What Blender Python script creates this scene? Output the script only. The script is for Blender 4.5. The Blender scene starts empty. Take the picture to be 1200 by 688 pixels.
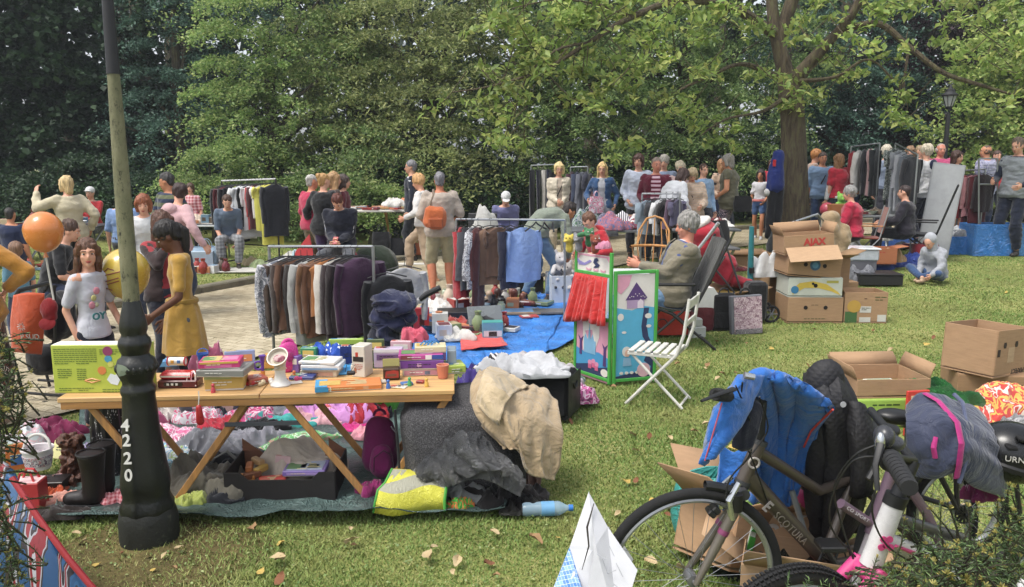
import bpy,bmesh,math,random
import numpy as np
from mathutils import Vector as Ve,Matrix,noise
R=math.radians
PI=math.pi
random.seed(7);RNG=np.random.default_rng(7)
SC=bpy.context.scene
COL=SC.collection
CAM_H=1.75;FPX=933.0;PITCH=math.atan(154/933.0)
cs,sn=math.cos(PITCH),math.sin(PITCH)
def ray(px,py):
 u=(px-600)/FPX;v=(344-py)/FPX
 return Ve((u,cs+v*sn,-sn+v*cs))
def P(px,py,y):
 r=ray(px,py);return Ve((0,0,CAM_H))+r*(y/r.y)
def smooth(a,b,t):
 t=min(1,max(0,(t-a)/(b-a)));return t*t*(3-2*t)
def g0(x,y):
 return 0.024*min(20,max(0.0,y-8))*smooth(-3,4,x)+0.02*math.sin(x*.9+1)*math.sin(y*.7)
def flatG(px,py,z=0):
 r=ray(px,py);t=(CAM_H-z)/-r.z;return Ve((0,0,CAM_H))+r*t
def G0(px,py):
 z=0
 for _ in range(12):
  p=flatG(px,py,z);z=.5*z+.5*g0(p.x,p.y)
 p.z=g0(p.x,p.y);return p
KF=[(-14,8.0)]+[tuple(G0(a,b)[:2])for a,b in((0,386),(120,366),(230,346),(330,327),(440,311),(560,296),(700,284),(860,271),(1000,262))]
KF+=[(KF[-1][0]+14,KF[-1][1]+4)]
KN=[(-14,5.2)]+[tuple(G0(a,b)[:2])for a,b in((0,505),(150,470),(330,412),(520,356),(640,330),(760,305),(870,290),(1000,276))]
KN+=[(KN[-1][0]+14,KN[-1][1]+3)]
def ypoly(poly,x):
 if x<=poly[0][0]:return poly[0][1]
 for(x0,y0),(x1,y1)in zip(poly,poly[1:]):
  if x0<=x<=x1 and x1>x0:return y0+(y1-y0)*(x-x0)/(x1-x0)
 return poly[-1][1]
KERB=.10
def gz(x,y):
 return g0(x,y)+(KERB if y>ypoly(KF,x)else 0)
def G(px,py,lift=0):
 z=0
 for _ in range(14):
  p=flatG(px,py,z);z=.5*z+.5*gz(p.x,p.y)
 p.z=gz(p.x,p.y)+lift;return p
def onz(x,y,lift=0):return Ve((x,y,gz(x,y)+lift))
def mpp(y):return y/920.0
def lin(c):
 if isinstance(c,str):
  c=c.lstrip('#');c=[int(c[i:i+2],16)/255 for i in(0,2,4)]
  c=[x/12.92 if x<=.04045 else((x+.055)/1.055)**2.4 for x in c]
 return(c[0],c[1],c[2],1)
_M={}
def nodes(name):
 m=bpy.data.materials.new(name);m.use_nodes=True
 nt=m.node_tree;return m,nt,nt.nodes['Principled BSDF']
def N(nt,t,**k):
 n=nt.nodes.new(t)
 for a,b in k.items():
  if a.startswith('i_'):n.inputs[a[2:].replace('_',' ')].default_value=b
  elif a.startswith('x'):n.inputs[int(a[1:])].default_value=b
  else:setattr(n,a,b)
 return n
def L(nt,a,ao,b,bi):nt.links.new(a.outputs[ao],b.inputs[bi])
def coord(nt,scale=(1,1,1),rot=(0,0,0),kind='Object'):
 tc=N(nt,'ShaderNodeTexCoord');mp=N(nt,'ShaderNodeMapping')
 mp.inputs['Scale'].default_value=scale;mp.inputs['Rotation'].default_value=rot
 L(nt,tc,kind,mp,'Vector');return mp
def ramp(nt,stops,mode='LINEAR'):
 r=N(nt,'ShaderNodeValToRGB');e=r.color_ramp;e.interpolation=mode
 while len(e.elements)>1:e.elements.remove(e.elements[-1])
 e.elements[0].position=stops[0][0];e.elements[0].color=lin(stops[0][1])
 for p,c in stops[1:]:
  q=e.elements.new(p);q.color=lin(c)
 return r
def sc_col(c,k):
 c=lin(c);q=.2126*c[0]+.7152*c[1]+.0722*c[2];k*=.84;c=[x+(q-x)*.12 for x in c[:3]];return(min(1,c[0]*k),min(1,c[1]*k),min(1,c[2]*k))
def fab(c,pattern=None,c2='#ffffff',rough=.9,ps=1.0,sheen=.25,c3=None,wr=.5):
 """woven cloth, with optional pattern: stripe / hstripe / check / dots / print / star"""
 key=('fab',str(c),pattern,str(c2),rough,ps,str(c3),wr)
 if key in _M:return _M[key]
 m,nt,b=nodes('cloth_'+str(c).strip('#')[:6]+(('_'+pattern)if pattern else ''))
 mp=coord(nt)
 n1=N(nt,'ShaderNodeTexNoise',i_Scale=5.0,i_Detail=6.0,i_Roughness=.65);L(nt,mp,'Vector',n1,'Vector')
 rp=ramp(nt,[(.28,sc_col(c,.80)),(.55,sc_col(c,1.0)),(.78,sc_col(c,1.14))]);L(nt,n1,'Fac',rp,'Fac')
 out=(rp,'Color')
 if pattern:
  mask=None
  if pattern in('stripe','hstripe','check'):
   w=N(nt,'ShaderNodeTexWave',i_Scale=6.0*ps,i_Distortion=.4,bands_direction='Z' if pattern=='hstripe' else 'X')
   L(nt,mp,'Vector',w,'Vector')
   t=N(nt,'ShaderNodeMath',operation='GREATER_THAN',x1=.5);L(nt,w,'Fac',t,0);mask=(t,0)
   if pattern=='check':
    w2=N(nt,'ShaderNodeTexWave',i_Scale=6.0*ps,bands_direction='Z');L(nt,mp,'Vector',w2,'Vector')
    a=N(nt,'ShaderNodeMath',operation='ADD');L(nt,w,'Fac',a,0);L(nt,w2,'Fac',a,1)
    t2=N(nt,'ShaderNodeMath',operation='MULTIPLY',x1=.5);L(nt,a,0,t2,0);mask=(t2,0)
   mx=N(nt,'ShaderNodeMix',data_type='RGBA');L(nt,mask[0],mask[1],mx,0)
   L(nt,rp,'Color',mx,6);mx.inputs[7].default_value=lin(c2);out=(mx,2)
  elif pattern in('dots','star'):
   v=N(nt,'ShaderNodeTexVoronoi',i_Scale=14.0*ps,i_Randomness=.15 if pattern=='dots' else.7);L(nt,mp,'Vector',v,'Vector')
   t=N(nt,'ShaderNodeMath',operation='LESS_THAN',x1=.28 if pattern=='dots' else.2);L(nt,v,'Distance',t,0)
   mx=N(nt,'ShaderNodeMix',data_type='RGBA');L(nt,t,0,mx,0)
   L(nt,rp,'Color',mx,6);mx.inputs[7].default_value=lin(c2);out=(mx,2)
  elif pattern=='print':
   nn=N(nt,'ShaderNodeTexNoise',i_Scale=16.0*ps,i_Detail=2.0,i_Distortion=1.0);L(nt,mp,'Vector',nn,'Vector')
   r2=ramp(nt,[(0,sc_col(c,1)),(.43,sc_col(c2,1)),(.5,sc_col(c,1)),(.56,sc_col(c3 or c2,1)),(.62,sc_col(c,1))],'CONSTANT')
   L(nt,nn,'Fac',r2,'Fac');out=(r2,'Color')
 L(nt,out[0],out[1],b,'Base Color')
 b.inputs['Roughness'].default_value=rough
 b.inputs['Sheen Weight'].default_value=sheen;b.inputs['Specular IOR Level'].default_value=.25
 n2=N(nt,'ShaderNodeTexNoise',i_Scale=9.0,i_Detail=5.0,i_Distortion=1.2);L(nt,mp,'Vector',n2,'Vector')
 n3=N(nt,'ShaderNodeTexNoise',i_Scale=260.0,i_Detail=1.0);L(nt,mp,'Vector',n3,'Vector')
 bp=N(nt,'ShaderNodeBump',i_Strength=wr,i_Distance=.03);L(nt,n2,'Fac',bp,'Height')
 b2=N(nt,'ShaderNodeBump',i_Strength=.25,i_Distance=.003);L(nt,n3,'Fac',b2,'Height');L(nt,bp,'Normal',b2,'Normal')
 L(nt,b2,'Normal',b,'Normal')
 _M[key]=m;return m
def pla(c,rough=.4,metal=0,var=.12,bump=.0,alpha=None,trans=0,coat=0,wear=None):
 """plastic / paint / metal with slight wear"""
 key=('pla',str(c),rough,metal,var,bump,alpha,trans,coat,wear)
 if key in _M:return _M[key]
 m,nt,b=nodes('surface_'+str(c).strip('#')[:6])
 mp=coord(nt);n1=N(nt,'ShaderNodeTexNoise',i_Scale=7.0,i_Detail=8.0,i_Roughness=.7);L(nt,mp,'Vector',n1,'Vector')
 st=[(.3,sc_col(c,1-var)),(.6,sc_col(c,1+var*.4))]
 if wear:st+=[(.66,wear),(.8,wear)]
 rp=ramp(nt,st);L(nt,n1,'Fac',rp,'Fac');L(nt,rp,'Color',b,'Base Color')
 r2=N(nt,'ShaderNodeMapRange',i_From_Min=.3,i_From_Max=.7,i_To_Min=max(.03,rough-.1),i_To_Max=min(1,rough+.15));L(nt,n1,'Fac',r2,'Value');L(nt,r2,'Result',b,'Roughness')
 b.inputs['Metallic'].default_value=metal;b.inputs['Coat Weight'].default_value=coat
 b.inputs['Transmission Weight'].default_value=trans
 if alpha is not None:b.inputs['Alpha'].default_value=alpha
 if bump:
  n2=N(nt,'ShaderNodeTexNoise',i_Scale=60.0,i_Detail=4.0);L(nt,mp,'Vector',n2,'Vector')
  bp=N(nt,'ShaderNodeBump',i_Strength=bump,i_Distance=.004);L(nt,n2,'Fac',bp,'Height');L(nt,bp,'Normal',b,'Normal')
 _M[key]=m;return m
def film(c,rough=.28,alpha=1.0,scale=9,strength=1.0,c2=None,spec=.6):
 """crinkled plastic sheeting"""
 key=('film',c,rough,alpha,scale,strength,c2)
 if key in _M:return _M[key]
 m,nt,b=nodes('sheeting_'+c.strip('#'))
 mp=coord(nt);n1=N(nt,'ShaderNodeTexNoise',i_Scale=3.0,i_Detail=6.0);L(nt,mp,'Vector',n1,'Vector')
 rp=ramp(nt,[(.3,sc_col(c,.8)),(.7,c2 or sc_col(c,1.2))]);L(nt,n1,'Fac',rp,'Fac');L(nt,rp,'Color',b,'Base Color')
 b.inputs['Roughness'].default_value=rough;b.inputs['Alpha'].default_value=alpha;b.inputs['Specular IOR Level'].default_value=spec
 v=N(nt,'ShaderNodeTexVoronoi',feature='DISTANCE_TO_EDGE',i_Scale=float(scale));n2=N(nt,'ShaderNodeTexNoise',i_Scale=float(scale)*.7,i_Detail=7.0,i_Distortion=1.8)
 L(nt,mp,'Vector',n2,'Vector');L(nt,n2,'Color',v,'Vector')
 a=N(nt,'ShaderNodeMath',operation='ADD');L(nt,v,'Distance',a,0);L(nt,n2,'Fac',a,1)
 bp=N(nt,'ShaderNodeBump',i_Strength=strength,i_Distance=.06);L(nt,a,0,bp,'Height');L(nt,bp,'Normal',b,'Normal')
 _M[key]=m;return m
def card(c='#b08a63',rough=.85):
 key=('card',c)
 if key in _M:return _M[key]
 m,nt,b=nodes('cardboard_'+c.strip('#'))
 mp=coord(nt,(4,4,30));n1=N(nt,'ShaderNodeTexNoise',i_Scale=3.0,i_Detail=8.0);L(nt,mp,'Vector',n1,'Vector')
 rp=ramp(nt,[(.3,sc_col(c,.92)),(.7,sc_col(c,1.06))]);L(nt,n1,'Fac',rp,'Fac');L(nt,rp,'Color',b,'Base Color')
 b.inputs['Roughness'].default_value=rough
 m2=coord(nt);w=N(nt,'ShaderNodeTexNoise',i_Scale=8.0,i_Detail=5.0);L(nt,m2,'Vector',w,'Vector')
 bp=N(nt,'ShaderNodeBump',i_Strength=.35,i_Distance=.02);L(nt,w,'Fac',bp,'Height');L(nt,bp,'Normal',b,'Normal')
 _M[key]=m;return m
def wood(c='#c49a63',c2=None,axis=0,rough=.55):
 key=('wood',c,c2,axis)
 if key in _M:return _M[key]
 m,nt,b=nodes('wood_'+c.strip('#'))
 s=[18,18,18];s[axis]=1.2
 mp=coord(nt,tuple(s));n1=N(nt,'ShaderNodeTexNoise',i_Scale=2.0,i_Detail=8.0,i_Distortion=.8);L(nt,mp,'Vector',n1,'Vector')
 rp=ramp(nt,[(.3,c2 or sc_col(c,.72)),(.62,c)]);L(nt,n1,'Fac',rp,'Fac');L(nt,rp,'Color',b,'Base Color')
 b.inputs['Roughness'].default_value=rough
 bp=N(nt,'ShaderNodeBump',i_Strength=.2,i_Distance=.004);L(nt,n1,'Fac',bp,'Height');L(nt,bp,'Normal',b,'Normal')
 _M[key]=m;return m
def skin(c):
 key=('skin',c)
 if key in _M:return _M[key]
 m,nt,b=nodes('skin_'+c.strip('#'))
 mp=coord(nt);n1=N(nt,'ShaderNodeTexNoise',i_Scale=14.0,i_Detail=5.0);L(nt,mp,'Vector',n1,'Vector')
 k=lin(c);rp=ramp(nt,[(.3,(k[0]*.88,k[1]*.78,k[2]*.75)),(.65,k[:3])]);L(nt,n1,'Fac',rp,'Fac');L(nt,rp,'Color',b,'Base Color')
 b.inputs['Roughness'].default_value=.52;b.inputs['Subsurface Weight'].default_value=.0;b.inputs['Specular IOR Level'].default_value=.35
 _M[key]=m;return m
def hairm(c):
 key=('hair',c)
 if key in _M:return _M[key]
 m,nt,b=nodes('hair_'+c.strip('#'))
 mp=coord(nt,(90,90,9));n1=N(nt,'ShaderNodeTexNoise',i_Scale=1.0,i_Detail=5.0,i_Distortion=.6);L(nt,mp,'Vector',n1,'Vector')
 rp=ramp(nt,[(.3,sc_col(c,.42)),(.5,c),(.72,sc_col(c,1.35))]);L(nt,n1,'Fac',rp,'Fac');L(nt,rp,'Color',b,'Base Color')
 b.inputs['Roughness'].default_value=.5
 bp=N(nt,'ShaderNodeBump',i_Strength=.9,i_Distance=.01);L(nt,n1,'Fac',bp,'Height');L(nt,bp,'Normal',b,'Normal')
 _M[key]=m;return m
def leafm(name,c1,c2,c3,trans=.35,rough=.55):
 m,nt,b=nodes(name)
 gm=N(nt,'ShaderNodeNewGeometry');rp=ramp(nt,[(0,c1),(.55,c2),(1,c3)]);L(nt,gm,'Random Per Island',rp,'Fac')
 tc=coord(nt);n1=N(nt,'ShaderNodeTexNoise',i_Scale=.9,i_Detail=3.0);L(nt,tc,'Vector',n1,'Vector')
 hs=N(nt,'ShaderNodeHueSaturation',i_Saturation=.86);mr=N(nt,'ShaderNodeMapRange',i_From_Min=.3,i_From_Max=.7,i_To_Min=.65,i_To_Max=1.35);L(nt,n1,'Fac',mr,'Value');L(nt,mr,'Result',hs,'Value')
 L(nt,rp,'Color',hs,'Color');L(nt,hs,'Color',b,'Base Color');b.inputs['Roughness'].default_value=rough;b.inputs['Specular IOR Level'].default_value=.35
 tr=N(nt,'ShaderNodeBsdfTranslucent');L(nt,hs,'Color',tr,'Color')
 mx=N(nt,'ShaderNodeMixShader');mx.inputs[0].default_value=trans
 L(nt,b,'BSDF',mx,1);L(nt,tr,'BSDF',mx,2)
 L(nt,mx,'Shader',nt.nodes['Material Output'],'Surface');return m
def frame(d,up=Ve((0,0,1))):
 d=d.normalized()
 if abs(d.dot(up))>.97:up=Ve((1,0,0))if abs(d.x)<.9 else Ve((0,1,0))
 r=d.cross(up).normalized();return r,r.cross(d).normalized()
class MB:
 def __init__(s):s.v=[];s.f=[];s.m=[]
 def add(s,vs,fs,mi=0):
  o=len(s.v);s.v+=[tuple(v)for v in vs];s.f+=[tuple(i+o for i in f)for f in fs];s.m+=[mi]*len(fs);return s
 def box(s,c,d,rot=None,mi=0,bev=0):
  x,y,z=d[0]/2,d[1]/2,d[2]/2
  if bev:
   b=min(bev,x*.9,y*.9,z*.9)
   vs=[]
   for sx in(-1,1):
    for sy in(-1,1):
     for sz in(-1,1):
      vs+=[(sx*(x-b),sy*(y-b),sz*z),(sx*(x-b),sy*y,sz*(z-b)),(sx*x,sy*(y-b),sz*(z-b))]
   bm=bmesh.new();[bm.verts.new(v)for v in vs];r=bmesh.ops.convex_hull(bm,input=bm.verts[:])
   bmesh.ops.dissolve_limit(bm,angle_limit=.02,verts=bm.verts[:],edges=bm.edges[:])
   bm.verts.index_update();vs=[v.co.copy()for v in bm.verts];fs=[[v.index for v in f.verts]for f in bm.faces];bm.free()
  else:
   vs=[Ve((a,b_,c_))for a in(-x,x)for b_ in(-y,y)for c_ in(-z,z)]
   fs=[(0,1,3,2),(4,6,7,5),(0,4,5,1),(2,3,7,6),(0,2,6,4),(1,5,7,3)]
  M_=rot_m(rot);c=Ve(c)
  return s.add([M_@Ve(v)+c for v in vs],fs,mi)
 def tube(s,pts,r,n=8,mi=0,caps=True,flat=1.0):
  pts=[Ve(p)for p in pts];k=len(pts)
  rs=r if hasattr(r,'__len__')else[r]*k
  vs=[];up=Ve((0,0,1));u=None
  for i,p in enumerate(pts):
   d=(pts[min(i+1,k-1)]-pts[max(i-1,0)])
   if d.length<1e-9:d=Ve((0,0,1))
   d.normalize()
   if u is None:u,w=frame(d)
   else:
    u=(u-d*u.dot(d))
    if u.length<1e-6:u,w=frame(d)
    u.normalize();w=u.cross(d)
   for j in range(n):
    a=2*PI*j/n;vs.append(p+u*(math.cos(a)*rs[i])+w*(math.sin(a)*rs[i]*flat))
  fs=[(i*n+j,i*n+(j+1)%n,(i+1)*n+(j+1)%n,(i+1)*n+j)for i in range(k-1)for j in range(n)]
  if caps:fs+=[tuple(range(n))[::-1],tuple((k-1)*n+j for j in range(n))]
  return s.add(vs,fs,mi)
 def cap(s,a,b,ra,rb,n=12,mi=0):
  """capsule with round ends"""
  a,b=Ve(a),Ve(b);d=(b-a);l=d.length
  if l<1e-6:d=Ve((0,0,1));l=1e-6
  d=d/l
  pts=[];rr=[]
  for t in(-1,-.85,-.5,0):
   pts.append(a+d*(ra*t));rr.append(ra*math.sqrt(max(.0025,1-t*t)))
  for t in(0,.5,.85,1):
   pts.append(b+d*(rb*t));rr.append(rb*math.sqrt(max(.0025,1-t*t)))
  return s.tube(pts,rr,n,mi)
 def lathe(s,prof,c=(0,0,0),n=24,mi=0,rot=None,sx=1,sy=1,lobes=0,la=0):
  M_=rot_m(rot);c=Ve(c);vs=[]
  for(r,z)in prof:
   for j in range(n):
    a=2*PI*j/n;q=r*(1+(la*math.cos(lobes*a)if lobes else 0))
    vs.append(M_@Ve((q*math.cos(a)*sx,q*math.sin(a)*sy,z))+c)
  k=len(prof)
  fs=[(i*n+j,i*n+(j+1)%n,(i+1)*n+(j+1)%n,(i+1)*n+j)for i in range(k-1)for j in range(n)]
  if prof[0][0]>1e-5:fs.append(tuple(range(n))[::-1])
  if prof[-1][0]>1e-5:fs.append(tuple((k-1)*n+j for j in range(n)))
  return s.add(vs,fs,mi)
 def ell(s,c,r,n=14,m=9,mi=0,rot=None):
  if not hasattr(r,'__len__'):r=(r,r,r)
  prof=[(max(1e-4,math.sin(PI*i/m)),-math.cos(PI*i/m))for i in range(m+1)]
  M_=rot_m(rot);c=Ve(c);vs=[]
  for(q,z)in prof:
   for j in range(n):
    a=2*PI*j/n;vs.append(M_@Ve((q*math.cos(a)*r[0],q*math.sin(a)*r[1],z*r[2]))+c)
  fs=[(i*n+j,i*n+(j+1)%n,(i+1)*n+(j+1)%n,(i+1)*n+j)for i in range(m)for j in range(n)]
  return s.add(vs,fs,mi)
 def prism(s,poly,y0,y1,mi=0,M_=None):
  """poly in x,z ; extruded along y"""
  n=len(poly);vs=[Ve((x,y0,z))for x,z in poly]+[Ve((x,y1,z))for x,z in poly]
  if M_ is not None:vs=[M_@v for v in vs]
  return s.add(vs,[tuple(range(n)),tuple(range(n,2*n))[::-1]]+[(i,i+n,(i+1)%n+n,(i+1)%n)for i in range(n)],mi)
 def loft(s,rows,closed=False,mi=0,capends=False):
  k=len(rows);n=len(rows[0]);vs=[v for r in rows for v in r]
  q=n if closed else n-1
  fs=[(i*n+j,i*n+(j+1)%n,(i+1)*n+(j+1)%n,(i+1)*n+j)for i in range(k-1)for j in range(q)]
  if capends:fs+=[tuple(range(n))[::-1],tuple((k-1)*n+j for j in range(n))]
  return s.add(vs,fs,mi)
 def torus(s,c,Rr,r,nx=(1,0,0),nz=(0,0,1),n=48,m=8,mi=0,a0=0,a1=2*PI,knob=0,flat=1):
  """ring in the plane of nx,nz"""
  c=Ve(c);nx=Ve(nx).normalized();nz=Ve(nz).normalized();ny=nx.cross(nz)
  full=abs(a1-a0-2*PI)<1e-6;vs=[];k=n if full else n+1
  for i in range(k):
   a=a0+(a1-a0)*i/n;d=nx*math.cos(a)+nz*math.sin(a)
   rr=r*(1+(knob if i%2 else 0))
   for j in range(m):
    b=2*PI*j/m;vs.append(c+d*(Rr+rr*math.cos(b))+ny*(rr*flat*math.sin(b)))
  fs=[(i*m+j,i*m+(j+1)%m,((i+1)%k)*m+(j+1)%m,((i+1)%k)*m+j)for i in range(k if full else k-1)for j in range(m)]
  return s.add(vs,fs,mi)
 def move(s,f):s.v=[tuple(f(Ve(v)))for v in s.v];return s
 def mesh(s,name,mats,sM=True,angle=35):
  me=bpy.data.meshes.new(name);me.from_pydata(s.v,[],s.f)
  for m in(mats if isinstance(mats,(list,tuple))else[mats]):me.materials.append(m)
  if any(s.m):me.polygons.foreach_set('material_index',s.m)
  if sM:
   me.polygons.foreach_set('use_smooth',[True]*len(s.f))
   try:me.set_sharp_from_angle(angle=R(angle))
   except Exception:pass
  me.update();return me
 def build(s,name,mats,parent=None,loc=None,rz=0,sM=True,angle=35,rot=None):
  o=bpy.data.objects.new(name,s.mesh(name,mats,sM,angle));COL.objects.link(o)
  if parent:o.parent=parent
  if loc is not None:o.location=loc
  if rot is not None:o.rotation_euler=rot
  elif rz:o.rotation_euler=(0,0,rz)
  return o
def rot_m(rot):
 if rot is None:return Matrix.Identity(3)
 if isinstance(rot,Matrix):return rot.to_3x3()
 if isinstance(rot,(int,float)):return Matrix.Rotation(rot,3,'Z')
 from mathutils import Euler
 return Euler(rot).to_matrix()
def tag(o,label=None,cat=None,group=None,kind=None):
 if label:o['label']=label
 if cat:o['category']=cat
 if group:o['group']=group
 if kind:o['kind']=kind
 return o
def tH(name,label,cat,loc=(0,0,0),rz=0,group=None):
 o=bpy.data.objects.new(name,None);COL.objects.link(o);o.location=loc;o.rotation_euler=(0,0,rz)
 o.empty_display_size=.1
 return tag(o,label,cat,group)
def kids(o):return[c for c in bpy.data.objects if c.parent==o]
def dup(o,loc=None,rz=None,label=None,group=None,parent=None,scale=None):
 c=o.copy();COL.objects.link(c)
 if parent:c.parent=parent
 if loc is not None:c.location=loc
 if rz is not None:c.rotation_euler=(0,0,rz)
 if scale is not None:c.scale=scale
 if label:c['label']=label
 if group:c['group']=group
 for ch in kids(o):dup(ch,parent=c)
 return c
def npmesh(name,v,f,mats,sM=False):
 me=bpy.data.meshes.new(name);n,k=len(v),f.shape[1]
 me.vertices.add(n);me.vertices.foreach_set('co',v.astype(np.float32).ravel())
 me.loops.add(f.size);me.loops.foreach_set('vertex_index',f.astype(np.int32).ravel())
 me.polygons.add(len(f));me.polygons.foreach_set('loop_start',np.arange(0,f.size,k,dtype=np.int32));me.polygons.foreach_set('loop_total',np.full(len(f),k,dtype=np.int32))
 for m in(mats if isinstance(mats,(list,tuple))else[mats]):me.materials.append(m)
 me.update(calc_edges=True)
 if sM:me.polygons.foreach_set('use_smooth',np.ones(len(f),dtype=bool))
 return me
def npobj(name,v,f,mats,parent=None,loc=None,sM=False):
 o=bpy.data.objects.new(name,npmesh(name,v,f,mats,sM));COL.objects.link(o)
 if parent:o.parent=parent
 if loc is not None:o.location=loc
 return o
def unit(a):return a/(np.linalg.norm(a,axis=1,keepdims=True)+1e-9)
def leaf_arrays(c,size,up=.6,aspect=.55,rng=RNG,droop=.3,out=None):
 """diamond leaves, folded a little along the midrib; c = Nx3 centres"""
 n=len(c);nrm=rng.normal(size=(n,3));nrm[:,2]=np.abs(nrm[:,2])+up
 if out is not None:nrm+=out
 nrm=unit(nrm);t=rng.normal(size=(n,3));t[:,2]-=droop
 t=unit(t-nrm*(t*nrm).sum(1,keepdims=True));b=np.cross(nrm,t)
 L_=(size*rng.uniform(.6,1.25,size=(n,1)));W=L_*aspect
 v=np.stack([c-t*L_*.5,c+b*W*.5+nrm*L_*.08-t*L_*.05,c+t*L_*.5-nrm*L_*.1,c-b*W*.5+nrm*L_*.08-t*L_*.05],1).reshape(-1,3)
 i=np.arange(n)[:,None]*4
 f=np.concatenate([i+np.array([[0,1,2]]),i+np.array([[0,2,3]])],1).reshape(-1,3)
 return v,f
TMP=bpy.data.scenes.new('tmp')
def evalm(o):
 vl=TMP.view_layers[0];vl.update();dg=vl.depsgraph;return bpy.data.meshes.new_from_object(o.evaluated_get(dg))
def rM(mb,voxel,it=6,fac=.5,name='m'):
 me=bpy.data.meshes.new(name);me.from_pydata(mb.v,[],mb.f);me.update()
 bm=bmesh.new();bm.from_mesh(me);bmesh.ops.recalc_face_normals(bm,faces=bm.faces[:]);bm.to_mesh(me);bm.free()
 o=bpy.data.objects.new(name,me);TMP.collection.objects.link(o)
 r=o.modifiers.new('r','REMESH');r.mode='VOXEL';r.voxel_size=voxel
 if it:s_=o.modifiers.new('s','SMOOTH');s_.iterations=it;s_.factor=fac
 out=evalm(o)
 bpy.data.objects.remove(o);bpy.data.meshes.remove(me)
 return out
def fI(me,name,mats,parent=None,disp=0,fs=(6,6,3),seed=0,loc=None,ridged=False):
 me.materials.clear()
 for m in(mats if isinstance(mats,(list,tuple))else[mats]):me.materials.append(m)
 n=len(me.vertices)
 if disp and n:
  co=np.zeros(n*3,np.float32);me.vertices.foreach_get('co',co);co=co.reshape(-1,3)
  nr=np.zeros(n*3,np.float32);me.vertex_normals.foreach_get('vector',nr);nr=nr.reshape(-1,3)
  off=Ve((seed*3.7,seed*1.3,seed*2.1));d=np.empty(n,np.float32)
  for i in range(n):
   c=co[i];q=Ve((c[0]*fs[0],c[1]*fs[1],c[2]*fs[2]))+off
   a=noise.noise(q+noise.noise_vector(q*.7)*.8)
   d[i]=(1-abs(a)*3)if ridged else a+.4*noise.noise(q*2.3)
  co+=nr*d[:,None]*disp;me.vertices.foreach_set('co',co.ravel())
 me.polygons.foreach_set('use_smooth',np.ones(len(me.polygons),dtype=bool));me.update()
 me.name=name;o=bpy.data.objects.new(name,me);COL.objects.link(o)
 if parent:o.parent=parent
 if loc is not None:o.location=loc
 return o
def text(s,size,mat,parent,loc,rot,name='lettering',depth=.0015,align='CENTER',spacing=1.0,bold=0):
 cu=bpy.data.curves.new(name,'FONT');cu.body=s;cu.size=size;cu.extrude=depth;cu.align_x=align;cu.align_y='CENTER';cu.space_character=spacing
 cu.offset=bold;cu.resolution_u=4
 o=bpy.data.objects.new(name,cu);TMP.collection.objects.link(o)
 me=evalm(o);bpy.data.objects.remove(o)
 me.materials.clear();me.materials.append(mat);me.name=name
 q=bpy.data.objects.new(name,me);COL.objects.link(q);q.parent=parent;q.location=loc;q.rotation_euler=rot
 return q
cd=bpy.data.cameras.new('camera');cam=bpy.data.objects.new('camera',cd);COL.objects.link(cam)
cam.location=(0,0,CAM_H);cam.rotation_euler=(PI/2-PITCH,0,0)
cd.sensor_width=36;cd.lens=FPX/1200*36;cd.clip_end=500;cd.clip_start=.05
SC.camera=cam
w=bpy.data.worlds.new('World');SC.world=w;w.use_nodes=True;nt=w.node_tree
SUN_EL,SUN_AZ=R(63),R(-125)
sky=N(nt,'ShaderNodeTexSky',sky_type='NISHITA',sun_disc=False);sky.sun_elevation=SUN_EL;sky.sun_rotation=SUN_AZ;sky.dust_density=3.5;sky.air_density=1.0
hs=N(nt,'ShaderNodeHueSaturation',i_Saturation=.32,i_Value=1.15);L(nt,sky,'Color',hs,'Color')
bg=nt.nodes['Background'];L(nt,hs,'Color',bg,'Color');bg.inputs['Strength'].default_value=.15
sl=bpy.data.lights.new('sun','SUN');sl.energy=1.35;sl.angle=R(18);sl.color=(1,.96,.88)
so=bpy.data.objects.new('sun',sl);COL.objects.link(so)
so.rotation_euler=Ve((math.sin(SUN_AZ)*math.cos(SUN_EL),math.cos(SUN_AZ)*math.cos(SUN_EL),math.sin(SUN_EL))).to_track_quat('Z','Y').to_euler()
vs_=SC.view_settings;vs_.view_transform='Standard';vs_.look='None';vs_.exposure=EXPO if 'EXPO' in globals()else.74;vs_.gamma=1
SC.cycles.use_denoising=True;SC.cycles.max_bounces=6;SC.cycles.transparent_max_bounces=12;SC.cycles.diffuse_bounces=3
def ground_mat(name,stops,sc=.6,fine=40,bump=.5,mottle=None):
 m,nt,b=nodes(name);mp=coord(nt)
 n1=N(nt,'ShaderNodeTexNoise',i_Scale=sc,i_Detail=10.0,i_Roughness=.7);L(nt,mp,'Vector',n1,'Vector')
 n2=N(nt,'ShaderNodeTexNoise',i_Scale=float(fine),i_Detail=6.0,i_Roughness=.8);L(nt,mp,'Vector',n2,'Vector')
 a=N(nt,'ShaderNodeMath',operation='MULTIPLY_ADD',x1=.55,x2=.0);L(nt,n2,'Fac',a,0)
 a2=N(nt,'ShaderNodeMath',operation='MULTIPLY_ADD',x1=.45);L(nt,n1,'Fac',a2,0);L(nt,a,0,a2,2)
 rp=ramp(nt,stops);L(nt,a2,0,rp,'Fac');L(nt,rp,'Color',b,'Base Color');b.inputs['Roughness'].default_value=.95;b.inputs['Specular IOR Level'].default_value=.1
 bp=N(nt,'ShaderNodeBump',i_Strength=bump,i_Distance=.03);L(nt,n2,'Fac',bp,'Height');L(nt,bp,'Normal',b,'Normal')
 return m
GM=ground_mat('lawn_soil',[(.36,'#5d5636'),(.45,'#6e7544'),(.52,'#858a50'),(.58,'#a09a68'),(.66,'#a89470')])
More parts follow.
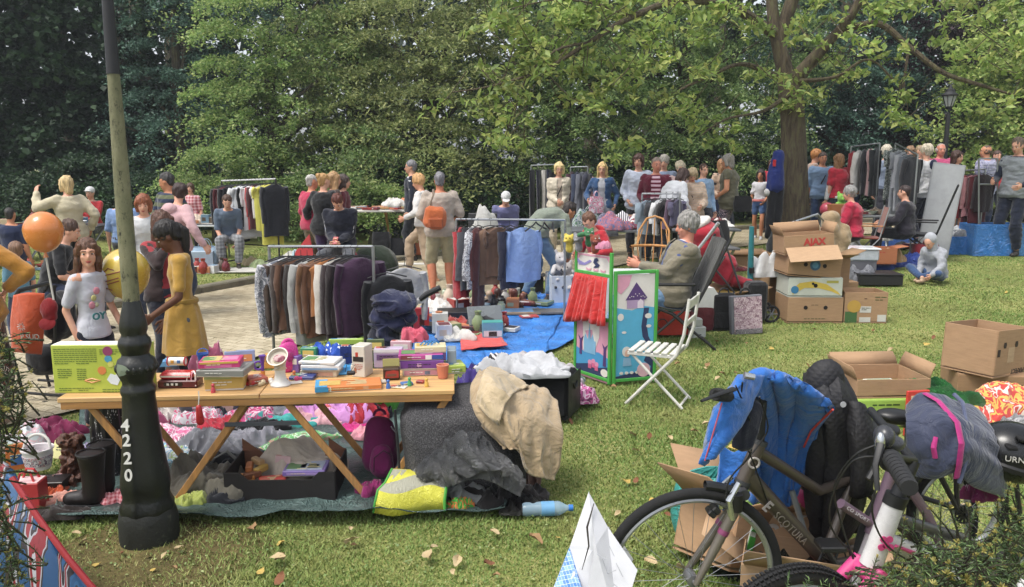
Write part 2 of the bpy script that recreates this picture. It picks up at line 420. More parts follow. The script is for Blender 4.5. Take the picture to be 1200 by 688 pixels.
def sheet(xs,ys,zf):
 v=np.array([(x,y,zf(x,y))for y in ys for x in xs]);nx=len(xs)
 i=np.array([(r*nx+c,r*nx+c+1,(r+1)*nx+c+1,(r+1)*nx+c)for r in range(len(ys)-1)for c in range(nx-1)])
 return v,i
v,f=sheet(np.concatenate([np.linspace(-160,-15,12),np.linspace(-14,16,90),np.linspace(17,160,12)]),np.concatenate([np.linspace(-30,0,6),np.linspace(.5,30,90),np.linspace(32,300,16)]),lambda x,y:g0(x,y))
tag(npobj('lawn',v,f,GM,sM=True),kind='structure')
m,nt,b=nodes('cobbles');mp=coord(nt,(1,1,1),(0,0,R(24)))
br=N(nt,'ShaderNodeTexBrick',i_Scale=5.5,i_Mortar_Size=.03,i_Mortar_Smooth=.6,i_Brick_Width=.9,i_Row_Height=.6,i_Bias=.1)
br.inputs['Color1'].default_value=lin('#c4b89e');br.inputs['Color2'].default_value=lin('#a89c82');br.inputs['Mortar'].default_value=lin('#7d7354')
wn=N(nt,'ShaderNodeTexNoise',i_Scale=4.0,i_Detail=3.0);L(nt,mp,'Vector',wn,'Vector')
ad=N(nt,'ShaderNodeVectorMath',operation='MULTIPLY_ADD');L(nt,wn,'Color',ad,0);ad.inputs[1].default_value=(.12,.12,.12);L(nt,mp,'Vector',ad,2);L(nt,ad,0,br,'Vector')
n1=N(nt,'ShaderNodeTexNoise',i_Scale=1.2,i_Detail=8.0);L(nt,mp,'Vector',n1,'Vector');r1=ramp(nt,[(.3,(.62,.6,.55)),(.7,(1.0,1.0,1.0))]);L(nt,n1,'Fac',r1,'Fac')
mx=N(nt,'ShaderNodeMix',data_type='RGBA',blend_type='MULTIPLY',x0=1.0);L(nt,br,'Color',mx,6);L(nt,r1,'Color',mx,7);L(nt,mx,2,b,'Base Color')
b.inputs['Roughness'].default_value=.85
n4=N(nt,'ShaderNodeTexNoise',i_Scale=30.0,i_Detail=5.0);L(nt,mp,'Vector',n4,'Vector')
iv=N(nt,'ShaderNodeMath',operation='MULTIPLY_ADD',x1=-1.0);L(nt,br,'Fac',iv,0);L(nt,n4,'Fac',iv,2)
bp=N(nt,'ShaderNodeBump',i_Strength=.7,i_Distance=.025);L(nt,iv,0,bp,'Height');L(nt,bp,'Normal',b,'Normal');COBB=m
xs=np.linspace(-13.5,17,140);rows=[]
for t in np.linspace(0,1,14):
 rows.append([Ve((x,ypoly(KN,x)+(ypoly(KF,x)-ypoly(KN,x))*t,g0(x,ypoly(KN,x)+(ypoly(KF,x)-ypoly(KN,x))*t)+.025))for x in xs])
tag(MB().loft(rows).build('cobbled_path',COBB),kind='structure')
rows=[]
for t in[0,.01,.03,.06,.1,.15,.22,.3,.4,.55,.75,1]:
 rows.append([Ve((x,ypoly(KF,x)+.12+16*t,g0(x,ypoly(KF,x)+.12+16*t)+KERB))for x in np.linspace(-30,24,160)])
tag(MB().loft(rows).build('grass_verge',GM),kind='structure')
km=pla('#7a7460',rough=.9,var=.35,bump=.8,wear='#575c3c')
kb=MB();acc=0
for(x0,y0),(x1,y1)in zip(KF,KF[1:]):
 a,b_=Ve((x0,y0,0)),Ve((x1,y1,0));n_=max(1,int((b_-a).length/.9));rz=math.atan2(y1-y0,x1-x0)
 for k in range(n_):
  c=a.lerp(b_,(k+.5)/n_);l=(b_-a).length/n_
  kb.box((c.x,c.y+.06,g0(c.x,c.y)+.045+random.uniform(-.006,.006)),(l-.015,.16,.14),rz+random.uniform(-.01,.01),bev=.02)
tag(kb.build('kerb',km),kind='structure')
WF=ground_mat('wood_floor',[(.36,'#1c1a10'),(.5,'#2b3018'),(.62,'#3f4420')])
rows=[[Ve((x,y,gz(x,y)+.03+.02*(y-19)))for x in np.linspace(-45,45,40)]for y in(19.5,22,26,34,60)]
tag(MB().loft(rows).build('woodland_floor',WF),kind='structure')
def in_path(x,y):return ypoly(KN,x)-.05<y<ypoly(KF,x)+.15
def grass():
 n=560000
 y=2.2*np.exp(RNG.random(n)*math.log(15.5/2.2));x=(RNG.random(n)*2-1)*(y*.68+.4)
 kn=np.interp(x,[p[0]for p in KN],[p[1]for p in KN]);kf=np.interp(x,[p[0]for p in KF],[p[1]for p in KF])
 keep=~((y>kn-.03)&(y<kf+.16));x,y,kn,kf=x[keep],y[keep],kn[keep],kf[keep]
 t=np.clip((x+3)/7,0,1);rise=.024*np.clip(y-8,0,20)*(t*t*(3-2*t))
 z=rise+.02*np.sin(x*.9+1)*np.sin(y*.7)+np.where(y>kf,KERB,0)
 sd=np.hypot(x+1.62,(y-3.32)*1.1)+.1*np.sin(x*13)*np.sin(y*11);sk=(sd>.42)|(RNG.random(len(x))<.45);x,y,z,kf=x[sk],y[sk],z[sk],kf[sk]
 n=len(x);h=RNG.uniform(.009,.026,n)*(1+.35*(RNG.random(n)>.93));wd=RNG.uniform(.0009,.0019,n)*(1+y*.3)
 patch=np.sin(x*2.1+np.sin(y*1.7)*2)*np.sin(y*2.3+np.cos(x*1.3));h*=1+.35*patch
 a=RNG.uniform(0,2*PI,n);lean=RNG.uniform(.2,1.3,n)*h;la=RNG.uniform(0,2*PI,n)
 c=np.stack([x,y,z-.004],1);s=np.stack([np.cos(a)*wd,np.sin(a)*wd,np.zeros(n)],1)
 top=c+np.stack([np.cos(la)*lean,np.sin(la)*lean,h],1)
 mid=(c+top)*.5+np.stack([np.zeros(n),np.zeros(n),h*.12],1)
 v=np.stack([c-s,c+s,mid+s*.8,top,mid-s*.8],1).reshape(-1,3)
 i=np.arange(n)[:,None]*5
 f=np.concatenate([i+np.array([[0,1,2]]),i+np.array([[0,2,4]]),i+np.array([[4,2,3]])],1).reshape(-1,3)
 m,nt,b=nodes('grass_blades')
 gm=N(nt,'ShaderNodeNewGeometry');rp=ramp(nt,[(0,'#527034'),(.4,'#6c8844'),(.72,'#849a54'),(.92,'#9fa068'),(1,'#b4a67c')]);L(nt,gm,'Random Per Island',rp,'Fac')
 tc=coord(nt);n1=N(nt,'ShaderNodeTexNoise',i_Scale=.8,i_Detail=6.0,i_Roughness=.65);L(nt,tc,'Vector',n1,'Vector')
 r2=ramp(nt,[(.38,'#607c3e'),(.49,'#7a8c4e'),(.61,'#a09664')]);L(nt,n1,'Fac',r2,'Fac')
 mx=N(nt,'ShaderNodeMix',data_type='RGBA',x0=.5);L(nt,rp,'Color',mx,6);L(nt,r2,'Color',mx,7);L(nt,mx,2,b,'Base Color');b.inputs['Roughness'].default_value=.7
 b.inputs['Specular IOR Level'].default_value=.2
 o=npobj('grass',v,f,m);tag(o,'short mown green grass with dry yellow patches','grass',kind='stuff')
grass()
rows=[[Ve((-1.62+.5*t*(1+.15*math.sin(a*3+1)+.1*math.sin(a*7))*math.cos(a),3.32+.42*t*(1+.12*math.sin(a*4))*math.sin(a),g0(-1.62,3.32)+.006+.004*(1-t)))for a in[2*PI*j/48 for j in range(48)]]for t in(1,.8,.5,.2,.02)]
tag(MB().loft(rows,closed=True).build('bare_soil',ground_mat('soil',[(.35,'#4c4630'),(.5,'#645a3c'),(.62,'#7a7048')],3)),kind='structure')
n=9000;y=2.3*np.exp(RNG.random(n)*math.log(11/2.3));x=(RNG.random(n)*2-1)*(y*.68+.3)
kn=np.interp(x,[p[0]for p in KN],[p[1]for p in KN]);k=y<kn-.05;x,y=x[k],y[k]
z=np.array([g0(a,b)for a,b in zip(x,y)])+RNG.uniform(.008,.03,len(x))
v,f=leaf_arrays(np.stack([x,y,z],1),.015,up=2.2,aspect=.8)
tag(npobj('clover',v,f,leafm('clover_leaf','#5c7a3a','#7c944c','#a3ac6c',.2)),'small clover leaves spread through the lawn','clover',kind='stuff')
FL=[]
for i,c in enumerate(('#a9855a','#c9b183','#8a5a3c','#c8a94e')):
 b_=MB();L_=.06;pr=[(0,0),(.25,.3),(.55,.34),(.85,.18),(1,0)]
 up_=[];dn=[];md=[]
 for t,wv in pr:
  zc=.012*math.sin(t*3+i)+.008
  md.append(Ve((t*L_,0,zc*.4+.004)));up_.append(Ve((t*L_,wv*L_,zc+.006*random.random())));dn.append(Ve((t*L_,-wv*L_,zc+.01*random.random())))
 b_.loft([up_,md,dn]);FL.append(b_.mesh('fallen_leaf',fab(c,sheen=0)))
n_fl=0
rr=random.Random(5)
spots=[]
for _ in range(2000):
 px=rr.uniform(30,1199);py=rr.choice([rr.uniform(395,680),rr.uniform(330,470),rr.uniform(300,688)])
 p=G0(px,py)
 if p.y>ypoly(KN,p.x)-.1:continue
 if px<660 and py<625:continue
 if rr.random()<p.y/14:continue
 spots.append(p)
 if len(spots)>=170:break
for p in spots:
 o=bpy.data.objects.new('fallen_leaf',FL[rr.choice([0,0,1,1,1,2,3])]);COL.objects.link(o)
 o.location=(p.x,p.y,p.z+.022);s=rr.uniform(.5,1.25);o.scale=(s,s,s*1.2);o.rotation_euler=(rr.uniform(-.4,.4),rr.uniform(-.4,.4),rr.uniform(0,6.3))
 tag(o,'small dry curled leaf fallen on the mown grass','fallen leaf','fallen leaves on the grass')
hz=MB().box((0,70,20),(420,500,46)).build('haze',None,sM=False);m=bpy.data.materials.new('lift_haze');m.use_nodes=True;nt=m.node_tree;nt.nodes.remove(nt.nodes['Principled BSDF'])  # scattering volume added to lift the blacks in the distant trees
pv=N(nt,'ShaderNodeVolumePrincipled');pv.inputs['Color'].default_value=(.86,.92,1,1);pv.inputs['Density'].default_value=.0014;pv.inputs['Anisotropy'].default_value=.2;L(nt,pv,'Volume',nt.nodes['Material Output'],'Volume')
hz.data.materials.clear();hz.data.materials.append(m);tag(hz,'thin pale haze volume added to lift the dark tones among the trees','haze',kind='stuff')
def bark(c='#4a4336',sc=1.0,moss='#5a5f3a'):
 m,nt,b=nodes('bark');mp=coord(nt,(9*sc,9*sc,1.6*sc))
 n1=N(nt,'ShaderNodeTexNoise',i_Scale=2.2,i_Detail=9.0,i_Distortion=.7,i_Roughness=.7);L(nt,mp,'Vector',n1,'Vector')
 rp=ramp(nt,[(.32,sc_col(c,.4)),(.5,c),(.68,moss),(.8,sc_col(c,1.5))]);L(nt,n1,'Fac',rp,'Fac');L(nt,rp,'Color',b,'Base Color')
 b.inputs['Roughness'].default_value=.95
 bp=N(nt,'ShaderNodeBump',i_Strength=1.0,i_Distance=.06);L(nt,n1,'Fac',bp,'Height');L(nt,bp,'Normal',b,'Normal');return m
BARK=bark()
DARK=leafm('dark_leaves','#1e3620','#2c482a','#44623a',.3)
MID=leafm('mid_leaves','#4a6c34','#6c8a44','#9cb066',.45)
LITE=leafm('light_leaves','#5c7e3a','#82a04c','#b0bc6c',.5)
OLIV=leafm('olive_leaves','#5c7038','#82904c','#b0b46c',.45)
BLUE=leafm('blue_green_leaves','#345448','#486a58','#628670',.35)
PURP=leafm('copper_leaves','#241c20','#3a2c32','#54424a',.2)
LIME=leafm('lime_leaves','#62802e','#8ca448','#bcc46c',.5)
def crown_pts(lobes,nclus,nleaf,flat=.4,cl=.45,rng=RNG):
 """lobes: (cx,cy,cz,rx,ry,rz). clusters of leaves gathered on the outer shell, facing the sun side and the viewer more densely"""
 pts=[];cc=[]
 tot=sum(l[3]*l[5]for l in lobes)
 for(cx,cy,cz,rx,ry,rz)in lobes:
  k=max(4,int(nclus*.62*rx*rz/tot))
  d=unit(rng.normal(size=(k,3)));d[:,1]=np.where(rng.random(k)<.72,-np.abs(d[:,1]),d[:,1])
  rad=rng.uniform(.6,1.12,(k,1))**.7
  c=np.array([cx,cy,cz])+d*rad*np.array([rx,ry,rz])
  tier=.62;c[:,2]=c[:,2]*.45+(np.round((c[:,2]+.35*np.sin(c[:,0]*1.7+c[:,1]))/tier)*tier)*.55;cc.append(c)
  s=(rng.uniform(.5,1.0,(k,1,1))+.9*(rng.random((k,1,1))>.7))*cl
  h=d.copy();h[:,2]=0;h=unit(h);m=int(nleaf*1.35)
  t=rng.random((k,m))**.8;w=rng.normal(size=(k,m))*.26*(1.1-.6*t);side=np.stack([-h[:,1],h[:,0],h[:,2]],1)
  off=h[:,None,:]*(t[:,:,None]*1.5-.5)*s+side[:,None,:]*w[:,:,None]*s*1.3
  off[:,:,2]+=(rng.normal(size=(k,m))*.14*flat/.4-.55*t**2)*s[:,:,0]
  pts.append((c[:,None,:]+off).reshape(-1,3))
 return np.concatenate(pts),np.concatenate(cc)
def tree(name,label,base,lobes,mat,leaf=.1,ncl=260,nl=60,tr=.2,group=None,flat=.4,cl=.5,branches=10,up=.6,aspect=.55,lean=(0,0)):
 x,y=base[0],base[1];z=gz(x,y)
 t=tH(name,label,'shrub' if 'shrub' in name else 'tree',(x,y,z),0,group)
 lb=[(a-x,b-y,c-z,d,e,f_)for a,b,c,d,e,f_ in lobes]
 pts,cc=crown_pts(lb,ncl*1.15,nl,flat,cl)
 pts=pts[pts[:,2]>.02]
 v,f=leaf_arrays(pts,leaf,up=up,aspect=aspect);npobj('crown',v,f,mat,t)
 top=max(l[2]for l in lb);mb=MB()
 mb.tube([(0,0,-.1),(.03,0,.3*top),(lean[0]*.6,lean[1],.7*top),(lean[0],lean[1],top)],[tr*1.25,tr,tr*.7,tr*.3],10)
 rr=random.Random(int(abs(x*100))+3)
 for c in rr.sample(list(map(tuple,cc)),min(branches,len(cc))):
  s=Ve((0,0,max(.3,min(top,c[2]*.6))));e=Ve(c);mid=s.lerp(e,.5)+Ve((0,0,.25))
  mb.tube([s,mid,e],[tr*.35,tr*.2,.015],5)
 mb.build('trunk',BARK,t);return t
def lobe(px,py,d,rw,rh,depth=None):
 """a crown lobe centred on a direction at distance d, radii in metres"""
 p=P(px,py,d);return(p.x,p.y,p.z,rw,depth or rw*.8,rh)
def xd(px,d):return(P(px,190,d).x,d)
g_='trees along the edge of the wood'
tree('dark_maple','tall dark green maple at the left edge of the picture',xd(-20,21),[lobe(-40,40,21,3.2,3.2),lobe(40,120,20.5,2.0,2.2),lobe(20,200,21,2.2,1.6),lobe(60,20,21,2.2,2)],DARK,.17,520,60,.3,g_,aspect=.9)
tree('dark_maple','dark maple with broad leaves behind the lamp post',xd(150,22),[lobe(150,30,22,2.6,2.6),lobe(110,150,21.5,2.0,2.0),lobe(190,170,22,1.8,2.0),lobe(130,220,22,2.2,1)],DARK,.16,520,60,.3,g_,aspect=.9)
tree('blue_green_tree','bluish green tree with fine leaves right of the lamp post',xd(215,20),[lobe(215,60,20.5,1.4,2.2),lobe(205,160,20,1.3,2.0),lobe(255,20,21,1.4,1.6),lobe(225,225,19.5,1.1,.8)],BLUE,.09,420,80,.2,g_)
tree('bushy_tree','fresh green bushy tree behind the rack of white and yellow clothes',xd(320,18),[lobe(320,40,18.5,1.7,1.7),lobe(275,110,18,.9,1.2),lobe(340,130,18,1.6,1.4),lobe(290,190,17.6,1.2,1.0),lobe(380,90,18.5,1.2,1.3),lobe(345,215,17.6,1.4,.7)],LITE,.085,520,75,.18,g_)
tree('beech_tree','brownish green beech tree with airy top behind the people in a row',xd(415,19),[lobe(410,30,20,1.5,1.5),lobe(420,110,19,1.0,1.3),lobe(395,180,18.5,.9,.9)],OLIV,.09,300,70,.2,g_)
tree('drooping_tree','olive green tree with drooping layered boughs behind the grey haired man',xd(505,18.5),[lobe(480,40,19,1.6,1.5),lobe(450,120,18.3,1.3,.9),lobe(530,110,18.3,1.5,.9),lobe(430,165,18,1.1,.6),lobe(500,175,17.8,1.6,.7),lobe(560,60,19,1.5,1.4),lobe(565,180,18,1.0,.7)],OLIV,.11,620,70,.25,g_,flat=.22,cl=.7,aspect=.4)
tree('dense_tree','dense green tree with hanging sprays behind the cream coated woman',xd(650,19),[lobe(640,30,19.5,2.0,1.6),lobe(620,120,19,1.5,1.2),lobe(700,120,19,1.7,1.2),lobe(660,190,18.7,1.9,.8),lobe(740,40,20,1.8,1.7)],MID,.1,620,70,.25,g_,flat=.3,cl=.6,aspect=.42)
tree('dense_tree','dark green tree with layered boughs left of the big bare trunk',xd(800,20),[lobe(790,60,20.5,1.9,1.7),lobe(770,140,19.5,1.6,1.1),lobe(850,130,20,1.7,1.3),lobe(820,200,19.5,1.8,.9),lobe(880,40,21,1.8,1.8)],MID,.1,620,70,.25,g_,flat=.3,cl=.6,aspect=.42)
tree('dense_tree','dark bluish tree right of the big bare trunk',xd(985,22),[lobe(970,60,22.5,2.0,2.0),lobe(1000,130,22,1.6,1.4),lobe(960,170,21.5,1.4,1.2)],BLUE,.1,420,70,.25,g_,flat=.35,cl=.6)
tree('copper_beech','dark purple copper beech left of the far street lamp',xd(1055,23),[lobe(1055,60,23.5,1.7,2.4),lobe(1045,150,22.5,1.5,1.3),lobe(1085,20,23,1.6,1.8),lobe(1075,175,22.8,1.2,.9)],PURP,.09,520,70,.25,g_)
tree('lime_tree','sunny yellow green lime tree at the right edge of the picture',xd(1190,20.5),[lobe(1190,70,20.5,1.7,1.8),lobe(1160,140,20,1.1,1.1),lobe(1200,190,20,1.5,1.0),lobe(1230,40,21,1.8,2.4),lobe(1165,60,20.5,.9,1.0),lobe(1165,200,20.3,1.0,.7)],LIME,.11,620,60,.25,g_,aspect=.75)
g2='shrubs under the trees'
tree('shrub','low fresh green shrub left of the rack of white and yellow clothes',xd(245,16.5),[lobe(245,215,16.5,.8,.7),lobe(262,190,16.5,.5,.5)],LITE,.07,120,60,.04,g2,branches=5)
tree('shrub','dark glossy shrub behind the people in a row',xd(400,17),[lobe(380,225,17,1.2,.7),lobe(430,205,17,.9,.8)],MID,.075,200,60,.05,g2,branches=5)
tree('shrub','bright green shrub behind the table of books',xd(430,16),[lobe(435,238,16,.5,.4)],LITE,.07,60,60,.03,g2,branches=5)
tree('shrub','dark laurel shrub behind the man in the navy suit jacket',xd(500,18),[lobe(490,215,18,1.2,.8),lobe(560,225,18,1.1,.7)],DARK,.09,220,60,.05,g2,branches=5)
tree('shrub','dark shrub behind the far clothes rails',xd(650,18.2),[lobe(620,225,18.2,1.1,.7),lobe(700,225,18.2,1.2,.7),lobe(770,215,18.6,1.1,.8)],DARK,.09,300,60,.05,g2,branches=5)
tree('shrub','dark shrub behind the woman in flowery trousers',xd(860,19.5),[lobe(850,215,19.5,1.2,.8),lobe(910,205,20,1.2,.9)],DARK,.09,260,60,.05,g2,branches=5)
tree('shrub','dark ivy covered shrub behind the grey clothes rail',xd(1010,21),[lobe(985,205,21,1.3,.9),lobe(1060,210,21.5,1.4,.9)],DARK,.09,260,60,.05,g2,branches=5)
tree('shrub','dark shrub at the wood edge behind the woman in the cream jacket',xd(60,17.5),[lobe(20,230,17.5,1.5,.8),lobe(110,225,17.8,1.5,.8),lobe(180,230,17.5,1.1,.7)],DARK,.1,300,60,.05,g2,branches=5)
pts=np.stack([RNG.uniform(-30,30,90000),RNG.uniform(26,33,90000),RNG.uniform(0,1,90000)**.8*13+.2],1)
k=np.array([noise.noise(Ve((p[0]*.55,p[1]*.4,p[2]*.6)))for p in pts]);pts=pts[k>-.22]
v,f=leaf_arrays(pts,.42,up=.3,aspect=.7);tag(npobj('far_wood',v,f,leafm('far_leaves','#26382a','#344c32','#486440',.3)),'dark far off wood behind the trees','wood',kind='stuff')
mb=MB();rr=random.Random(3)
for i in range(34):
 x=rr.uniform(-24,24);y=rr.uniform(24,31);s=rr.uniform(.1,.28);a=rr.uniform(-.6,.6)
 tt=MB().tube([(0,0,-.2),(a*.4,0,4),(a,.2,12)],[s*1.3,s,s*.6],8)
 o=tt.build('tree_trunk',BARK,None,(x,y,gz(x,y)+.1));tag(o,'dim bare tree trunk standing deep in the wood','tree trunk','trunks deep in the wood')
TD=15.0
tb=G(930,280);tb=Ve((P(932,200,TD).x,TD,0));tb.z=gz(tb.x,tb.y)
T=tH('walnut_tree','big walnut tree with ridged grey trunk and bright yellow green leaves over the stalls','tree',tb)
BIGB=bark('#5b4f3f',.8,'#6b6a49')
def loc_(px,py,d):return P(px,py,d)-tb
mb=MB()
def limb(pts,n=14):
 q=[loc_(a,b,c)for a,b,c,_ in pts];r=[p[3]for p in pts];Q=[];RR=[]
 for i in range(len(q)-1):
  p0,p1,p2,p3=q[max(i-1,0)],q[i],q[i+1],q[min(i+2,len(q)-1)]
  for k in range(5):
   t=k/5;Q.append(.5*((2*p1)+(p2-p0)*t+(2*p0-5*p1+4*p2-p3)*t*t+(3*p1-p0-3*p2+p3)*t**3));RR.append(r[i]+(r[i+1]-r[i])*t)
 Q.append(q[-1]);RR.append(r[-1]);mb.tube(Q,RR,n);return Q
limb([(934,300,TD,.34),(932,262,TD,.27),(931,200,TD,.235),(929,140,TD,.215),(926,105,TD,.22),(925,85,TD,.19)],20)
limb([(925,100,TD,.17),(914,60,TD,.13),(905,10,TD,.1),(900,-80,TD,.1)])
limb([(928,100,TD,.17),(945,78,TD-.2,.12),(972,48,TD-.4,.09),(1000,15,TD-.6,.07),(1020,-30,TD-.8,.09)])
limb([(912,50,TD,.10),(925,10,TD,.12),(950,-60,TD,.1)])
limb([(985,36,TD-.4,.07),(1030,28,TD-.8,.055),(1065,55,TD-1,.05),(1105,85,TD-1.2,.04),(1150,100,TD-1.4,.03),(1190,112,TD-1.6,.015)],8)
limb([(908,40,TD,.1),(860,10,TD-.8,.08),(800,0,TD-1.6,.06),(740,20,TD-2.4,.045),(690,50,TD-3,.035),(640,80,TD-3.2,.025),(580,100,TD-3.4,.015),(530,108,TD-3.5,.008)],8)
limb([(740,20,TD-2.4,.03),(700,5,TD-2.7,.02),(650,0,TD-3,.012),(600,10,TD-3,.008)],6)
limb([(690,50,TD-3,.025),(650,60,TD-3.2,.02),(615,95,TD-3.3,.012),(600,150,TD-3.3,.006)],6)
limb([(910,90,TD,.06),(870,75,TD-.5,.04),(830,90,TD-.9,.03),(790,110,TD-1.2,.02),(760,140,TD-1.4,.008)],6)
limb([(925,110,TD-.2,.05),(895,130,TD-.6,.03),(850,140,TD-1,.02),(820,160,TD-1.2,.008)],6)
limb([(938,95,TD-.2,.05),(980,90,TD-.7,.03),(1020,70,TD-1,.02),(1060,110,TD-1.2,.01)],6)
limb([(1065,55,TD-1,.03),(1060,90,TD-1.1,.02),(1052,130,TD-1.2,.006)],6)
SPR=[(600,20,3,42,6),(650,12,3,45,6),(700,10,2.8,45,6),(610,70,3.3,34,5),(650,65,3.2,38,6),(700,60,3,44,7),(730,90,2.8,36,5),(575,95,3.4,24,3),(520,106,3.5,14,1),(600,125,3.3,20,3),(595,155,3.3,20,3),(665,95,3.1,26,3),(760,30,2.2,40,5),(790,60,1.8,42,3),(830,20,1.2,42,4),(880,15,.8,38,3),(820,100,1,36,3),(850,60,1,40,3),(835,150,1.2,26,4),(725,168,2,20,3),(770,120,1.4,30,3),(740,60,2.4,38,4),(880,100,.6,30,3),(940,100,.6,30,3),(975,20,.8,36,4),(1020,10,1,34,4),(1040,45,1,30,3),(985,75,.8,30,4),(1055,105,1.2,22,4),(1060,130,1.2,16,3),(1130,40,1.4,40,5),(1170,30,1.6,44,6),(1195,60,1.6,36,5),(1190,110,1.6,26,3),(905,120,.6,22,3),(630,5,2.6,50,6),(720,0,2.2,50,6),(790,-5,1.8,50,6),(870,-10,.9,50,6),(960,-10,.6,50,5),(1060,-5,1,46,5),(1120,-8,1.4,50,6),(560,8,3,24,1)]
pts=[];tw=MB();rr=random.Random(11)
for(px,py,do,rp_,k)in SPR:
 d=TD-do
 for _ in range(int(k*1.35)):
  c=loc_(px+rr.gauss(0,.5)*rp_,py+rr.gauss(0,.5)*rp_,d+rr.uniform(-.6,.6));a=rr.uniform(0,2*PI);l=rr.uniform(.25,.5)
  e=c+Ve((math.cos(a)*l,math.sin(a)*l,-l*rr.uniform(.1,.7)))
  tw.tube([c-(e-c)*.7+Ve((0,0,.15)),c,e],[.008,.006,.003],4,caps=False)
  for j in range(26):
   t=rr.random()**.8;q=c.lerp(e,t);pts.append((q.x+rr.gauss(0,.075),q.y+rr.gauss(0,.075),q.z+rr.gauss(0,.05)))
mb.add(tw.v,tw.f);mb.build('trunk',BIGB,T)
v,f=leaf_arrays(np.array(pts),.15,up=.5,aspect=.5,droop=.7)
npobj('crown',v,f,leafm('walnut_leaves','#6f8c34','#90ac46','#c0c464',.5,.45),T)
def ik(S,T,a,b,pole):
 d=T-S;l=min(d.length,(a+b)*.998);l=max(l,abs(a-b)*1.05+.01);u=d.normalized();T=S+u*l
 x=(a*a-b*b+l*l)/(2*l);h=math.sqrt(max(0,a*a-x*x))
 p=(pole-u*pole.dot(u));
 p=p.normalized()if p.length>1e-4 else frame(u)[0]
 return S+u*x+p*h,T
def ring(c,r,f,rx,ry,n=20,sq=2.3):
 out=[]
 for i in range(n):
  a=2*PI*i/n;ca,sa=math.cos(a),math.sin(a)
  out.append(c+r*(rx*math.copysign(abs(ca)**(2/sq),ca))+f*(ry*math.copysign(abs(sa)**(2/sq),sa)))
 return out
X_,Y_,Z_=Ve((1,0,0)),Ve((0,1,0)),Ve((0,0,1))
DEF=dict(h=1.7,lean=0,side=0,hy=0,hp=0,hips=None,la=None,ra=None,lf=None,rf=None,le=None,re=None,skin='#c99678',hair=('short','#4a3a2e'),top=None,bottom=None,shoes='#3a3430',build=1.0,fem=0,hs=.95,tw=0,vox=.012,jacket=None,extras=(),collar=None,hand=1,shc=None)
def person(label,loc,face=180,cat='person',group=None,**kw):
 """face: heading in degrees, 0 = looking away from the camera, 180 = looking at it"""
 K=dict(DEF);K.update(kw);s=K['h']/1.72;fem=K['fem'];bd=K['build']
 root=tH('person',label,cat,loc,R(face),group)
 vx=K['vox']
 SK=skin(K['skin'])
 hips=Ve(K['hips'])if K['hips']else Ve((0,0,.93))
 hips=hips*s
 lean=R(K['lean']);side=R(K['side']);tw=R(K['tw'])
 prof=[(-.10,.125,.095),(-.03,.165,.115),(.06,.162,.112),(.16,.138,.1),(.25,.140,.103),(.35,.158,.112),(.43,.168,.108),(.485,.135,.085),(.52,.065,.058)]
 if fem:prof=[(-.10,.13,.1),(-.03,.172,.122),(.06,.158,.11),(.16,.122,.09),(.25,.130,.1),(.34,.145,.122),(.42,.148,.1),(.485,.118,.078),(.52,.055,.05)]
 cen=[];cur=hips.copy();pz=0;frs=[]
 zs=[0,.06,.16,.25,.35,.43,.485,.52,.58]
 def ang(z):return smooth(-.02,.34,z)*lean,smooth(-.02,.4,z)*side,smooth(0,.4,z)*tw
 def fr(z):
  a,b,c=ang(z);M_=Matrix.Rotation(c,3,'Z')@Matrix.Rotation(b,3,'Y')@Matrix.Rotation(-a,3,'X');return M_
 def sp(z):
  if z<=0:return hips+Ve((0,0,z*s))
  p=hips.copy();k=12
  for i in range(k):p=p+fr((i+.5)*z/k)@Ve((0,0,z*s/k))
  return p
 def torso(z0,z1,inf,flare=0,mb=None,wsc=1.0,n=24):
  mb=mb or MB();rows=[];zz=[z0]+[p[0]for p in prof if z0<p[0]<z1]+[z1]
  for z in zz:
   rx=np.interp(z,[p[0]for p in prof],[p[1]for p in prof]);ry=np.interp(z,[p[0]for p in prof],[p[2]for p in prof])
   fl=flare*max(0,(.2-z))if flare else 0
   M_=fr(z);bl=bd if z<.46 else 1+(bd-1)*.4;belly=(bd-1)*.06*math.exp(-((z-.14)/.12)**2)if bd>1.05 else 0
   rows.append(ring(sp(z)+M_@Ve((0,belly*.6*s,0)),M_@X_,M_@Y_,(rx*bl*wsc+inf+fl)*s,(ry*bl+inf+fl+belly)*s,n))
  mb.loft(rows,closed=True,capends=True);return mb
 MC=fr(.46);swx=(.165 if not fem else.148)*(1+(bd-1)*.5)
 sho={};elb={};wri={};hip={};kne={};ank={}
 for k,sx in(('l',-1),('r',1)):
  S=sp(.455)+MC@Ve((sx*swx*s,0,0));sho[k]=S
  t=K[k+'a']or(sx*.07,.05,-.52)
  if K[k+'a']is None:T_=S+Ve((sx*.07,.05,-.52))*s*(1 if abs(lean)<.6 else 1)
  else:T_=S+MC@(Ve(t)*s)
  pole=Ve(K[k+'e'])if K[k+'e']else Ve((sx*.5,-1,-.3))
  elb[k],wri[k]=ik(S,T_,.285*s,.25*s,MC@pole)
  H=hips+Ve((sx*.088*s,0,-.03*s));hip[k]=H
  ft=K[k+'f']or(sx*.1,0.0,0)
  A=Ve((ft[0]*s,ft[1]*s,(ft[2]+.085)*s))
  kne[k],ank[k]=ik(H,A,.43*s,.42*s,Ve((sx*.18,1,.15)))
 lr=1+(bd-1)*.7
 def arm(mb,k,inf=0,to=1.0,n=12,r0=.052,r1=.040,r2=.026):
  S,E,W=sho[k],elb[k],wri[k];i=inf
  a=min(1,to/.53)
  e=S.lerp(E,a);mb.cap(S,e,(r0*lr+i)*s,((r0+(r1-r0)*a)*lr+i)*s,n)
  if to>.53:
   b=(to-.53)/.47;w_=E.lerp(W,b);mb.cap(E,w_,(r1*lr+i)*s,((r1+(r2-r1)*b)+i)*s,n)
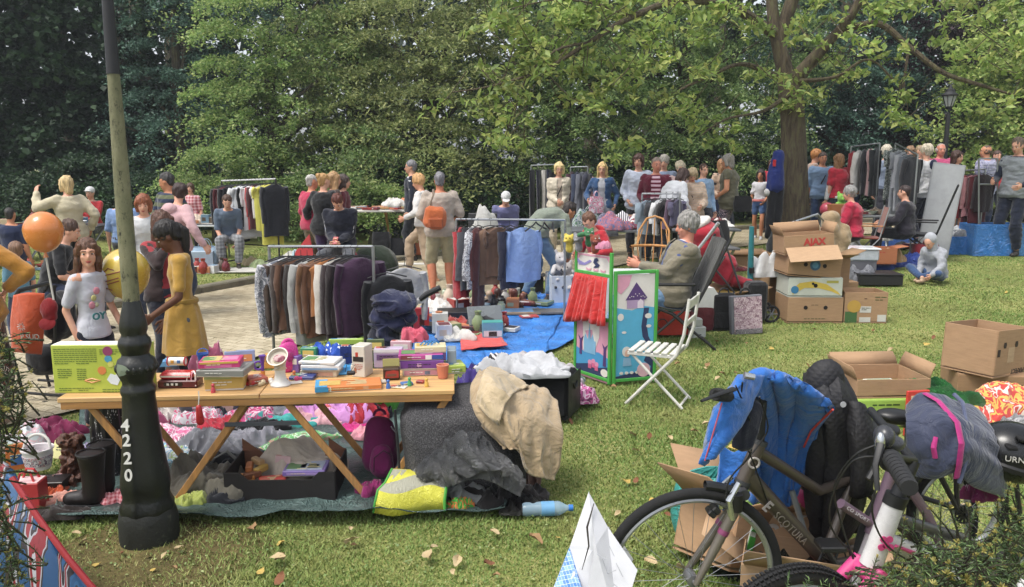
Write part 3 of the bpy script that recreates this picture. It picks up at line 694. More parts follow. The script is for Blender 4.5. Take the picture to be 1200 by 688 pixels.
 def leg(mb,k,inf=0,to=1.0,n=14,r0=.082,r1=.056,r2=.038,inf2=None):
  H,Kn,A=hip[k],kne[k],ank[k];j=inf if inf2 is None else inf2
  a=min(1,to/.5);q=H.lerp(Kn,a)
  mb.cap(H,q,(r0*lr+inf)*s,((r0+(r1-r0)*a)*lr+inf+(j-inf)*a*.5)*s,n)
  if to>.5:
   b=(to-.5)/.5;w_=Kn.lerp(A,b);md=Kn.lerp(A,min(b,.35))
   mb.tube([Kn,Kn.lerp(A,b*.3),Kn.lerp(A,b*.65),w_],[(r1*lr+(inf+j)/2)*s,((r1+.004)*lr+j)*s,((r2+.012)*lr+j)*s,(r2+(r1-r2)*(1-b)+j)*s],n)
   mb.ell(Kn,(r1*lr+(inf+j)/2)*s,n,8)
 MH=MC@Matrix.Rotation(R(K['hy']),3,'Z')@Matrix.Rotation(R(-K['hp'])+lean*.35,3,'X')
 hs=K['hs'];nb=sp(.50);hc=nb+MC@Ve((0,.012*s,.058*s))+MH@Ve((0,.018,.105*hs))*s
 def Hd(x,y,z):return hc+MH@Ve((x,y,z))*s*hs
 body=torso(-.10,.52,0)
 for k in 'lr':
  arm(body,k);leg(body,k)
  body.cap(sp(.44)+MC@Ve(((-1 if k=='l' else 1)*.09*s,0,.01)),sho[k],.06*s,.054*s)
  body.cap(hips+Ve((0,0,-.02*s)),hip[k],.09*s*lr,.085*s*lr)
 body.cap(sp(.47),hc-MH@Ve((0,.02,.05))*s,.058*s*(1 if not fem else.9),.052*s)
 MHr=MH.to_4x4()
 body.ell(Hd(0,-.012,.03),(.074*hs*s,.092*hs*s,.088*hs*s),20,14,rot=MHr)
 body.ell(Hd(0,.022,-.03),(.058*hs*s,.062*hs*s,.082*hs*s),20,12,rot=MHr)
 body.ell(Hd(0,.058,-.088),(.024*hs*s,.022*hs*s,.02*hs*s),12,8,rot=MHr)
 body.cap(Hd(0,.082,.012),Hd(0,.098,-.028),.009*hs*s,.0145*hs*s,8)
 for sx in(-1,1):
  body.ell(Hd(sx*.073,-.01,-.005),(.012*hs*s,.022*hs*s,.032*hs*s),10,6,rot=MHr)
  body.ell(Hd(sx*.036,.055,-.025),(.022*s*hs,.02*s*hs,.022*s*hs),10,6)
 for sx in(-1,1):body.cap(Hd(0,.084,.024),Hd(sx*.05,.068,.026),.010*hs*s,.009*hs*s,8)
 me=rM(body,vx,4,.5,'body')
 hb=MB()
 for k,sx in(('l',-1),('r',1)):
  W=wri[k];d=(W-elb[k]).normalized();inn=(MC@Ve((-sx,.25,0)));inn=(inn-d*inn.dot(d)).normalized();wd=d.cross(inn).normalized()
  if wd.dot(MC@Y_)<0:wd=-wd
  hb.loft([[W+d*t*s+wd*(w_*math.cos(a)*s)+inn*(th*math.sin(a)*s)for a in[2*PI*j/10 for j in range(10)]]for t,w_,th in((-.03,.024,.02),(0,.026,.018),(.03,.036,.017),(.07,.042,.015),(.095,.038,.012))],closed=True,capends=True)
  for j,(o,l)in enumerate(((.032,.068),(.011,.078),(-.011,.072),(-.031,.055))):
   b0=W+d*.085*s+wd*o*s;c_=d.lerp(inn,.3).normalized();c2=d.lerp(inn,.62).normalized()
   p1=b0+c_*l*.5*s;p2=p1+c2*l*.5*s
   hb.tube([b0,b0.lerp(p1,.9),p1.lerp(p2,.2),p2,p2+c2*.004*s],[.0095*s,.009*s,.0085*s,.007*s,.003*s],7)
  b0=W+d*.03*s+wd*.03*s;p1=b0+(d+wd*.8+inn*.3).normalized()*.045*s;p2=p1+(d+inn*.5+wd*.1).normalized()*.03*s
  hb.tube([b0,p1,p2],[.012*s,.011*s,.007*s],7)
 bm=bmesh.new();bm.from_mesh(me);hm=hb.mesh('h',SK);bm.from_mesh(hm);bpy.data.meshes.remove(hm);bm.to_mesh(me);bm.free()
 fI(me,'body',SK,root)
 fc=MB()
 for sx in(-1,1):
  e=MB();e.ell(Hd(sx*.031,.0665,.004),(.0145*s*hs,.010*s*hs,.0068*s*hs),12,8,0,MHr);e.ell(Hd(sx*.031,.0745,.003),(.0072*s*hs,.0045*s*hs,.0066*s*hs),10,6,1,MHr)
  e.build('eye',[pla('#e6dfd8',.3),pla('#2a1c14',.2)],root)
 for sx in(-1,1):
  br=MB();br.tube([Hd(sx*.014,.0865,.026),Hd(sx*.034,.083,.031),Hd(sx*.052,.07,.025)],[.0035*s,.004*s,.002*s],6)
  br.build('eyebrow',hairm(K['hair'][1]),root)
 lp=MB();lp.ell(Hd(0,.0785,-.058),(.023*s*hs,.009*s*hs,.0045*s*hs),12,6,0,MHr);lp.ell(Hd(0,.077,-.067),(.018*s*hs,.009*s*hs,.005*s*hs),12,6,0,MHr)
 lp.build('lips',skin('#a8524a' if fem else '#a8695a'),root)
 st,hc_=K['hair'][0],K['hair'][1]
 if st!='none':
  hb=MB();HM=hairm(hc_)
  if st=='bald':
   for sx in(-1,1):hb.ell(Hd(sx*.066,-.025,.0),(.018*s*hs,.06*s*hs,.045*s*hs),12,8,0,MHr)
   hb.ell(Hd(0,-.085,-.01),(.06*s*hs,.022*s*hs,.05*s*hs),12,8,0,MHr)
   hb.ell(Hd(0,-.02,.066),(.062*s*hs,.07*s*hs,.058*s*hs),12,8,0,MHr)
  else:
   v_={'short':(.081,.098,.094),'crew':(.0785,.096,.092),'curly':(.098,.112,.108),'bob':(.093,.108,.103),'long':(.088,.104,.101),'bun':(.083,.1,.097),'ponytail':(.082,.1,.097),'afrotied':(.085,.102,.1)}[st]
   hb.ell(Hd(0,-.024,.046),tuple(a*s*hs for a in v_),20,14,0,MHr)
   hb.ell(Hd(0,-.06,-.0),(.068*s*hs,.048*s*hs,.075*s*hs),14,10,0,MHr)
   if st in('bob','long'):
    for sx in(-1,1):
     hb.cap(Hd(sx*.075,-.01,.04),Hd(sx*.074,.0,-.07),.028*s*hs,.03*s*hs);hb.cap(Hd(sx*.058,.058,.075),Hd(sx*.078,.022,.01),.018*s*hs,.02*s*hs)
    hb.cap(Hd(0,-.06,.02),Hd(0,-.065,-.08),.075*s*hs,.06*s*hs)
   if st=='long':
    ln=K['hair'][2]if len(K['hair'])>2 else.28
    for sx in(-1,-.33,.33,1):
     a_=Hd(sx*.07,-.05+abs(sx)*.04,-.04);b_=a_+MC@Ve((sx*.015,-.04+abs(sx)*.02,-ln))*s
     hb.cap(a_,b_,.04*s*hs,.026*s)
   if st=='bun':hb.ell(Hd(0,-.105,.10),.045*s*hs,14,10)
   if st in('ponytail','afrotied'):
    ln=K['hair'][2]if len(K['hair'])>2 else.26
    a_=Hd(0,-.12,.04);b_=a_+MC@Ve((0,-.05,-ln))*s;mid=a_+MC@Ve((0,-.05,-.05))*s
    hb.ell(Hd(0,-.1,.045),.03*s,10,8);hb.cap(a_,mid,.028*s,.034*s);hb.cap(mid,b_,.036*s,.012*s)
   if st=='curly':
    for _ in range(26):
     d=Ve((random.gauss(0,1),random.gauss(-.5,1),random.gauss(.5,1))).normalized()
     if d.y>.45 and d.z<.6:continue
     hb.ell(Hd(d.x*.08,-.02+d.y*.09,.045+d.z*.09),.03*s*hs,8,6)
  mh=rM(hb,vx*.75,3,.5,'hair');fI(mh,'hair',HM,root,(.014 if vx>.008 else.008)*s,(34,34,9)if vx>.008 else(70,70,12),3)
 q=K['bottom']
 if q:
  kind,c=q[0],q[1];mt=c if not isinstance(c,str)else fab(c);ln=q[2]if len(q)>2 else.96
  if kind in('trousers','shorts','jeans','leggings'):
   i0,i1={'trousers':(.014,.02),'shorts':(.02,.03),'jeans':(.010,.014),'leggings':(.006,.005)}[kind]
   b_=torso(-.10,.09,.012)
   for k in 'lr':
    leg(b_,k,i0,ln,14,inf2=i1);b_.cap(hips+Ve((0,0,-.02*s)),hip[k],.098*s*lr,.096*s*lr)
   fI(rM(b_,vx,4),'trousers' if kind!='shorts' else 'shorts',mt,root,.012*s,(7,7,16),5)
  else:
   b_=MB();rows=[]
   zb=hips.z-ln*.9*s
   fx=(ank['l']+ank['r'])/2
   for t in[0,.12,.3,.5,.75,1]:
    z=hips.z+.1*s+(zb-hips.z-.1*s)*t;c_=hips.lerp(Ve((hips.x*.6+fx.x*.4,hips.y*.6+fx.y*.4,0)),t*.7);rx=(.15+.10*t+.04*min(1,t*4))*s*lr
    rr_=[]
    for j in range(40):
     a=2*PI*j/40;w_=1+.06*t*math.sin(a*9+1.3)+.03*t*math.sin(a*5)
     rr_.append(Ve((c_.x+rx*w_*math.cos(a),c_.y+rx*.78*w_*math.sin(a),z)))
    rows.append(rr_)
   b_.loft(rows,closed=True);o=b_.build('skirt',mt,root);sm=o.modifiers.new('t','SOLIDIFY');sm.thickness=.004
 q=K['top']
 if q:
  c=q[0];sl=q[1];hem=q[2]if len(q)>2 else-.02;inf=q[3]if len(q)>3 else(.013 if not K['jacket']else.008);mt=c if not isinstance(c,str)else fab(c)
  b_=torso(hem,.512,inf,flare=.06 if hem<-.05 else.03)
  for k,sx in(('l',-1),('r',1)):
   b_.cap(sp(.44)+MC@Ve((sx*.08*s,0,.012*s)),sho[k],.063*s,.060*s)
   if sl:arm(b_,k,inf*.9,sl)
  fI(rM(b_,vx,3),'top' if not K['jacket']else 'shirt',mt,root,(.008+inf*.35)*(.5 if vx<.008 else 1)*s if not K['jacket']else 0,(7,7,13),9)
 q=K['jacket']
 if q:
  c=q[0];sl=q[1];hem=q[2]if len(q)>2 else-.08;inf=q[3]if len(q)>3 else.03;mt=c if not isinstance(c,str)else fab(c)
  b_=MB();rows=[]
  zz=np.linspace(hem,.5,12);n=26;gap=q[4]if len(q)>4 else.35
  for z in zz:
   rx=np.interp(z,[p[0]for p in prof],[p[1]for p in prof])*bd+inf+.08*max(0,.12-z);ry=np.interp(z,[p[0]for p in prof],[p[2]for p in prof])*bd+inf+.06*max(0,.12-z)+(max(0,bd-1.05)*.07*math.exp(-((z-.14)/.12)**2))
   M_=fr(z);g__=gap*(1-.3*z/.5);row=[]
   for j in range(n):
    a=PI/2+g__+(2*PI-2*g__)*j/(n-1);row.append(sp(z)+M_@Ve((rx*math.cos(a),ry*math.sin(a),0))*s)
   rows.append(row)
  inner=[[p.lerp(sp(z),.12)for p in row]for row,z in zip(rows,zz)]
  for j in range(n-1):
   for i in range(len(zz)-1):pass
  b_.loft(rows);b_.loft([r[::-1]for r in inner]);
  k_=len(zz);N_=k_*n
  for i in range(k_-1):
   b_.f.append((i*n,(i+1)*n,N_+(i+1)*n+n-1,N_+i*n+n-1));b_.m.append(0)
   b_.f.append(((i+1)*n+n-1,i*n+n-1,N_+i*n,N_+(i+1)*n));b_.m.append(0)
  for j in range(n-1):
   b_.f.append((j+1,j,N_+n-1-j,N_+n-2-j));b_.m.append(0)
   o_=(k_-1)*n;b_.f.append((o_+j,o_+j+1,N_+o_+n-2-j,N_+o_+n-1-j));b_.m.append(0)
  for k,sx in(('l',-1),('r',1)):
   b_.cap(sp(.44)+MC@Ve((sx*.1*s,0,.012*s)),sho[k],.062*s,.054*s)
   if sl:arm(b_,k,min(.014,inf*.5),sl)
  fI(rM(b_,vx*.9,3),'jacket',mt,root,.014*s,(6,6,14),4)
 if K['collar']:
  b_=MB();b_.torus(sp(.505),.066*s,.016*s,MC@X_,MC@Y_,20,8);b_.build('collar',fab(K['collar']),root)
 if K['shoes']:
  for k,sx in(('l',-1),('r',1)):
   A=ank[k];kd=(kne[k]-A).normalized();fw=Ve((sx*.15,1,0)).normalized();zf=A.z-.075*s
   tip=(K[k+'f']or(0,0,0,0));pd=tip[3]if len(tip)>3 else 0
   fw=(Matrix.Rotation(R(pd),3,'X')@fw)
   b_=MB();up=Ve((0,0,1));b_.cap(A-up*.045*s-fw*.035*s,A-up*.052*s+fw*.12*s,.036*s,.028*s);b_.cap(A-up*.045*s-fw*.01*s,A+kd*(.03 if K['shc']is None else K['shc'])*s,.036*s,.040*s)
   b_.cap(A-up*.05*s+fw*.04*s-Ve((.01*s,0,0)),A-up*.05*s+fw*.11*s+Ve((.012*s,0,0)),.034*s,.03*s)
   fI(rM(b_,.012,3),'shoe',pla(K['shoes'],.6),root)
 for fn in K['extras']:fn(root,dict(Hd=Hd,sp=sp,s=s,MC=MC,MH=MHr,sho=sho,wri=wri,elb=elb,hips=hips,hs=hs,ank=ank,kne=kne,fr=fr))
 return root
def cap_hat(c,brim=True):
 def f(root,D):
  Hd,s,hs=D['Hd'],D['s'],D['hs'];b=MB();b.ell(Hd(0,-.018,.062),(.088*s*hs,.104*s*hs,.085*s*hs),20,12,0,D['MH'])
  if brim:b.ell(Hd(0,.1,.058),(.065*s*hs,.06*s*hs,.008*s*hs),16,6,0,D['MH'])
  b.build('cap',fab(c),root)
 return f
def glasses(dark=False):
 def f(root,D):
  Hd,s,hs=D['Hd'],D['s'],D['hs'];b=MB();mx=D['MH'].to_3x3()
  for sx in(-1,1):
   b.torus(Hd(sx*.032,.088,.003),.021*s*hs,.002*s,mx@X_,mx@Z_,14,5);b.tube([Hd(sx*.052,.086,.008),Hd(sx*.075,.0,.008)],.0018*s,5)
  b.tube([Hd(-.012,.094,.006),Hd(.012,.094,.006)],.0018*s,5);b.build('glasses',pla('#2a2420',.3),root)
 return f
def strap(c,w=.02,side=1,inf=.03):
 """shoulder strap across the chest and back"""
 def f(root,D):
  s,sp,MC=D['s'],D['sp'],D['MC'];b=MB();pts=[]
  for t in np.linspace(0,2*PI,26):
   zc=.28+.20*math.cos(t);xx=side*(.09*math.cos(t));yy=math.sin(t)*(.135+inf-.02)
   pts.append(sp(max(.0,zc))+MC@Ve((xx,yy,0))*s)
  b.tube(pts,w*.5,6,flat=.4);b.build('strap',fab(c),root)
 return f
def held_bag(c,k='l',size=(.3,.12,.34),drop=.25,name='bag'):
 """returns maker for a separate bag thing hung from a hand"""
 def f(root,D):BAGS.append((root,D['wri'][k].copy(),c,size,drop))
 return f
BAGS=[]
WHITE=pla('#d0cdc5',.5);BLK=pla('#1b1b1c',.5);DGREY=pla('#3b3c3e',.5);STEEL=pla('#a9adb0',.35,metal=.8);CHROME=pla('#c9ccce',.2,metal=.9);RUB=pla('#17171a',.8)
CARD=card();CARD2=card('#a37f58');CARD3=card('#c29c74')
def cT(label,loc,dim,rz=0,mat=None,openf=True,holes=0,cat='cardboard box',name='cardboard_box',flap=.22,group=None,art=None,flaps=(1,1,1,1),tilt=None):
 """open-topped or closed cardboard box with flaps; loc is the centre of its bottom"""
 w,d,h=dim;mat=mat or CARD;t=.006
 T=tH(name,label,cat,loc,rz,group)
 if tilt:T.rotation_euler=(tilt[0],tilt[1],rz)
 b=MB()
 b.box((0,0,.006),(w,d,.008))
 for sy in(-1,1):b.box((0,sy*(d/2-t/2),h/2+.01),(w,t,h-.02),bev=.002)
 for sx in(-1,1):b.box((sx*(w/2-t/2),0,h/2+.01),(t,d-2*t-.001,h-.021),bev=.002)
 if not openf:b.box((0,0,h+.002),(w-.004,d-.004,.008),bev=.003);b.box((0,0,h+.008),(w*.98,.05,.002))
 b.build('box_wall',mat,T,angle=20)
 if openf:
  for i,(sx,sy,L_)in enumerate(((0,-1,w),(0,1,w),(-1,0,d),(1,0,d))):
   if not flaps[i]:continue
   a=flaps[i]if flaps[i]!=1 else random.uniform(.3,.8);f=flap*(.9+.1*(i%2));ca,sa=math.cos(a),math.sin(a)
   p0=Ve((sx*w/2,sy*d/2,h));q=Ve((sx*ca,sy*ca,sa))*f;tv=Ve((abs(sy),abs(sx),0))*(L_/2-.01)
   fm=MB();n=Ve((sx*-sa,sy*-sa,ca))*.004
   fm.loft([[p0-tv,p0+tv],[p0+q*.5-tv*.99+n,p0+q*.5+tv+n],[p0+q-tv*.97,p0+q+tv*.97]]);o=fm.build('flap',mat,T);s=o.modifiers.new('t','SOLIDIFY');s.thickness=.005
 for k in range(holes):
  x=(-.5+(k+.5)/holes)*w*.72;hm=MB();hm.lathe([(.022,0),(.022,.003)],(x,-d/2-.001,h*.62),18,rot=(PI/2,0,0));hm.build('hand_hole',pla('#1d1510',.9),T)
 if art:art(T,w,d,h)
 return T
def panel(T,x0,x1,z0,z1,y,mat,name='print',t=.0015,z=None):
 b=MB()
 if z is None:b.box(((x0+x1)/2,y-t/2,(z0+z1)/2),(x1-x0,t,z1-z0))
 else:b.box(((x0+x1)/2,(z0+z1)/2,z+t/2),(x1-x0,z1-z0,t))
 return b.build(name,mat,T)
def disc(T,x,z,r,y,mat,name='print',t=.002,sx=1):
 return MB().lathe([(r,0),(r,t)],(x,y,z),22,rot=(PI/2,0,0),sx=sx).build(name,mat,T)
def wR(T,x,z,w,rows,y,mat,lh=.008,seed=0,name='small_print'):
 """rows of tiny dashes that read as small print too small to make out"""
 r=random.Random(seed);b=MB()
 for i in range(rows):
  xx=x;zz=z-i*lh*1.5
  while xx<x+w*(1 if i<rows-1 else.6):
   l=r.uniform(.008,.025)*(lh/.008);l=min(l,x+w-xx+.001);b.box((xx+l/2,y-.001,zz),(l,.001,lh*.45));xx+=l+lh*.5
 return b.build(name,mat,T)
def gB(label,loc,dim,rz=0,c='#d04a8a',art=(),cat='game box',name='game_box',tilt=None,rough=.35,top=(),group=None,lid=True):
 """printed flat box; art: list of (x0,x1,z0,z1,colour) fractions on the front, top: same on the lid"""
 w,d,h=dim;T=tH(name,label,cat,loc,rz,group)
 if tilt:T.rotation_euler=(tilt[0],tilt[1],rz)
 if lid:
  MB().box((0,0,h*.36),(w-.004,d-.004,h*.7),bev=.002).build('tray',pla('#d8d2c8',.6),T)
  MB().box((0,0,h*.56),(w,d,h*.88),bev=.003).build('lid',pla(c,rough),T)
 else:MB().box((0,0,h/2),(w,d,h),bev=.003).build('carton',pla(c,rough),T)
 if loc[1]<4.8 and w>.08:
  sd=int(abs(loc[0])*977+loc[2]*311);ink=pla(('#f0eee6','#2a2a30','#e8dca0')[sd%3],.5);wR(T,-w*.3,h*.6,w*.5,2 if h>.04 else 1,-d/2-.0016,ink,min(.009,h*.22),sd)
  b=MB();r=random.Random(sd)
  for k in range(5):
   ll=w*r.uniform(.12,.34);b.box((r.uniform(-.2,.2)*w,(-.3+.14*k)*d,h+.0026),(ll,d*.05,.0012))
  b.build('title_print',ink,T);panel(T,-w*.44,-w*.12,-d*.3,d*.3,0,pla(('#c9604a','#4a86b0','#6a9a5a','#d8b04a')[sd%4]),z=h+.0006)
 for(a,b_,e,f,cc)in art:panel(T,(a-.5)*w,(b_-.5)*w,max(h*.14,e*h),f*h,-d/2,pla(cc,rough))
 for(a,b_,e,f,cc)in top:panel(T,(a-.5)*w,(b_-.5)*w,(e-.5)*d,(f-.5)*d,0,pla(cc,rough),z=h)
 return T
def hE(label,loc,w,d,h,mat,rz=0,seed=0,cat='garment',name='garment',group=None,fold=1.0,flat=.5,n=0,rag=.38):
 n=n or int(min(64,max(30,max(w,d)*120*min(1,5.5/max(3,Ve(loc).length)))))
 """a crumpled piece of cloth lying on something"""
 mat=fab(mat)if isinstance(mat,str)else mat
 off=Ve((seed*7.3,seed*3.1,seed*1.7));v=[];fs=[]
 m_=n
 for i in range(n+1):
  for j in range(m_+1):
   u,q=i/n*2-1,j/m_*2-1
   x=u*math.sqrt(1-q*q*.42);y=q*math.sqrt(1-u*u*.42);rho=min(1,math.sqrt(x*x+y*y)/1.08);th=math.atan2(y,x)
   k=1+rag*noise.noise(Ve((math.cos(th)*1.6,math.sin(th)*1.6,0))+off)*rho*2
   X,Y=x*k,y*k;s_=max(w,d)
   pf=Ve((X*w/s_*1.7,Y*d/s_*1.7,0))+off;wv=noise.noise_vector(pf*.9)*.7
   ca=math.cos(seed),math.sin(seed);pa=Ve((pf.x*ca[0]+pf.y*ca[1],(pf.y*ca[0]-pf.x*ca[1])*.22,0))+wv*.9;r1=1-abs(noise.noise(pa*2.0+off))*4.2;r1=max(r1,-.7);r2=max(-.6,1-abs(noise.noise(pa*4+wv*1.2+off))*3.2)
   env=(1-rho**(2+4*flat));z=h*env*(.62+.38*noise.noise(pf*.8+off*.3)*1.6)+fold*(min(.3*h,.03)*r1+min(.09*h,.008)*r2)*min(1,(1-rho)*5+.04)
   v.append(Ve((X*w/2,Y*d/2,max(.004,z+.012))))
 for i in range(n):
  for j in range(m_):a=i*(m_+1)+j;fs.append((a,a+m_+1,a+m_+2,a+1))
 bd=[i*(m_+1)for i in range(n+1)]+[n*(m_+1)+j for j in range(1,m_+1)]+[i*(m_+1)+m_ for i in range(n-1,-1,-1)]+[j for j in range(m_-1,0,-1)]
 o0=len(v);v+=[Ve((v[k].x*.98,v[k].y*.98,0))for k in bd];nb=len(bd)
 fs+=[(bd[k],o0+k,o0+(k+1)%nb,bd[(k+1)%nb])for k in range(nb)]
 b=MB();b.add(v,fs);o=b.build(name,mat,None,loc,rz,angle=80);return tag(o,label,cat,group)
def lC(rows,name,mat,parent,loc=None,thick=.004,sub=4,noise_a=0,ns=8,seed=0):
 """smooth sheet through control polylines (catmull-rom both ways)"""
 def cr(p0,p1,p2,p3,t):return.5*((2*p1)+(p2-p0)*t+(2*p0-5*p1+4*p2-p3)*t*t+(3*p1-p0-3*p2+p3)*t**3)
 def den(q,k):
  out=[]
  for i in range(len(q)-1):
   for s in range(k):out.append(cr(q[max(i-1,0)],q[i],q[i+1],q[min(i+2,len(q)-1)],s/k))
  return out+[q[-1]]
 rows=[den([Ve(p)for p in r],sub)for r in rows];cols=[den([r[i]for r in rows],sub)for i in range(len(rows[0]))]
 rows=[[c[i]for c in cols]for i in range(len(cols[0]))]
 if noise_a:
  off=Ve((seed*3.3,seed,seed*2));nr,nc=len(rows),len(rows[0]);W0=sum((rows[nr//2][j+1]-rows[nr//2][j]).length for j in range(nc-1));new=[]
  for i in range(nr):
   row=[]
   for j in range(nc):
    p=rows[i][j];du=rows[i][min(j+1,nc-1)]-rows[i][max(j-1,0)];dv=rows[min(i+1,nr-1)][j]-rows[max(i-1,0)][j];n_=du.cross(dv)
    n_=n_.normalized()if n_.length>1e-9 else Ve((0,-1,0));u=j/(nc-1)*W0;v_=i/(nr-1)
    q=Ve((u*ns*1.3,v_*1.6,seed));w_=noise.noise(q*.6+off)*1.2;r1=1-abs(noise.noise(Ve((q.x+w_,q.y*.8,seed))))*3.2;r2=1-abs(noise.noise(Ve((q.x*2.4+w_*2,q.y*2.2,seed+5))))*3
    row.append(p+n_*noise_a*(max(-.8,r1)*(.45+.6*v_)+.32*max(-.6,r2)))
   new.append(row)
  rows=new
 b=MB().loft(rows);o=b.build(name,mat,parent,loc,angle=80)
 if thick:s=o.modifiers.new('t','SOLIDIFY');s.thickness=thick;s.offset=0
 return o
HG=pla('#2b2b2d',.4)
def hU(label,top,yaw,ln,w,mat,sleeves=1.0,cat='garment',name='hanging_garment',group=None,seed=0,thick=.05,flare=.0,hook=True,kind='shirt',sl_mat=None,tuck=.5):
 """garment on a hanger: top = point on the rail; yaw = direction of the shoulders"""
 mat=fab(mat)if isinstance(mat,str)else mat
 T=tH(name,label,cat,Ve(top),yaw,group);r=random.Random(seed*13+5)
 n=32;rows=[];hw0=.045;z0=-.09;ln*=r.uniform(.86,1.06);thick*=r.uniform(.7,1.2);w*=r.uniform(.9,1.08)
 K=15
 for i in range(K+1):
  t=i/K;z=z0-(ln-.09)*(t**1.35)
  dz=z0-z
  if kind=='trousers':hw=w*.42*(1-.12*t);ty=thick*(.6+.3*t)
  elif kind=='skirt':hw=w*(.3+.18*t);ty=thick*(.6+.8*t)
  else:
   hw=min(w/2,hw0+(w/2-hw0)*min(1,(dz/.075))**.8)*(1+flare*t);ty=thick*(.45+.55*min(1,dz/.12))*(1+flare*t*.6)
   if dz>.1:hw*=.94
  row=[]
  for j in range(n):
   a=2*PI*j/n;wv=1+.35*min(1,t*1.4)*(math.sin(a*5+seed+t*1.5)*.55+math.sin(a*9+seed*2.1-t)*.3)
   cx=math.copysign(abs(math.cos(a))**.8,math.cos(a));sy=math.sin(a)
   row.append(Ve((hw*cx*(1+.03*math.sin(t*6+seed)),ty*sy*wv+.012*math.sin(t*4+seed+a),z+(.01*math.sin(a*3+seed)if i==K else 0))))
  rows.append(row)
 b=MB().loft(rows,closed=True,capends=True);b.build('cloth',mat,T,angle=70)
 if sleeves and kind=='shirt':
  sl=.56*sleeves
  for sx in(-1,1):
   s=MB();x0=sx*(w/2-.03);pts=[];rr_=[]
   for i in range(9):
    t=i/8;pts.append((x0+sx*(.035*math.sin(min(1,t*2.5)*PI/2))-sx*.02*t,.015*math.sin(t*5+seed)+.02*t,z0-.045-sl*t));rr_.append((.058-.02*t)*(1+.1*math.sin(t*17+seed)))
   s.tube(pts,rr_,12,flat=.6);s.build('sleeve',sl_mat or mat,T,angle=80)
 if hook:
  h=MB();h.torus((0,0,-.005),.018,.0025,(1,0,0),(0,0,1),14,5,a0=-.6,a1=PI);h.tube([(.0,0,-.02),(0,0,-.07)],.0028,5)
  h.tube([(-.16,0,-.105),(-.05,0,-.075),(0,0,-.068),(.05,0,-.075),(.16,0,-.105)],.006,6);h.build('hanger',HG,T)
 return T
def rack(label,A,B,H,mat=None,name='clothes_rack',foot=.28,r=.013,posts=(1,1),low=None,group=None,H2=None,ext=.0,wheels=True):
 A,B=Ve(A),Ve(B);mat=mat or BLK;T=tH(name,label,'clothes rack',A,0,group)
 Bz=B-A;d=Bz.normalized();pr=Ve((-d.y,d.x,0)).normalized();H2=H2 or H
 MB().tube([Ve((0,0,H))-d*ext,Bz+Ve((0,0,H2))+d*ext],r,10).build('rail',pla('#d4d4d6',.35)if mat is not STEEL else STEEL,T)
 for k,(p,h)in enumerate(((Ve((0,0,0)),H),(Bz,H2))):
  if not posts[k]:continue
  MB().tube([p+Ve((0,0,.05)),p+Ve((0,0,h))],r*1.05,10).build('post',mat,T)
  f=MB().tube([p+pr*foot+Ve((0,0,.05)),p-pr*foot+Ve((0,0,.05))],r,8);f.build('foot',mat,T)
  if wheels:
   for s_ in(-1,1):MB().lathe([(.001,-.01),(.022,-.01),(.022,.01),(.001,.01)],p+pr*(s_*foot*.95)+Ve((0,0,.024)),14,rot=(PI/2,0,math.atan2(d.y,d.x)+PI/2)).build('wheel',RUB,T)
 if low:MB().tube([Ve((0,0,low)),Bz+Ve((0,0,low))],r*.8,8).build('lower_bar',mat,T)
 return T
def trestle(label,c,w,d,h,rz=0,topm=None,legm=None,group=None,name='table',x=True):
 T=tH(name,label,'table',c,rz,group);topm=topm or wood('#b89468');legm=legm or topm
 MB().box((0,0,h-.015),(w,d,.03),bev=.004).build('table_top',topm,T)
 for sx in(-1,1):
  for sy in(-1,1):
   b=MB();a=Ve((sx*w*.42,sy*d*.4,h-.03));e=Ve((sx*w*.40*(.8 if x else 1),-sy*d*.42 if x else sy*d*.42,0));b.tube([a,e],.018,8);b.build('leg',legm,T)
 return T
def on_table(px,py,z):return flatG(px,py,z)
def bag(label,loc,w,d,h,mat,rz=0,cat='bag',name='bag',handles=True,seed=0,sag=.15,group=None,hm=None,tilt=None):
 """soft bag with a bulging body, open top and two loop handles"""
 mat=fab(mat)if isinstance(mat,str)else mat;T=tH(name,label,cat,loc,rz,group)
 if tilt:T.rotation_euler=(tilt[0],tilt[1],rz)
 rows=[]
 for i in range(11):
  t=i/10;k=1+.12*math.sin(PI*t)-sag*t*.3
  rows.append([p+noise.noise_vector(p*9+Ve((seed,0,0)))*.014 for p in ring(Ve((0,0,.004+h*t)),X_,Y_,w/2*k,d/2*(k*(1-.45*t)),28,4)])
 inner=[[Ve((p.x*.93,p.y*.9,p.z))for p in rows[10]],[Ve((p.x*.9,p.y*.85,h*.6))for p in rows[10]]]
 MB().loft(rows+inner,closed=True,capends=True).build('body',mat,T,angle=60)
 if handles:
  for sy in(-1,1):
   MB().tube([(w*.22*math.cos(a),sy*d*.2+.01*math.sin(a*2),h*.98+h*.38*math.sin(a))for a in np.linspace(0,PI,11)],.008,6,flat=.5).build('handle',hm or mat,T)
 return T
def shoe(label,loc,c,rz=0,boot=0,ln=.25,group='',cat='shoe',name='shoe'):
 T=tH(name,label,cat,loc,rz,group or None);b=MB()
 b.cap((0,-ln*.3,.04),(0,ln*.34,.034),.036,.032);b.cap((0,-ln*.3,.05),(0,-ln*.3,.08+boot),.036,.045 if boot else.034)
 me=rM(b,.008,3);fI(me,'upper',pla(c,.45)if isinstance(c,str)else c,T,.004,seed=3)
 MB().loft([ring(Ve((0,.005,z)),X_,Y_,.04,ln*.52,20,2.6)for z in(0,.014)],closed=True,capends=True).build('sole',RUB,T)
 return T
B0=G(176,632);B0.z=g0(B0.x,B0.y)
m,nt,b=nodes('post_paint');mp=coord(nt,(3,3,1.3));n1=N(nt,'ShaderNodeTexNoise',i_Scale=2.0,i_Detail=9.0,i_Roughness=.7);L(nt,mp,'Vector',n1,'Vector')
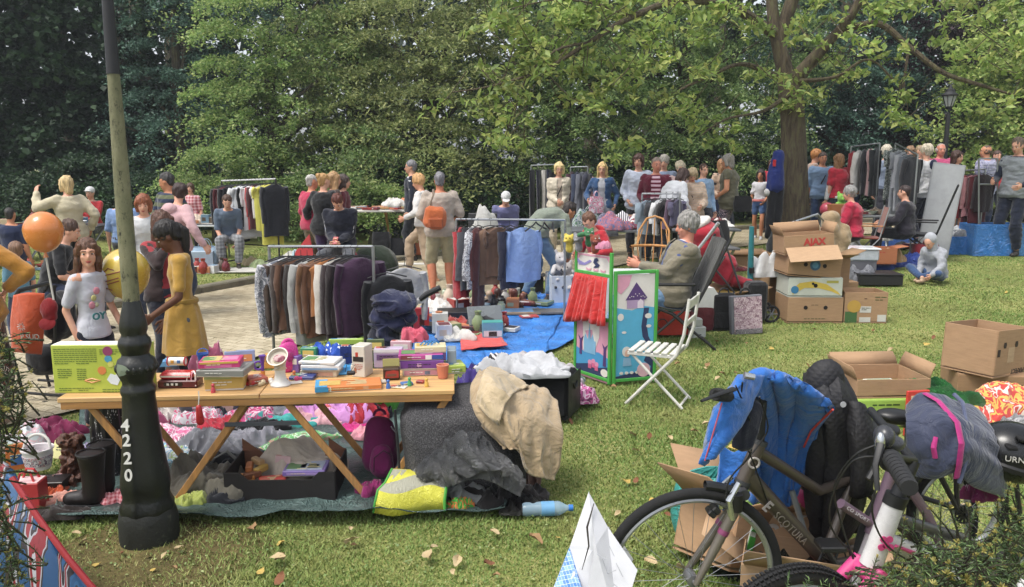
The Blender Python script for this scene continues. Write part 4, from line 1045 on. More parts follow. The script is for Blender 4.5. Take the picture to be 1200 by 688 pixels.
n2=N(nt,'ShaderNodeTexNoise',i_Scale=9.0,i_Detail=6.0,i_Roughness=.8);L(nt,mp,'Vector',n2,'Vector')
rp=ramp(nt,[(.35,'#4a4b38'),(.5,'#6b6a50'),(.6,'#7d7a60'),(.72,'#56583f')]);L(nt,n1,'Fac',rp,'Fac')
r2=ramp(nt,[(.36,'#20211a'),(.47,(1,1,1))]);L(nt,n2,'Fac',r2,'Fac')
mx=N(nt,'ShaderNodeMix',data_type='RGBA',blend_type='MULTIPLY',x0=1.0);L(nt,rp,'Color',mx,6);L(nt,r2,'Color',mx,7);L(nt,mx,2,b,'Base Color');b.inputs['Roughness'].default_value=.7
bp=N(nt,'ShaderNodeBump',i_Strength=.5,i_Distance=.01);L(nt,n2,'Fac',bp,'Height');L(nt,bp,'Normal',b,'Normal');PCOL=m
PBLK=pla('#1a1c19',.38,var=.4,bump=.5,wear=(.055,.06,.042))
LP=tH('lamp_post','tall cast iron lamp post with mossy shaft and white number 4220 on its black foot','lamp post',B0)
def zz(py):return P(176,py,B0.y).z-B0.z
def rr_(pxw,py=560):return pxw*.445*(B0.y*cs+(CAM_H-P(176,py,B0.y).z)*sn)/FPX
MB().lathe([(rr_(73),0),(rr_(74),zz(628)),(rr_(74),zz(606)),(rr_(70),zz(598)),(rr_(66),zz(594))],n=40).build('plinth',pla('#22241f',.6,var=.5,bump=.6,wear=(.07,.075,.05)),LP)
prof=[(66,596),(68,590),(60,583),(58,576),(62,568),(61,556),(57,545),(50,520),(46,500),(43,478),(41,462),(44,458),(44,454),(38,450),(38,446),(44,440),(50,434),(51,427),(46,421),(37,418),(34,414),(38,409),(42,403),(40,398),(33,394),(31,391),(35,386),(34,378),(29,368),(24,358),(21,352)]
MB().lathe([(rr_(w_,y_),zz(y_))for w_,y_ in prof],n=40,lobes=8,la=.02).build('foot',PBLK,LP)
MB().lathe([(rr_(21,354),zz(354)),(rr_(21,250),zz(250)),(rr_(18,150),zz(150)),(rr_(15.5,86),zz(86))],n=28).build('shaft',PCOL,LP)
MB().lathe([(rr_(17,87),zz(87)),(rr_(16,60),zz(60)),(rr_(13,-60),zz(-60)),(rr_(12,-200),zz(-200))],n=28).build('upper_shaft',pla('#23222a',.5,var=.3),LP)
bd=MB()
for k in range(20):
 a=2*PI*k/20;bd.ell((rr_(47)*math.cos(a),rr_(47)*math.sin(a),zz(430)),(.011,.011,.017),8,6)
bd.build('leaf_band',PBLK,LP)
MB().lathe([(.001,0),(.028,.004),(.0,.008)],(-.022,-rr_(51)+.004,zz(428)),9,rot=(PI/2+.1,0,0),lobes=3,la=.2).build('paint_fleck',pla('#8c9a83',.8),LP)
wm=pla('#e4e2da',.6)
for i,ch in enumerate('4220'):
 z=zz((492,509,529,548)[i]);text(ch,.075,wm,LP,(-.030+(0,.002,.003,.004)[i],-rr_((47,49,52,55)[i])-.003,z),(PI/2-.10,0,0),'number',.003,bold=.0015)
MB().lathe([(.03,4.6),(.16,4.75),(.22,5.2),(.05,5.35)],n=6).build('lantern',PBLK,LP)
HT=.61
FL_,FR_=on_table(66,467,HT),on_table(533,457,HT)
ax=(FR_-FL_);TW=ax.length;ang_=math.atan2(ax.y,ax.x);DT=.46
cen_=(FL_+FR_)/2;cen_.z=0
pine=wood('#d0a56c',None,0);TB=tH('folding_table','long low folding table of pale pine with slanted legs behind the lamp post','table',cen_,ang_)
for k in(-1,1):MB().box((k*TW/4,DT/2,HT-.012),(TW/2-.004,DT,.024),bev=.003).build('table_top',pine,TB)
MB().box((0,.012,HT-.042),(TW-.03,.02,.035),bev=.002).build('apron',wood('#a97a45',None,0),TB)
MB().box((0,DT-.012,HT-.042),(TW-.03,.02,.035),bev=.002).build('apron',wood('#a97a45',None,0),TB)
def tx(px,py,y):
 r=ray(px,py);nrm_=Ve((-math.sin(ang_),math.cos(ang_),0));p0=cen_+nrm_*y;t=(p0-Ve((0,0,CAM_H))).dot(nrm_)/r.dot(nrm_);q=Ve((0,0,CAM_H))+r*t-cen_
 return q.dot(Ve((math.cos(ang_),math.sin(ang_),0))),q.z
lm=wood('#b5844c',None,2)
for(x0,x1)in((100,208),(292,200),(330,436),(528,442)):
 for y in(.035,DT-.035):
  a=tx(x0,470,.03)[0];e=tx(x1,600,.03)[0];d=Ve((e-a,0,-(HT-.03)));l=d.length;an=math.atan2(d.x,-d.z)
  MB().box(((a+e)/2,y+(.024 if x0 in(292,532)else 0),(HT-.02)/2),(.034,.02,l),(0,-an,0),bev=.003).build('leg',lm,TB)
for(x0,x1,y_)in((262,354,.05),(262,354,DT-.08)):
 a,z=tx(x0,499,.03);e,_=tx(x1,499,.03);MB().box(((a+e)/2,y_,z),(e-a,.015,.022),bev=.002).build('cross_bar',pla('#50545c',.5),TB)
def TT(px,py):return on_table(px,py,HT+.001)
def green_art():
 p0=TT(64,462);p1=TT(172,461);w=(p1-p0).length+.02;h=.245;T=tH('game_box','large lime green box of a craft game standing upright behind the lamp post','game box',(p0+p1)/2+Ve((0,.06,0)),math.atan2(p1.y-p0.y,p1.x-p0.x))
 G_=pla('#b7c62c',.4,var=.05);MB().box((0,0,h/2),(w,.085,h),bev=.003).build('carton',G_,T)
 panel(T,-w/2+.004,w/2-.004,-.04,.04,0,pla('#f0efe0',.5),z=h)
 y=-.0428;tm=pla('#5b7420',.6)
 for(x,z,ww,r_)in((-.95,.92,.27,8),(-.5,.92,.27,8),(-.0,.9,.3,3),(-.9,.5,.18,5),(-.5,.5,.12,6),(-.9,.1,.25,2),(-.5,.1,.2,2),(.0,.07,.4,2)):
  wR(T,x*w/2,z*h,ww*w/2*1.6,r_,y,tm,.007,int(x*100))
 disc(T,.30*w/2-.03,.87*h,.024,y,pla('#9c3a6e'));disc(T,.30*w/2-.03,.71*h,.018,y,pla('#3f9fc9'));disc(T,.3*w/2-.02,.6*h,.015,y,pla('#d4d35a'));disc(T,.15*w/2-.03,.47*h,.021,y,pla('#e8853a'))
 disc(T,.6*w/2,.68*h,.012,y,pla('#e6dccb'));disc(T,.78*w/2,.68*h,.012,y,pla('#e6dccb'))
 b=MB();b.prism([(-.03,0),(-.01,.03),(.012,.022),(.03,.04),(.035,0),(.02,-.03),(-.012,-.022)],y-.002,y,0);b.build('print',pla('#dfe6ee'),T).location=(.24*w/2,0,.28*h)
 b=MB();b.prism([(-.03,-.024),(.03,-.034),(.038,.03),(-.02,.042)],y-.004,y,0);b.build('print',pla('#5f86c9'),T).location=(.62*w/2,0,.36*h)
 disc(T,.63*w/2,.38*h,.021,y-.003,pla('#7e2f55'));disc(T,.63*w/2,.38*h,.014,y-.005,pla('#d9cfd0'))
 b=MB();b.tube([(-.035,0,0),(0,0,.01),(.04,0,0),(0,0,-.01),(-.035,0,0)],.004,5);b.build('print',pla('#d98a2c'),T).location=(-.2*w/2,y,.26*h)
green_art()
def at(px,py,lift=0,dy=0):p=TT(px,py);p.z+=lift;p.y+=dy;return p
T=tH('toy_case','dark red flat electronic game with silver keys right of the lamp post','toy',at(212,452),.05);MB().box((0,0,.02),(.2,.1,.04),bev=.006).build('case',pla('#5e1c20',.35),T);MB().box((-.02,-.051,.022),(.09,.004,.02)).build('display',pla('#161616',.2),T)
for k in range(3):MB().box((-.045+k*.022,-.054,.022),(.012,.004,.010)).build('key',pla('#c9cac2',.4),T)
T=tH('toy_car_case','bright red plastic toy case with white stripe lying on the dark red game','toy',at(210,452,.041),.02);b=MB();b.box((0,0,.018),(.17,.08,.036),bev=.012);b.build('case',pla('#c9202a',.25),T);MB().box((0,-.0405,.018),(.15,.002,.008)).build('stripe',WHITE,T)
T=tH('toy_drum','small white and red drum with coloured pictures lying on the red toy case','toy',at(209,443,.07),0)
MB().lathe([(.001,-.045),(.022,-.045),(.022,.045),(.001,.045)],(0,0,.022),20,rot=(0,PI/2,0)).build('drum_shell',pla('#ebe7e0',.3),T)
for s in(-1,1):MB().torus((s*.045,0,.022),.022,.004,(0,1,0),(0,0,1),20,6).build('hoop',pla('#c4202c',.3),T)
for k,c in enumerate(('#e0a030','#4b7fc0')):MB().box((-.018+k*.034,-.02,.024),(.018,.008,.018),bev=.002).build('picture',pla(c),T)
T=tH('toy_block','pale blue plastic toy roof piece behind the drum','toy',at(198,428),.3);MB().prism([(-.045,0),(.045,0),(.03,.03),(-.03,.03)],-.03,.03).build('block',pla('#6fb1e2',.3),T);MB().box((0,0,.035),(.04,.03,.01),bev=.002).build('stud',pla('#6fb1e2',.3),T)
T=tH('toy_block','royal blue plastic toy bucket behind the pink box','toy',at(238,424),.3);MB().lathe([(.022,0),(.034,.05),(.030,.05),(.019,.004)],n=18).build('bucket',pla('#2f63b8',.3),T);MB().torus((0,0,.05),.03,.003,(1,0,0),(0,.5,.8),16,5,a0=0,a1=PI).build('handle',pla('#2f63b8',.3),T)
T=tH('maraca','red plastic hand toy hanging on a pale cord over the table edge','toy',at(236,463,0,-.03));T.location.z=HT
MB().tube([(0,0,.03),(.004,-.01,0),(0,-.014,-.04)],.003,5).build('cord',WHITE,T);b=MB();b.cap((0,-.012,-.05),(.003,-.012,-.12),.014,.02);b.build('grip',pla('#c21f26',.3),T)
T=tH('ribbon_tie','white and pink ribbon tied in a loop on the red toys','ribbon',at(228,452,.06));
for k in range(3):MB().tube([(0,0,.02),(.02*(k-1),-.03,.01),(.025*(k-1),-.045,-.05)],.004,5,flat=.4).build('strand',pla(('#e8dcd8','#d98a9a','#e8dcd8')[k],.6),T)
r0=math.atan2(ax.y,ax.x)
gB('mustard yellow cardboard box at the bottom of the stack under the pink box',at(262,457,0,.05),(.19,.13,.075),r0+.06,'#c9a64a',[(.0,.7,.8,.98,'#a9b06a')],rough=.6)
gB('wide flat grey box between the yellow box and the pink box',at(262,457,.076,.045),(.24,.17,.036),r0-.08,'#8b8a84',rough=.4,top=[(.1,.9,.1,.9,'#b9b5ae')])
T=gB('bright pink and yellow doll box on top of the grey box',at(258,457,.114,.04),(.2,.13,.04),r0+.1,'#d8357e',[(.04,.96,.7,.95,'#e0b840'),(.15,.8,.2,.55,'#e96aa6')],top=[(.1,.5,.1,.9,'#ecc24a'),(.55,.92,.2,.8,'#e98ab8')])
gB('lavender puzzle box with orange picture leaning behind the doll box',at(282,434,0),(.16,.05,.11),r0+.25,'#8e9cc6',[(.08,.6,.3,.75,'#a9c4e0'),(.5,.9,.45,.8,'#d98a4a')],tilt=(-.15,0))
gB('small brick red game box right of the yellow box',at(298,450,0,.02),(.1,.1,.035),r0+.6,'#b65a40')
T=tH('toy_suitcase','hot pink plastic toy case with rounded handle behind the cream sweet machine','toy case',at(334,440,0,.08),r0+.5)
b=MB();b.cap((0,0,.05),(0,0,.12),.06,.055,20);b.move(lambda v:Ve((v.x,v.y*.45,v.z-.0)));b.build('shell',pla('#e0359a',.25),T)
MB().torus((0,0,.15),.03,.009,(1,0,0),(0,0,1),20,8,a0=0,a1=PI).build('handle',pla('#e0359a',.25),T);MB().ell((0,-.03,.09),(.02,.006,.03)).build('catch',pla('#b42a7c',.3),T)
T=tH('toy_trumpet','purple plastic toy trumpet standing left of the pink case','toy',at(307,442,0,.02),.2);MB().tube([(0,0,0),(0,0,.07),(.0,0,.1),(.0,0,.115)],[.008,.008,.014,.02],12).build('horn',pla('#6b3fb0',.3),T);MB().torus((-.022,0,.06),.022,.006,(1,0,0),(0,0,1),18,6).build('loop',pla('#6b3fb0',.3),T);MB().tube([(.0,0,.0),(0,0,.03)],.012,10).build('mouthpiece',pla('#e08a2c',.3),T)
for k,(px,py,c,w_,nm)in enumerate(((292,452,'#c62a30',.05,'red'),(306,452,'#d4c098',.035,'cream'),(318,450,'#e9e4dc',.03,'white'),(332,447,'#c92a6a',.05,'magenta'),(352,446,'#cf3a78',.055,'dark pink'))):
 T=tH('toy_piece',f'small {nm} plastic toy piece lying left of the orange box','toy',at(px,py),k);b=MB();b.box((0,0,.01),(w_,.02,.02),bev=.006);b.ell((w_*.4,0,.016),.014,10,7);b.build('piece',pla(c,.3),T)
T=tH('sweet_machine','white and cream plastic machine with round tilted dish on top at the table edge','toy machine',at(327,453,0,.03),0)
MB().lathe([(.052,0),(.053,.006),(.046,.014),(.032,.03),(.026,.06),(.028,.085)],n=28).build('base',pla('#dcdcd8',.3),T)
MB().lathe([(.028,0),(.03,.03),(.036,.05)],(0,0,.083),28).build('neck',pla('#cfc4ae',.35),T)
MB().lathe([(.02,-.02),(.045,.01),(.056,.032),(.05,.032),(.042,.012),(.0,0.0)],(0,-.004,.135),30,rot=(.75,-.15,0)).build('dish',pla('#d3c8b4',.35),T)
MB().ell((.004,-.018,.146),(.03,.024,.012),rot=(.7,0,0)).build('sweet_lump',fab('#b0707a','print','#d8b0b0',c3='#8a4a5a'),T)
MB().tube([(-.03,-.03,.085),(0,-.036,.1),(.03,-.03,.11),(.038,-.01,.09)],.0022,5).build('cord',WHITE,T)
gB('cream puzzle box with printed border at the bottom of the board games',at(375,441,0,.05),(.2,.13,.035),r0-.15,'#c9b9a0',[(.1,.9,.2,.8,'#b98d78')])
gB('white board game box with blue edge in the middle of the board games',at(377,441,.036,.05),(.21,.15,.03),r0-.1,'#dde0e2',[(.05,.95,.2,.5,'#6f9fca')])
gB('flat white game lid on top of the board games',at(374,441,.067,.05),(.2,.14,.018),r0-.2,'#e6e4e0',[(.1,.6,.2,.8,'#b8c4d4')])
gB('flat navy and purple game box left of the blue binder',at(352,447,0,.06),(.13,.09,.02),r0-.1,'#3a4a8c')
T=tH('binder','bright sky blue plastic folder lying under the orange box','folder',at(395,440,0,.1),r0+.1);MB().box((0,0,.006),(.28,.2,.012),bev=.003).build('cover',pla('#3fa0dc',.3),T);MB().box((-.13,0,.008),(.02,.2,.016),bev=.003).build('spine',pla('#2f8cc8',.3),T)
T=gB('long orange game box with blue corner at the front edge of the table',at(405,459,0,.075),(.33,.145,.028),r0+.13,'#df8030',[(.0,.2,.14,.95,'#2f98cf'),(.22,.24,.14,.95,'#e9dcc8'),(.3,.6,.4,.6,'#e8a060'),(.72,.8,.25,.8,'#d9a070')],top=[(0,.18,0,1,'#3aa0d4')])
T=tH('mouse','small black remote control box with wire on the orange box','toy',at(409,452,.04,.06),.2);MB().box((0,0,.012),(.045,.032,.02),bev=.006).build('case',BLK,T);MB().tube([(0,.01,.02),(.02,.03,.045),(-.02,.04,.05),(-.03,.03,.01)],.002,5).build('wire',BLK,T)
p=at(383,424,.03);hE('royal blue star patterned cloth bag behind the board games',p,.2,.12,.08,fab('#2a5cc4','star','#e8ecf4',ps=1.6),.1,4,'cloth bag','cloth_bag')
T=gB('navy box with white dots standing behind the blue cloth',at(408,432,0,.1),(.12,.05,.11),r0,'#e3e8ec',lid=False,cat='box',name='dotted_box')
T.children[0].data.materials[0]=fab('#2c3c78','dots','#e8ecf0',ps=4,sheen=0)
gB('lime green strip box seen behind the dotted box',at(400,428,0,.15),(.2,.03,.12),r0,'#a6c83a',lid=False,cat='box')
T=gB('tall cream box with red and black lettering standing on the table',at(424,441,0,.03),(.075,.1,.17),r0-.35,'#ddd5c6',[(.1,.9,.5,.66,'#2e2a2a'),(.3,.5,.66,.8,'#c43a2c'),(.15,.35,.1,.3,'#b07a5a')],lid=False,cat='box')
wR(T,-.02,.07,.045,4,-.0505,pla('#c05040'),.006,3)
T=tH('tin','brown metal tin with red picture and open yellowish lid on the table','tin',at(458,446,0,.03),r0+.1)
b=MB();b.box((0,0,.033),(.088,.06,.066),bev=.008);b.build('tin_box',pla('#4b3326',.35,metal=.4),T);b=MB();b.prism([(-.036,.015),(.036,.015),(.036,.05),(.012,.056),(-.03,.05)],-.0325,-.030);b.build('picture',pla('#b53326',.4),T);MB().box((-.0,-.0335,.03),(.05,.001,.014),bev=.0004).build('picture',pla('#7c4a35',.5),T)
MB().box((.0,.03,.082),(.09,.006,.045),(-.35,0,0),bev=.003).build('lid',pla('#9a8f45',.4),T)
gB('cream game box with pink pattern at the bottom of the purple stack',at(492,441,0,.07),(.2,.13,.035),r0+.02,'#d9cdb6',[(.05,.95,.15,.9,'#c98a98'),(.2,.35,.2,.8,'#e6c35a'),(.6,.75,.2,.8,'#8aa8c8')])
gB('deep purple doll box in the middle of the stack on the table',at(493,441,.036,.07),(.24,.14,.05),r0+.0,'#7a3f98',[(.0,.03,.1,.9,'#e8d8e8'),(.4,.5,.3,.7,'#d9a6cf')])
T=gB('flat box with heroine pictures and white and blue label on the purple box',at(492,441,.088,.07),(.24,.14,.03),r0+.03,'#c0489a',[(.05,.3,.2,.95,'#8c3a4a'),(.6,.74,.1,.95,'#e8e4e4'),(.75,1,.1,.95,'#2f52a6')])
gB('lilac box with purple lettering behind the tin',at(452,436,0,.12),(.16,.06,.11),r0-.05,'#c9b4cf',[(.1,.9,.4,.7,'#7c5a8c'),(0,1,.8,.95,'#e9e6e6')],lid=False)
gB('open cream lidless carton on top of the purple stack',at(503,441,.12,.085),(.17,.11,.035),r0+.05,'#d6ca9e',rough=.6)
T=tH('flower_toy','blue plastic strap toy lying in the cream carton','toy',at(500,441,.157,.08));
for k in range(4):MB().tube([(-.04+k*.02,-.02,0),(-.02+k*.02,0,.02),(.0+k*.02,.02,.004)],.004,5).build('strap',pla('#2f86c9',.3),T)
gB('clear plastic lidded box right of the purple stack',at(528,438,0,.1),(.05,.12,.12),r0,'#9aa9b8',lid=False,rough=.15)
T=gB('lime green book shaped box under the coral cup',at(531,440,0,.1),(.1,.14,.045),r0+.2,'#b3c944',[(.2,.8,.3,.6,'#7a9a3a')],top=[(.1,.9,.2,.9,'#c9d66a')])
T=tH('cup','coral ribbed paper cup standing at the right end of the table','cup',at(519,443,0,.0));MB().lathe([(.022,0),(.025,.002),(.033,.072),(.031,.073),(.028,.06),(.0,.055)],n=40,lobes=20,la=.02).build('cup_wall',pla('#d67a58',.5),T);MB().torus((0,0,.073),.032,.0022,(1,0,0),(0,1,0),28,6).build('rim',pla('#e6a184',.5),T)
gB('small white card packet left of the upright cream box',at(414,437,0),(.02,.06,.05),r0,'#e4e0d8',lid=False)
for k,(px,py,c,s_)in enumerate(((470,399,'#d95a7a',.05),(452,402,'#e6b8cc',.05))):pass
def gS(name,label,pts,mat,amp=.012,lift=.03,n=46,cat='tarp',seed=0,edge=.02):
 """pts: four ground corners (near-left, near-right, far-right, far-left)"""
 a,b_,c,d=[Ve(p)for p in pts];rows=[]
 for i in range(n+1):
  t=i/n;row=[]
  for j in range(n+1):
   s=j/n;p=(a.lerp(b_,s)).lerp(d.lerp(c,s),t);q=Ve((p.x*2.2,p.y*2.2,seed));w_=noise.noise_vector(q)
   e=min(s,1-s,t,1-t)
   p=p+Ve((w_.x,w_.y,0))*(.08 if e<.001 else.0)
   r=1-abs(noise.noise(q*1.3+w_*.8))*2.2;r2=1-abs(noise.noise(q*3.5+w_))*2.2
   z=gz(p.x,p.y)+lift+amp*(r*.8+r2*.45)+(edge*max(0,1-e*18)*(.5+noise.noise(q*1.6)))
   row.append(Ve((p.x,p.y,max(z,gz(p.x,p.y)+.028))))
  rows.append(row)
 o=MB().loft(rows).build(name,mat,angle=85);s=o.modifiers.new('t','SOLIDIFY');s.thickness=.004;return tag(o,label,cat)
GT=film('#3c5a55',.33,scale=7,strength=.9,c2=(.16,.24,.225))
gS('green_tarp','crinkled dark green plastic tarp under the clothes and toys behind the table',[G(52,622),G(600,612),G(640,470),G(110,462)],GT,.02,.035,60,edge=.05)
R_=random.Random(21)
def GP(px,py,lift=.045):return G(px,py,lift)
GC='clothes heaped on the green tarp'
cl=[(205,490,.35,.3,.13,fab('#c22a35'),'red jacket crumpled by the girl in the yellow dress'),(215,475,.3,.2,.12,fab('#d8485a'),'coral red top between the grey leggings of the girl'),(300,486,.45,.3,.08,fab('#e2b0a4'),'pale salmon pink sheet of cloth behind the table legs'),(262,492,.4,.25,.1,fab('#1f2333'),'navy trousers folded beside the coral shirt'),(330,488,.35,.25,.09,fab('#7c8088'),'grey cardigan seen between the table legs'),(290,500,.35,.2,.08,fab('#d04a84','print','#f0d0dc',c3='#3aa0a0'),'pink printed girl shirt under the table'),(255,510,.3,.2,.06,fab('#b8243a'),'dark red shorts lying flat under the table'),(345,505,.35,.16,.05,fab('#2aa7a2'),'turquoise top lying flat under the grey rail of the table'),(310,512,.3,.2,.06,fab('#1b1c20'),'black leggings next to the turquoise top'),(395,495,.6,.34,.17,fab('#cf8ccf',rough=.8),'big lilac fleece jacket heaped in the middle of the tarp'),(360,490,.4,.24,.12,fab('#d9606a'),'coral pink jumper left of the lilac fleece'),(372,502,.4,.2,.08,fab('#e5aab4'),'pale pink blanket under the lilac fleece'),(428,500,.35,.2,.12,fab('#b01d30'),'deep red coat right of the lilac fleece'),(425,512,.28,.14,.05,fab('#d32a86'),'magenta leggings in front of the red coat'),(448,497,.16,.14,.09,fab('#1f1a26'),'small black sweater next to the red coat'),(205,525,.4,.2,.08,fab('#dd6f9c','print','#f5dbe6'),'pink flowered dress behind the lamp post'),(212,545,.35,.22,.07,fab('#dfe4ea','print','#7ab8d8',c3='#b8d88a'),'white and pale blue baby clothes by the lamp post'),(246,541,.42,.26,.13,fab('#8a8c95'),'grey marl sweater folded over by the lamp post'),(290,531,.38,.2,.08,fab('#8f8f9a'),'light grey shirt crumpled behind the green scarf'),(275,550,.4,.2,.06,fab('#23252b'),'black cardigan flattened under the grey sweater'),(345,528,.44,.16,.05,fab('#6fc274','print','#d8ead0',c3='#c89a8a'),'bright green printed scarf above the beige pillow'),(300,560,.35,.15,.05,fab('#355a68','print','#d8e0e4'),'teal patterned top behind the black crate'),(240,580,.5,.3,.16,fab('#6a6558'),'khaki grey canvas jacket heaped by the foot of the table'),(270,590,.3,.2,.06,fab('#22242a'),'dark navy cloth in front of the khaki jacket'),(225,600,.2,.1,.05,fab('#a8b44a'),'small lime green cloth at the foot of the lamp post'),(205,575,.16,.12,.05,fab('#c8ccd2'),'small white towel right behind the lamp post foot'),(170,512,.3,.2,.09,fab('#e06a98'),'candy pink T-shirt right behind the foot of the lamp post'),(235,500,.3,.2,.1,fab('#dedee2','print','#e06a90'),'white dress with pink dots under the left of the table'),(320,474,.3,.2,.12,fab('#e8a0c0'),'baby pink jumper far under the table'),(272,474,.3,.2,.12,fab('#d8402f'),'tomato red shirt far under the table'),(405,478,.35,.2,.12,fab('#e6e0e2','stripe','#c83a5a',ps=2),'white and red striped top at the far edge of the green tarp'),(360,476,.3,.2,.1,fab('#5a7ac0'),'mid blue trousers at the far edge of the green tarp'),(190,500,.25,.2,.1,fab('#f0e8e0'),'cream baby vest behind the lamp post'),(435,520,.2,.12,.06,fab('#f0a0b0'),'peach pink sock bundle left of the purple rucksack'),]
for k,(px,py,w_,d_,h_,mt,lb)in enumerate(cl):
 hE(lb,GP(px,py),w_,d_,h_,mt,R_.uniform(-.5,.5),k+1,group=None)
hE('plump beige pillow lying behind the black crate of toys',GP(346,566),.5,.34,.2,fab('#cdbfae'),.1,77,'pillow','pillow',fold=.4,flat=.9)
T=tH('duffel_strap','grey webbing bag strap looping up from the khaki jacket','strap',GP(262,566));MB().tube([(-.1,0,.02),(-.04,0,.1),(.03,0,.14),(.09,0,.08),(.07,.02,.0)],.016,8,flat=.3).build('webbing',fab('#787a72'),T)
cp=G(330,592,.04);cw=.52
T=tH('fruit_crate','black cardboard fruit crate full of toys and books under the table','crate',cp+Ve((0,.14,0)),.03);cb=card('#221d1c',.7);ci=card('#8a5a40')
w2,d2,h2=cw/2+.02,.17,.11
MB().box((0,0,.008),(w2*2,d2*2,.012)).build('bottom',cb,T)
for sy in(-1,1):
 pf_=[(-w2,0),(w2,0),(w2,h2+.04),(w2-.08,h2+.04),(w2-.12,h2),(-w2+.12,h2),(-w2+.08,h2+.04),(-w2,h2+.04)]
 MB().prism(pf_,sy*d2-.004,sy*d2+.004).build('side_panel',cb if sy<0 else ci,T)
for sx in(-1,1):MB().box((sx*w2,0,h2/2+.02),(.008,d2*2-.01,h2+.04)).build('end_panel',cb if sx<0 else cb,T)
for sx in(-1,1):MB().prism([(0,0),(.09,0),(0,.07)],-.003,.003,M_=Matrix.Rotation(.0,3,'Z')).build('corner_flap',ci,T).location=(sx*w2-(.09 if sx>0 else 0),d2-.02,h2+.04)
cpz=cp+Ve((0,.14,.03))
for k in range(5):
 T=tH('toy_brick',f'{("orange", "brown", "mustard", "amber", "tan")[k]} wooden toy piece in the left of the black crate','toy',cpz+Ve((-.2+.03*(k%3),-.06+.05*(k//2),.03+.012*k)),k*.6);MB().box((0,0,.02),(.09,.035,.035),bev=.006).build('block',pla(('#c9822e','#7a4a2a','#c9a03a','#b86a2a','#b8905a')[k],.5),T)
T=gB('lilac fairy tale book box lying in the black crate',cpz+Ve((.1,0,.06)),(.22,.16,.03),.05,'#8a72c0',[(.1,.9,.3,.7,'#b89ad8')],top=[(.08,.92,.1,.9,'#b9c4dc'),(.2,.5,.3,.7,'#d8a8c8'),(.55,.8,.25,.6,'#8fa86a')])
gB('pink greeting card standing in the black crate',cpz+Ve((-.04,.02,.0)),(.09,.008,.13),-.2,'#d9b4b4',[(.25,.75,.2,.6,'#c26a6a')],lid=False,tilt=(-.2,0),cat='card')
gB('flat red lidded game at the bottom of the black crate',cpz+Ve((-.06,-.08,.0)),(.14,.1,.05),.2,'#c8382e')
T=tH('rucksack','purple school rucksack standing beside the grey seat cushion','rucksack',GP(447,566),.3)
b=MB();b.cap((0,0,.1),(0,0,.26),.1,.085,20);b.move(lambda v:Ve((v.x,v.y*.62,max(0,v.z))));fI(rM(b,.012,4),'body',fab('#7c1c5c'),T,.012)
b=MB();b.cap((0,-.07,.07),(0,-.07,.14),.07,.06,16);b.move(lambda v:Ve((v.x,v.y*.8,max(.005,v.z))));fI(rM(b,.01,4),'pocket',fab('#8c2468'),T,.008)
MB().tube([(-.055,-.118,.07),(-.05,-.12,.15),(0,-.12,.185),(.05,-.12,.15),(.055,-.118,.07)],.004,6).build('zip',fab('#4a1238'),T);MB().torus((0,0,.345),.03,.008,(1,0,0),(0,0,1),16,6,a0=0,a1=PI).build('handle',fab('#7c1c5c'),T)
MB().tube([(.05,-.08,.3),(.085,-.07,.25),(.09,-.06,.2)],.008,6,flat=.5).build('strap',fab('#a8a0ac'),T)
hE('small magenta knitted bow at the foot of the purple rucksack',GP(437,588),.14,.1,.06,'#8e1f62',0,31,'cloth','cloth')
T=tH('basin','green plastic basin half hidden under the right end of the table','basin',GP(440,487),0);MB().lathe([(.15,0),(.2,.12),(.215,.125),(.215,.135),(.19,.13),(.145,.01),(0,.008)],n=36).build('bowl',pla('#62c032',.3),T)
gB('navy and white striped cushion box far under the table',GP(345,478),(.3,.08,.09),0,'#3a3f86',[(k/8,k/8+.05,.1,.9,'#c9cbe0')for k in range(8)],lid=False,cat='box')
cu=G(542,603,.04);T=tH('seat_cushion','large dark grey upholstered foam block standing under the right end of the table','cushion',cu+Ve((.0,.34,0)),.08)
b=MB();b.box((0,0,.24),(.62,.5,.47),bev=.06);b.box((-.02,.02,.25),(.6,.44,.5),bev=.08);
b.move(lambda v:Ve((v.x-.08*(v.z-.24)+.02*math.sin(v.y*6),v.y+.12*(v.z-.24),v.z)))
m,nt,bb=nodes('speckled_upholstery');mp=coord(nt);nn=N(nt,'ShaderNodeTexNoise',i_Scale=160.0,i_Detail=2.0);L(nt,mp,'Vector',nn,'Vector');rp=ramp(nt,[(.35,'#2c2b2d'),(.6,'#4c4b4d'),(.75,'#6c6a6a')]);L(nt,nn,'Fac',rp,'Fac');L(nt,rp,'Color',bb,'Base Color');bb.inputs['Roughness'].default_value=1
n2=N(nt,'ShaderNodeTexNoise',i_Scale=5.0,i_Detail=4.0);L(nt,mp,'Vector',n2,'Vector');bp=N(nt,'ShaderNodeBump',i_Strength=.5,i_Distance=.05);L(nt,n2,'Fac',bp,'Height');L(nt,bp,'Normal',bb,'Normal');UPH=m
fI(rM(b,.018,6),'foam_block',UPH,T,.012,(4,4,4),2)
MB().tube([(-.34,-.25,.03),(-.345,-.24,.25),(-.36,-.2,.47)],.008,6).build('piping',fab('#1c1c1e'),T)
C0=cu+Ve((0,.34,0))
def PX(px,py,y):return P(px,py,y)
y0=cu.y
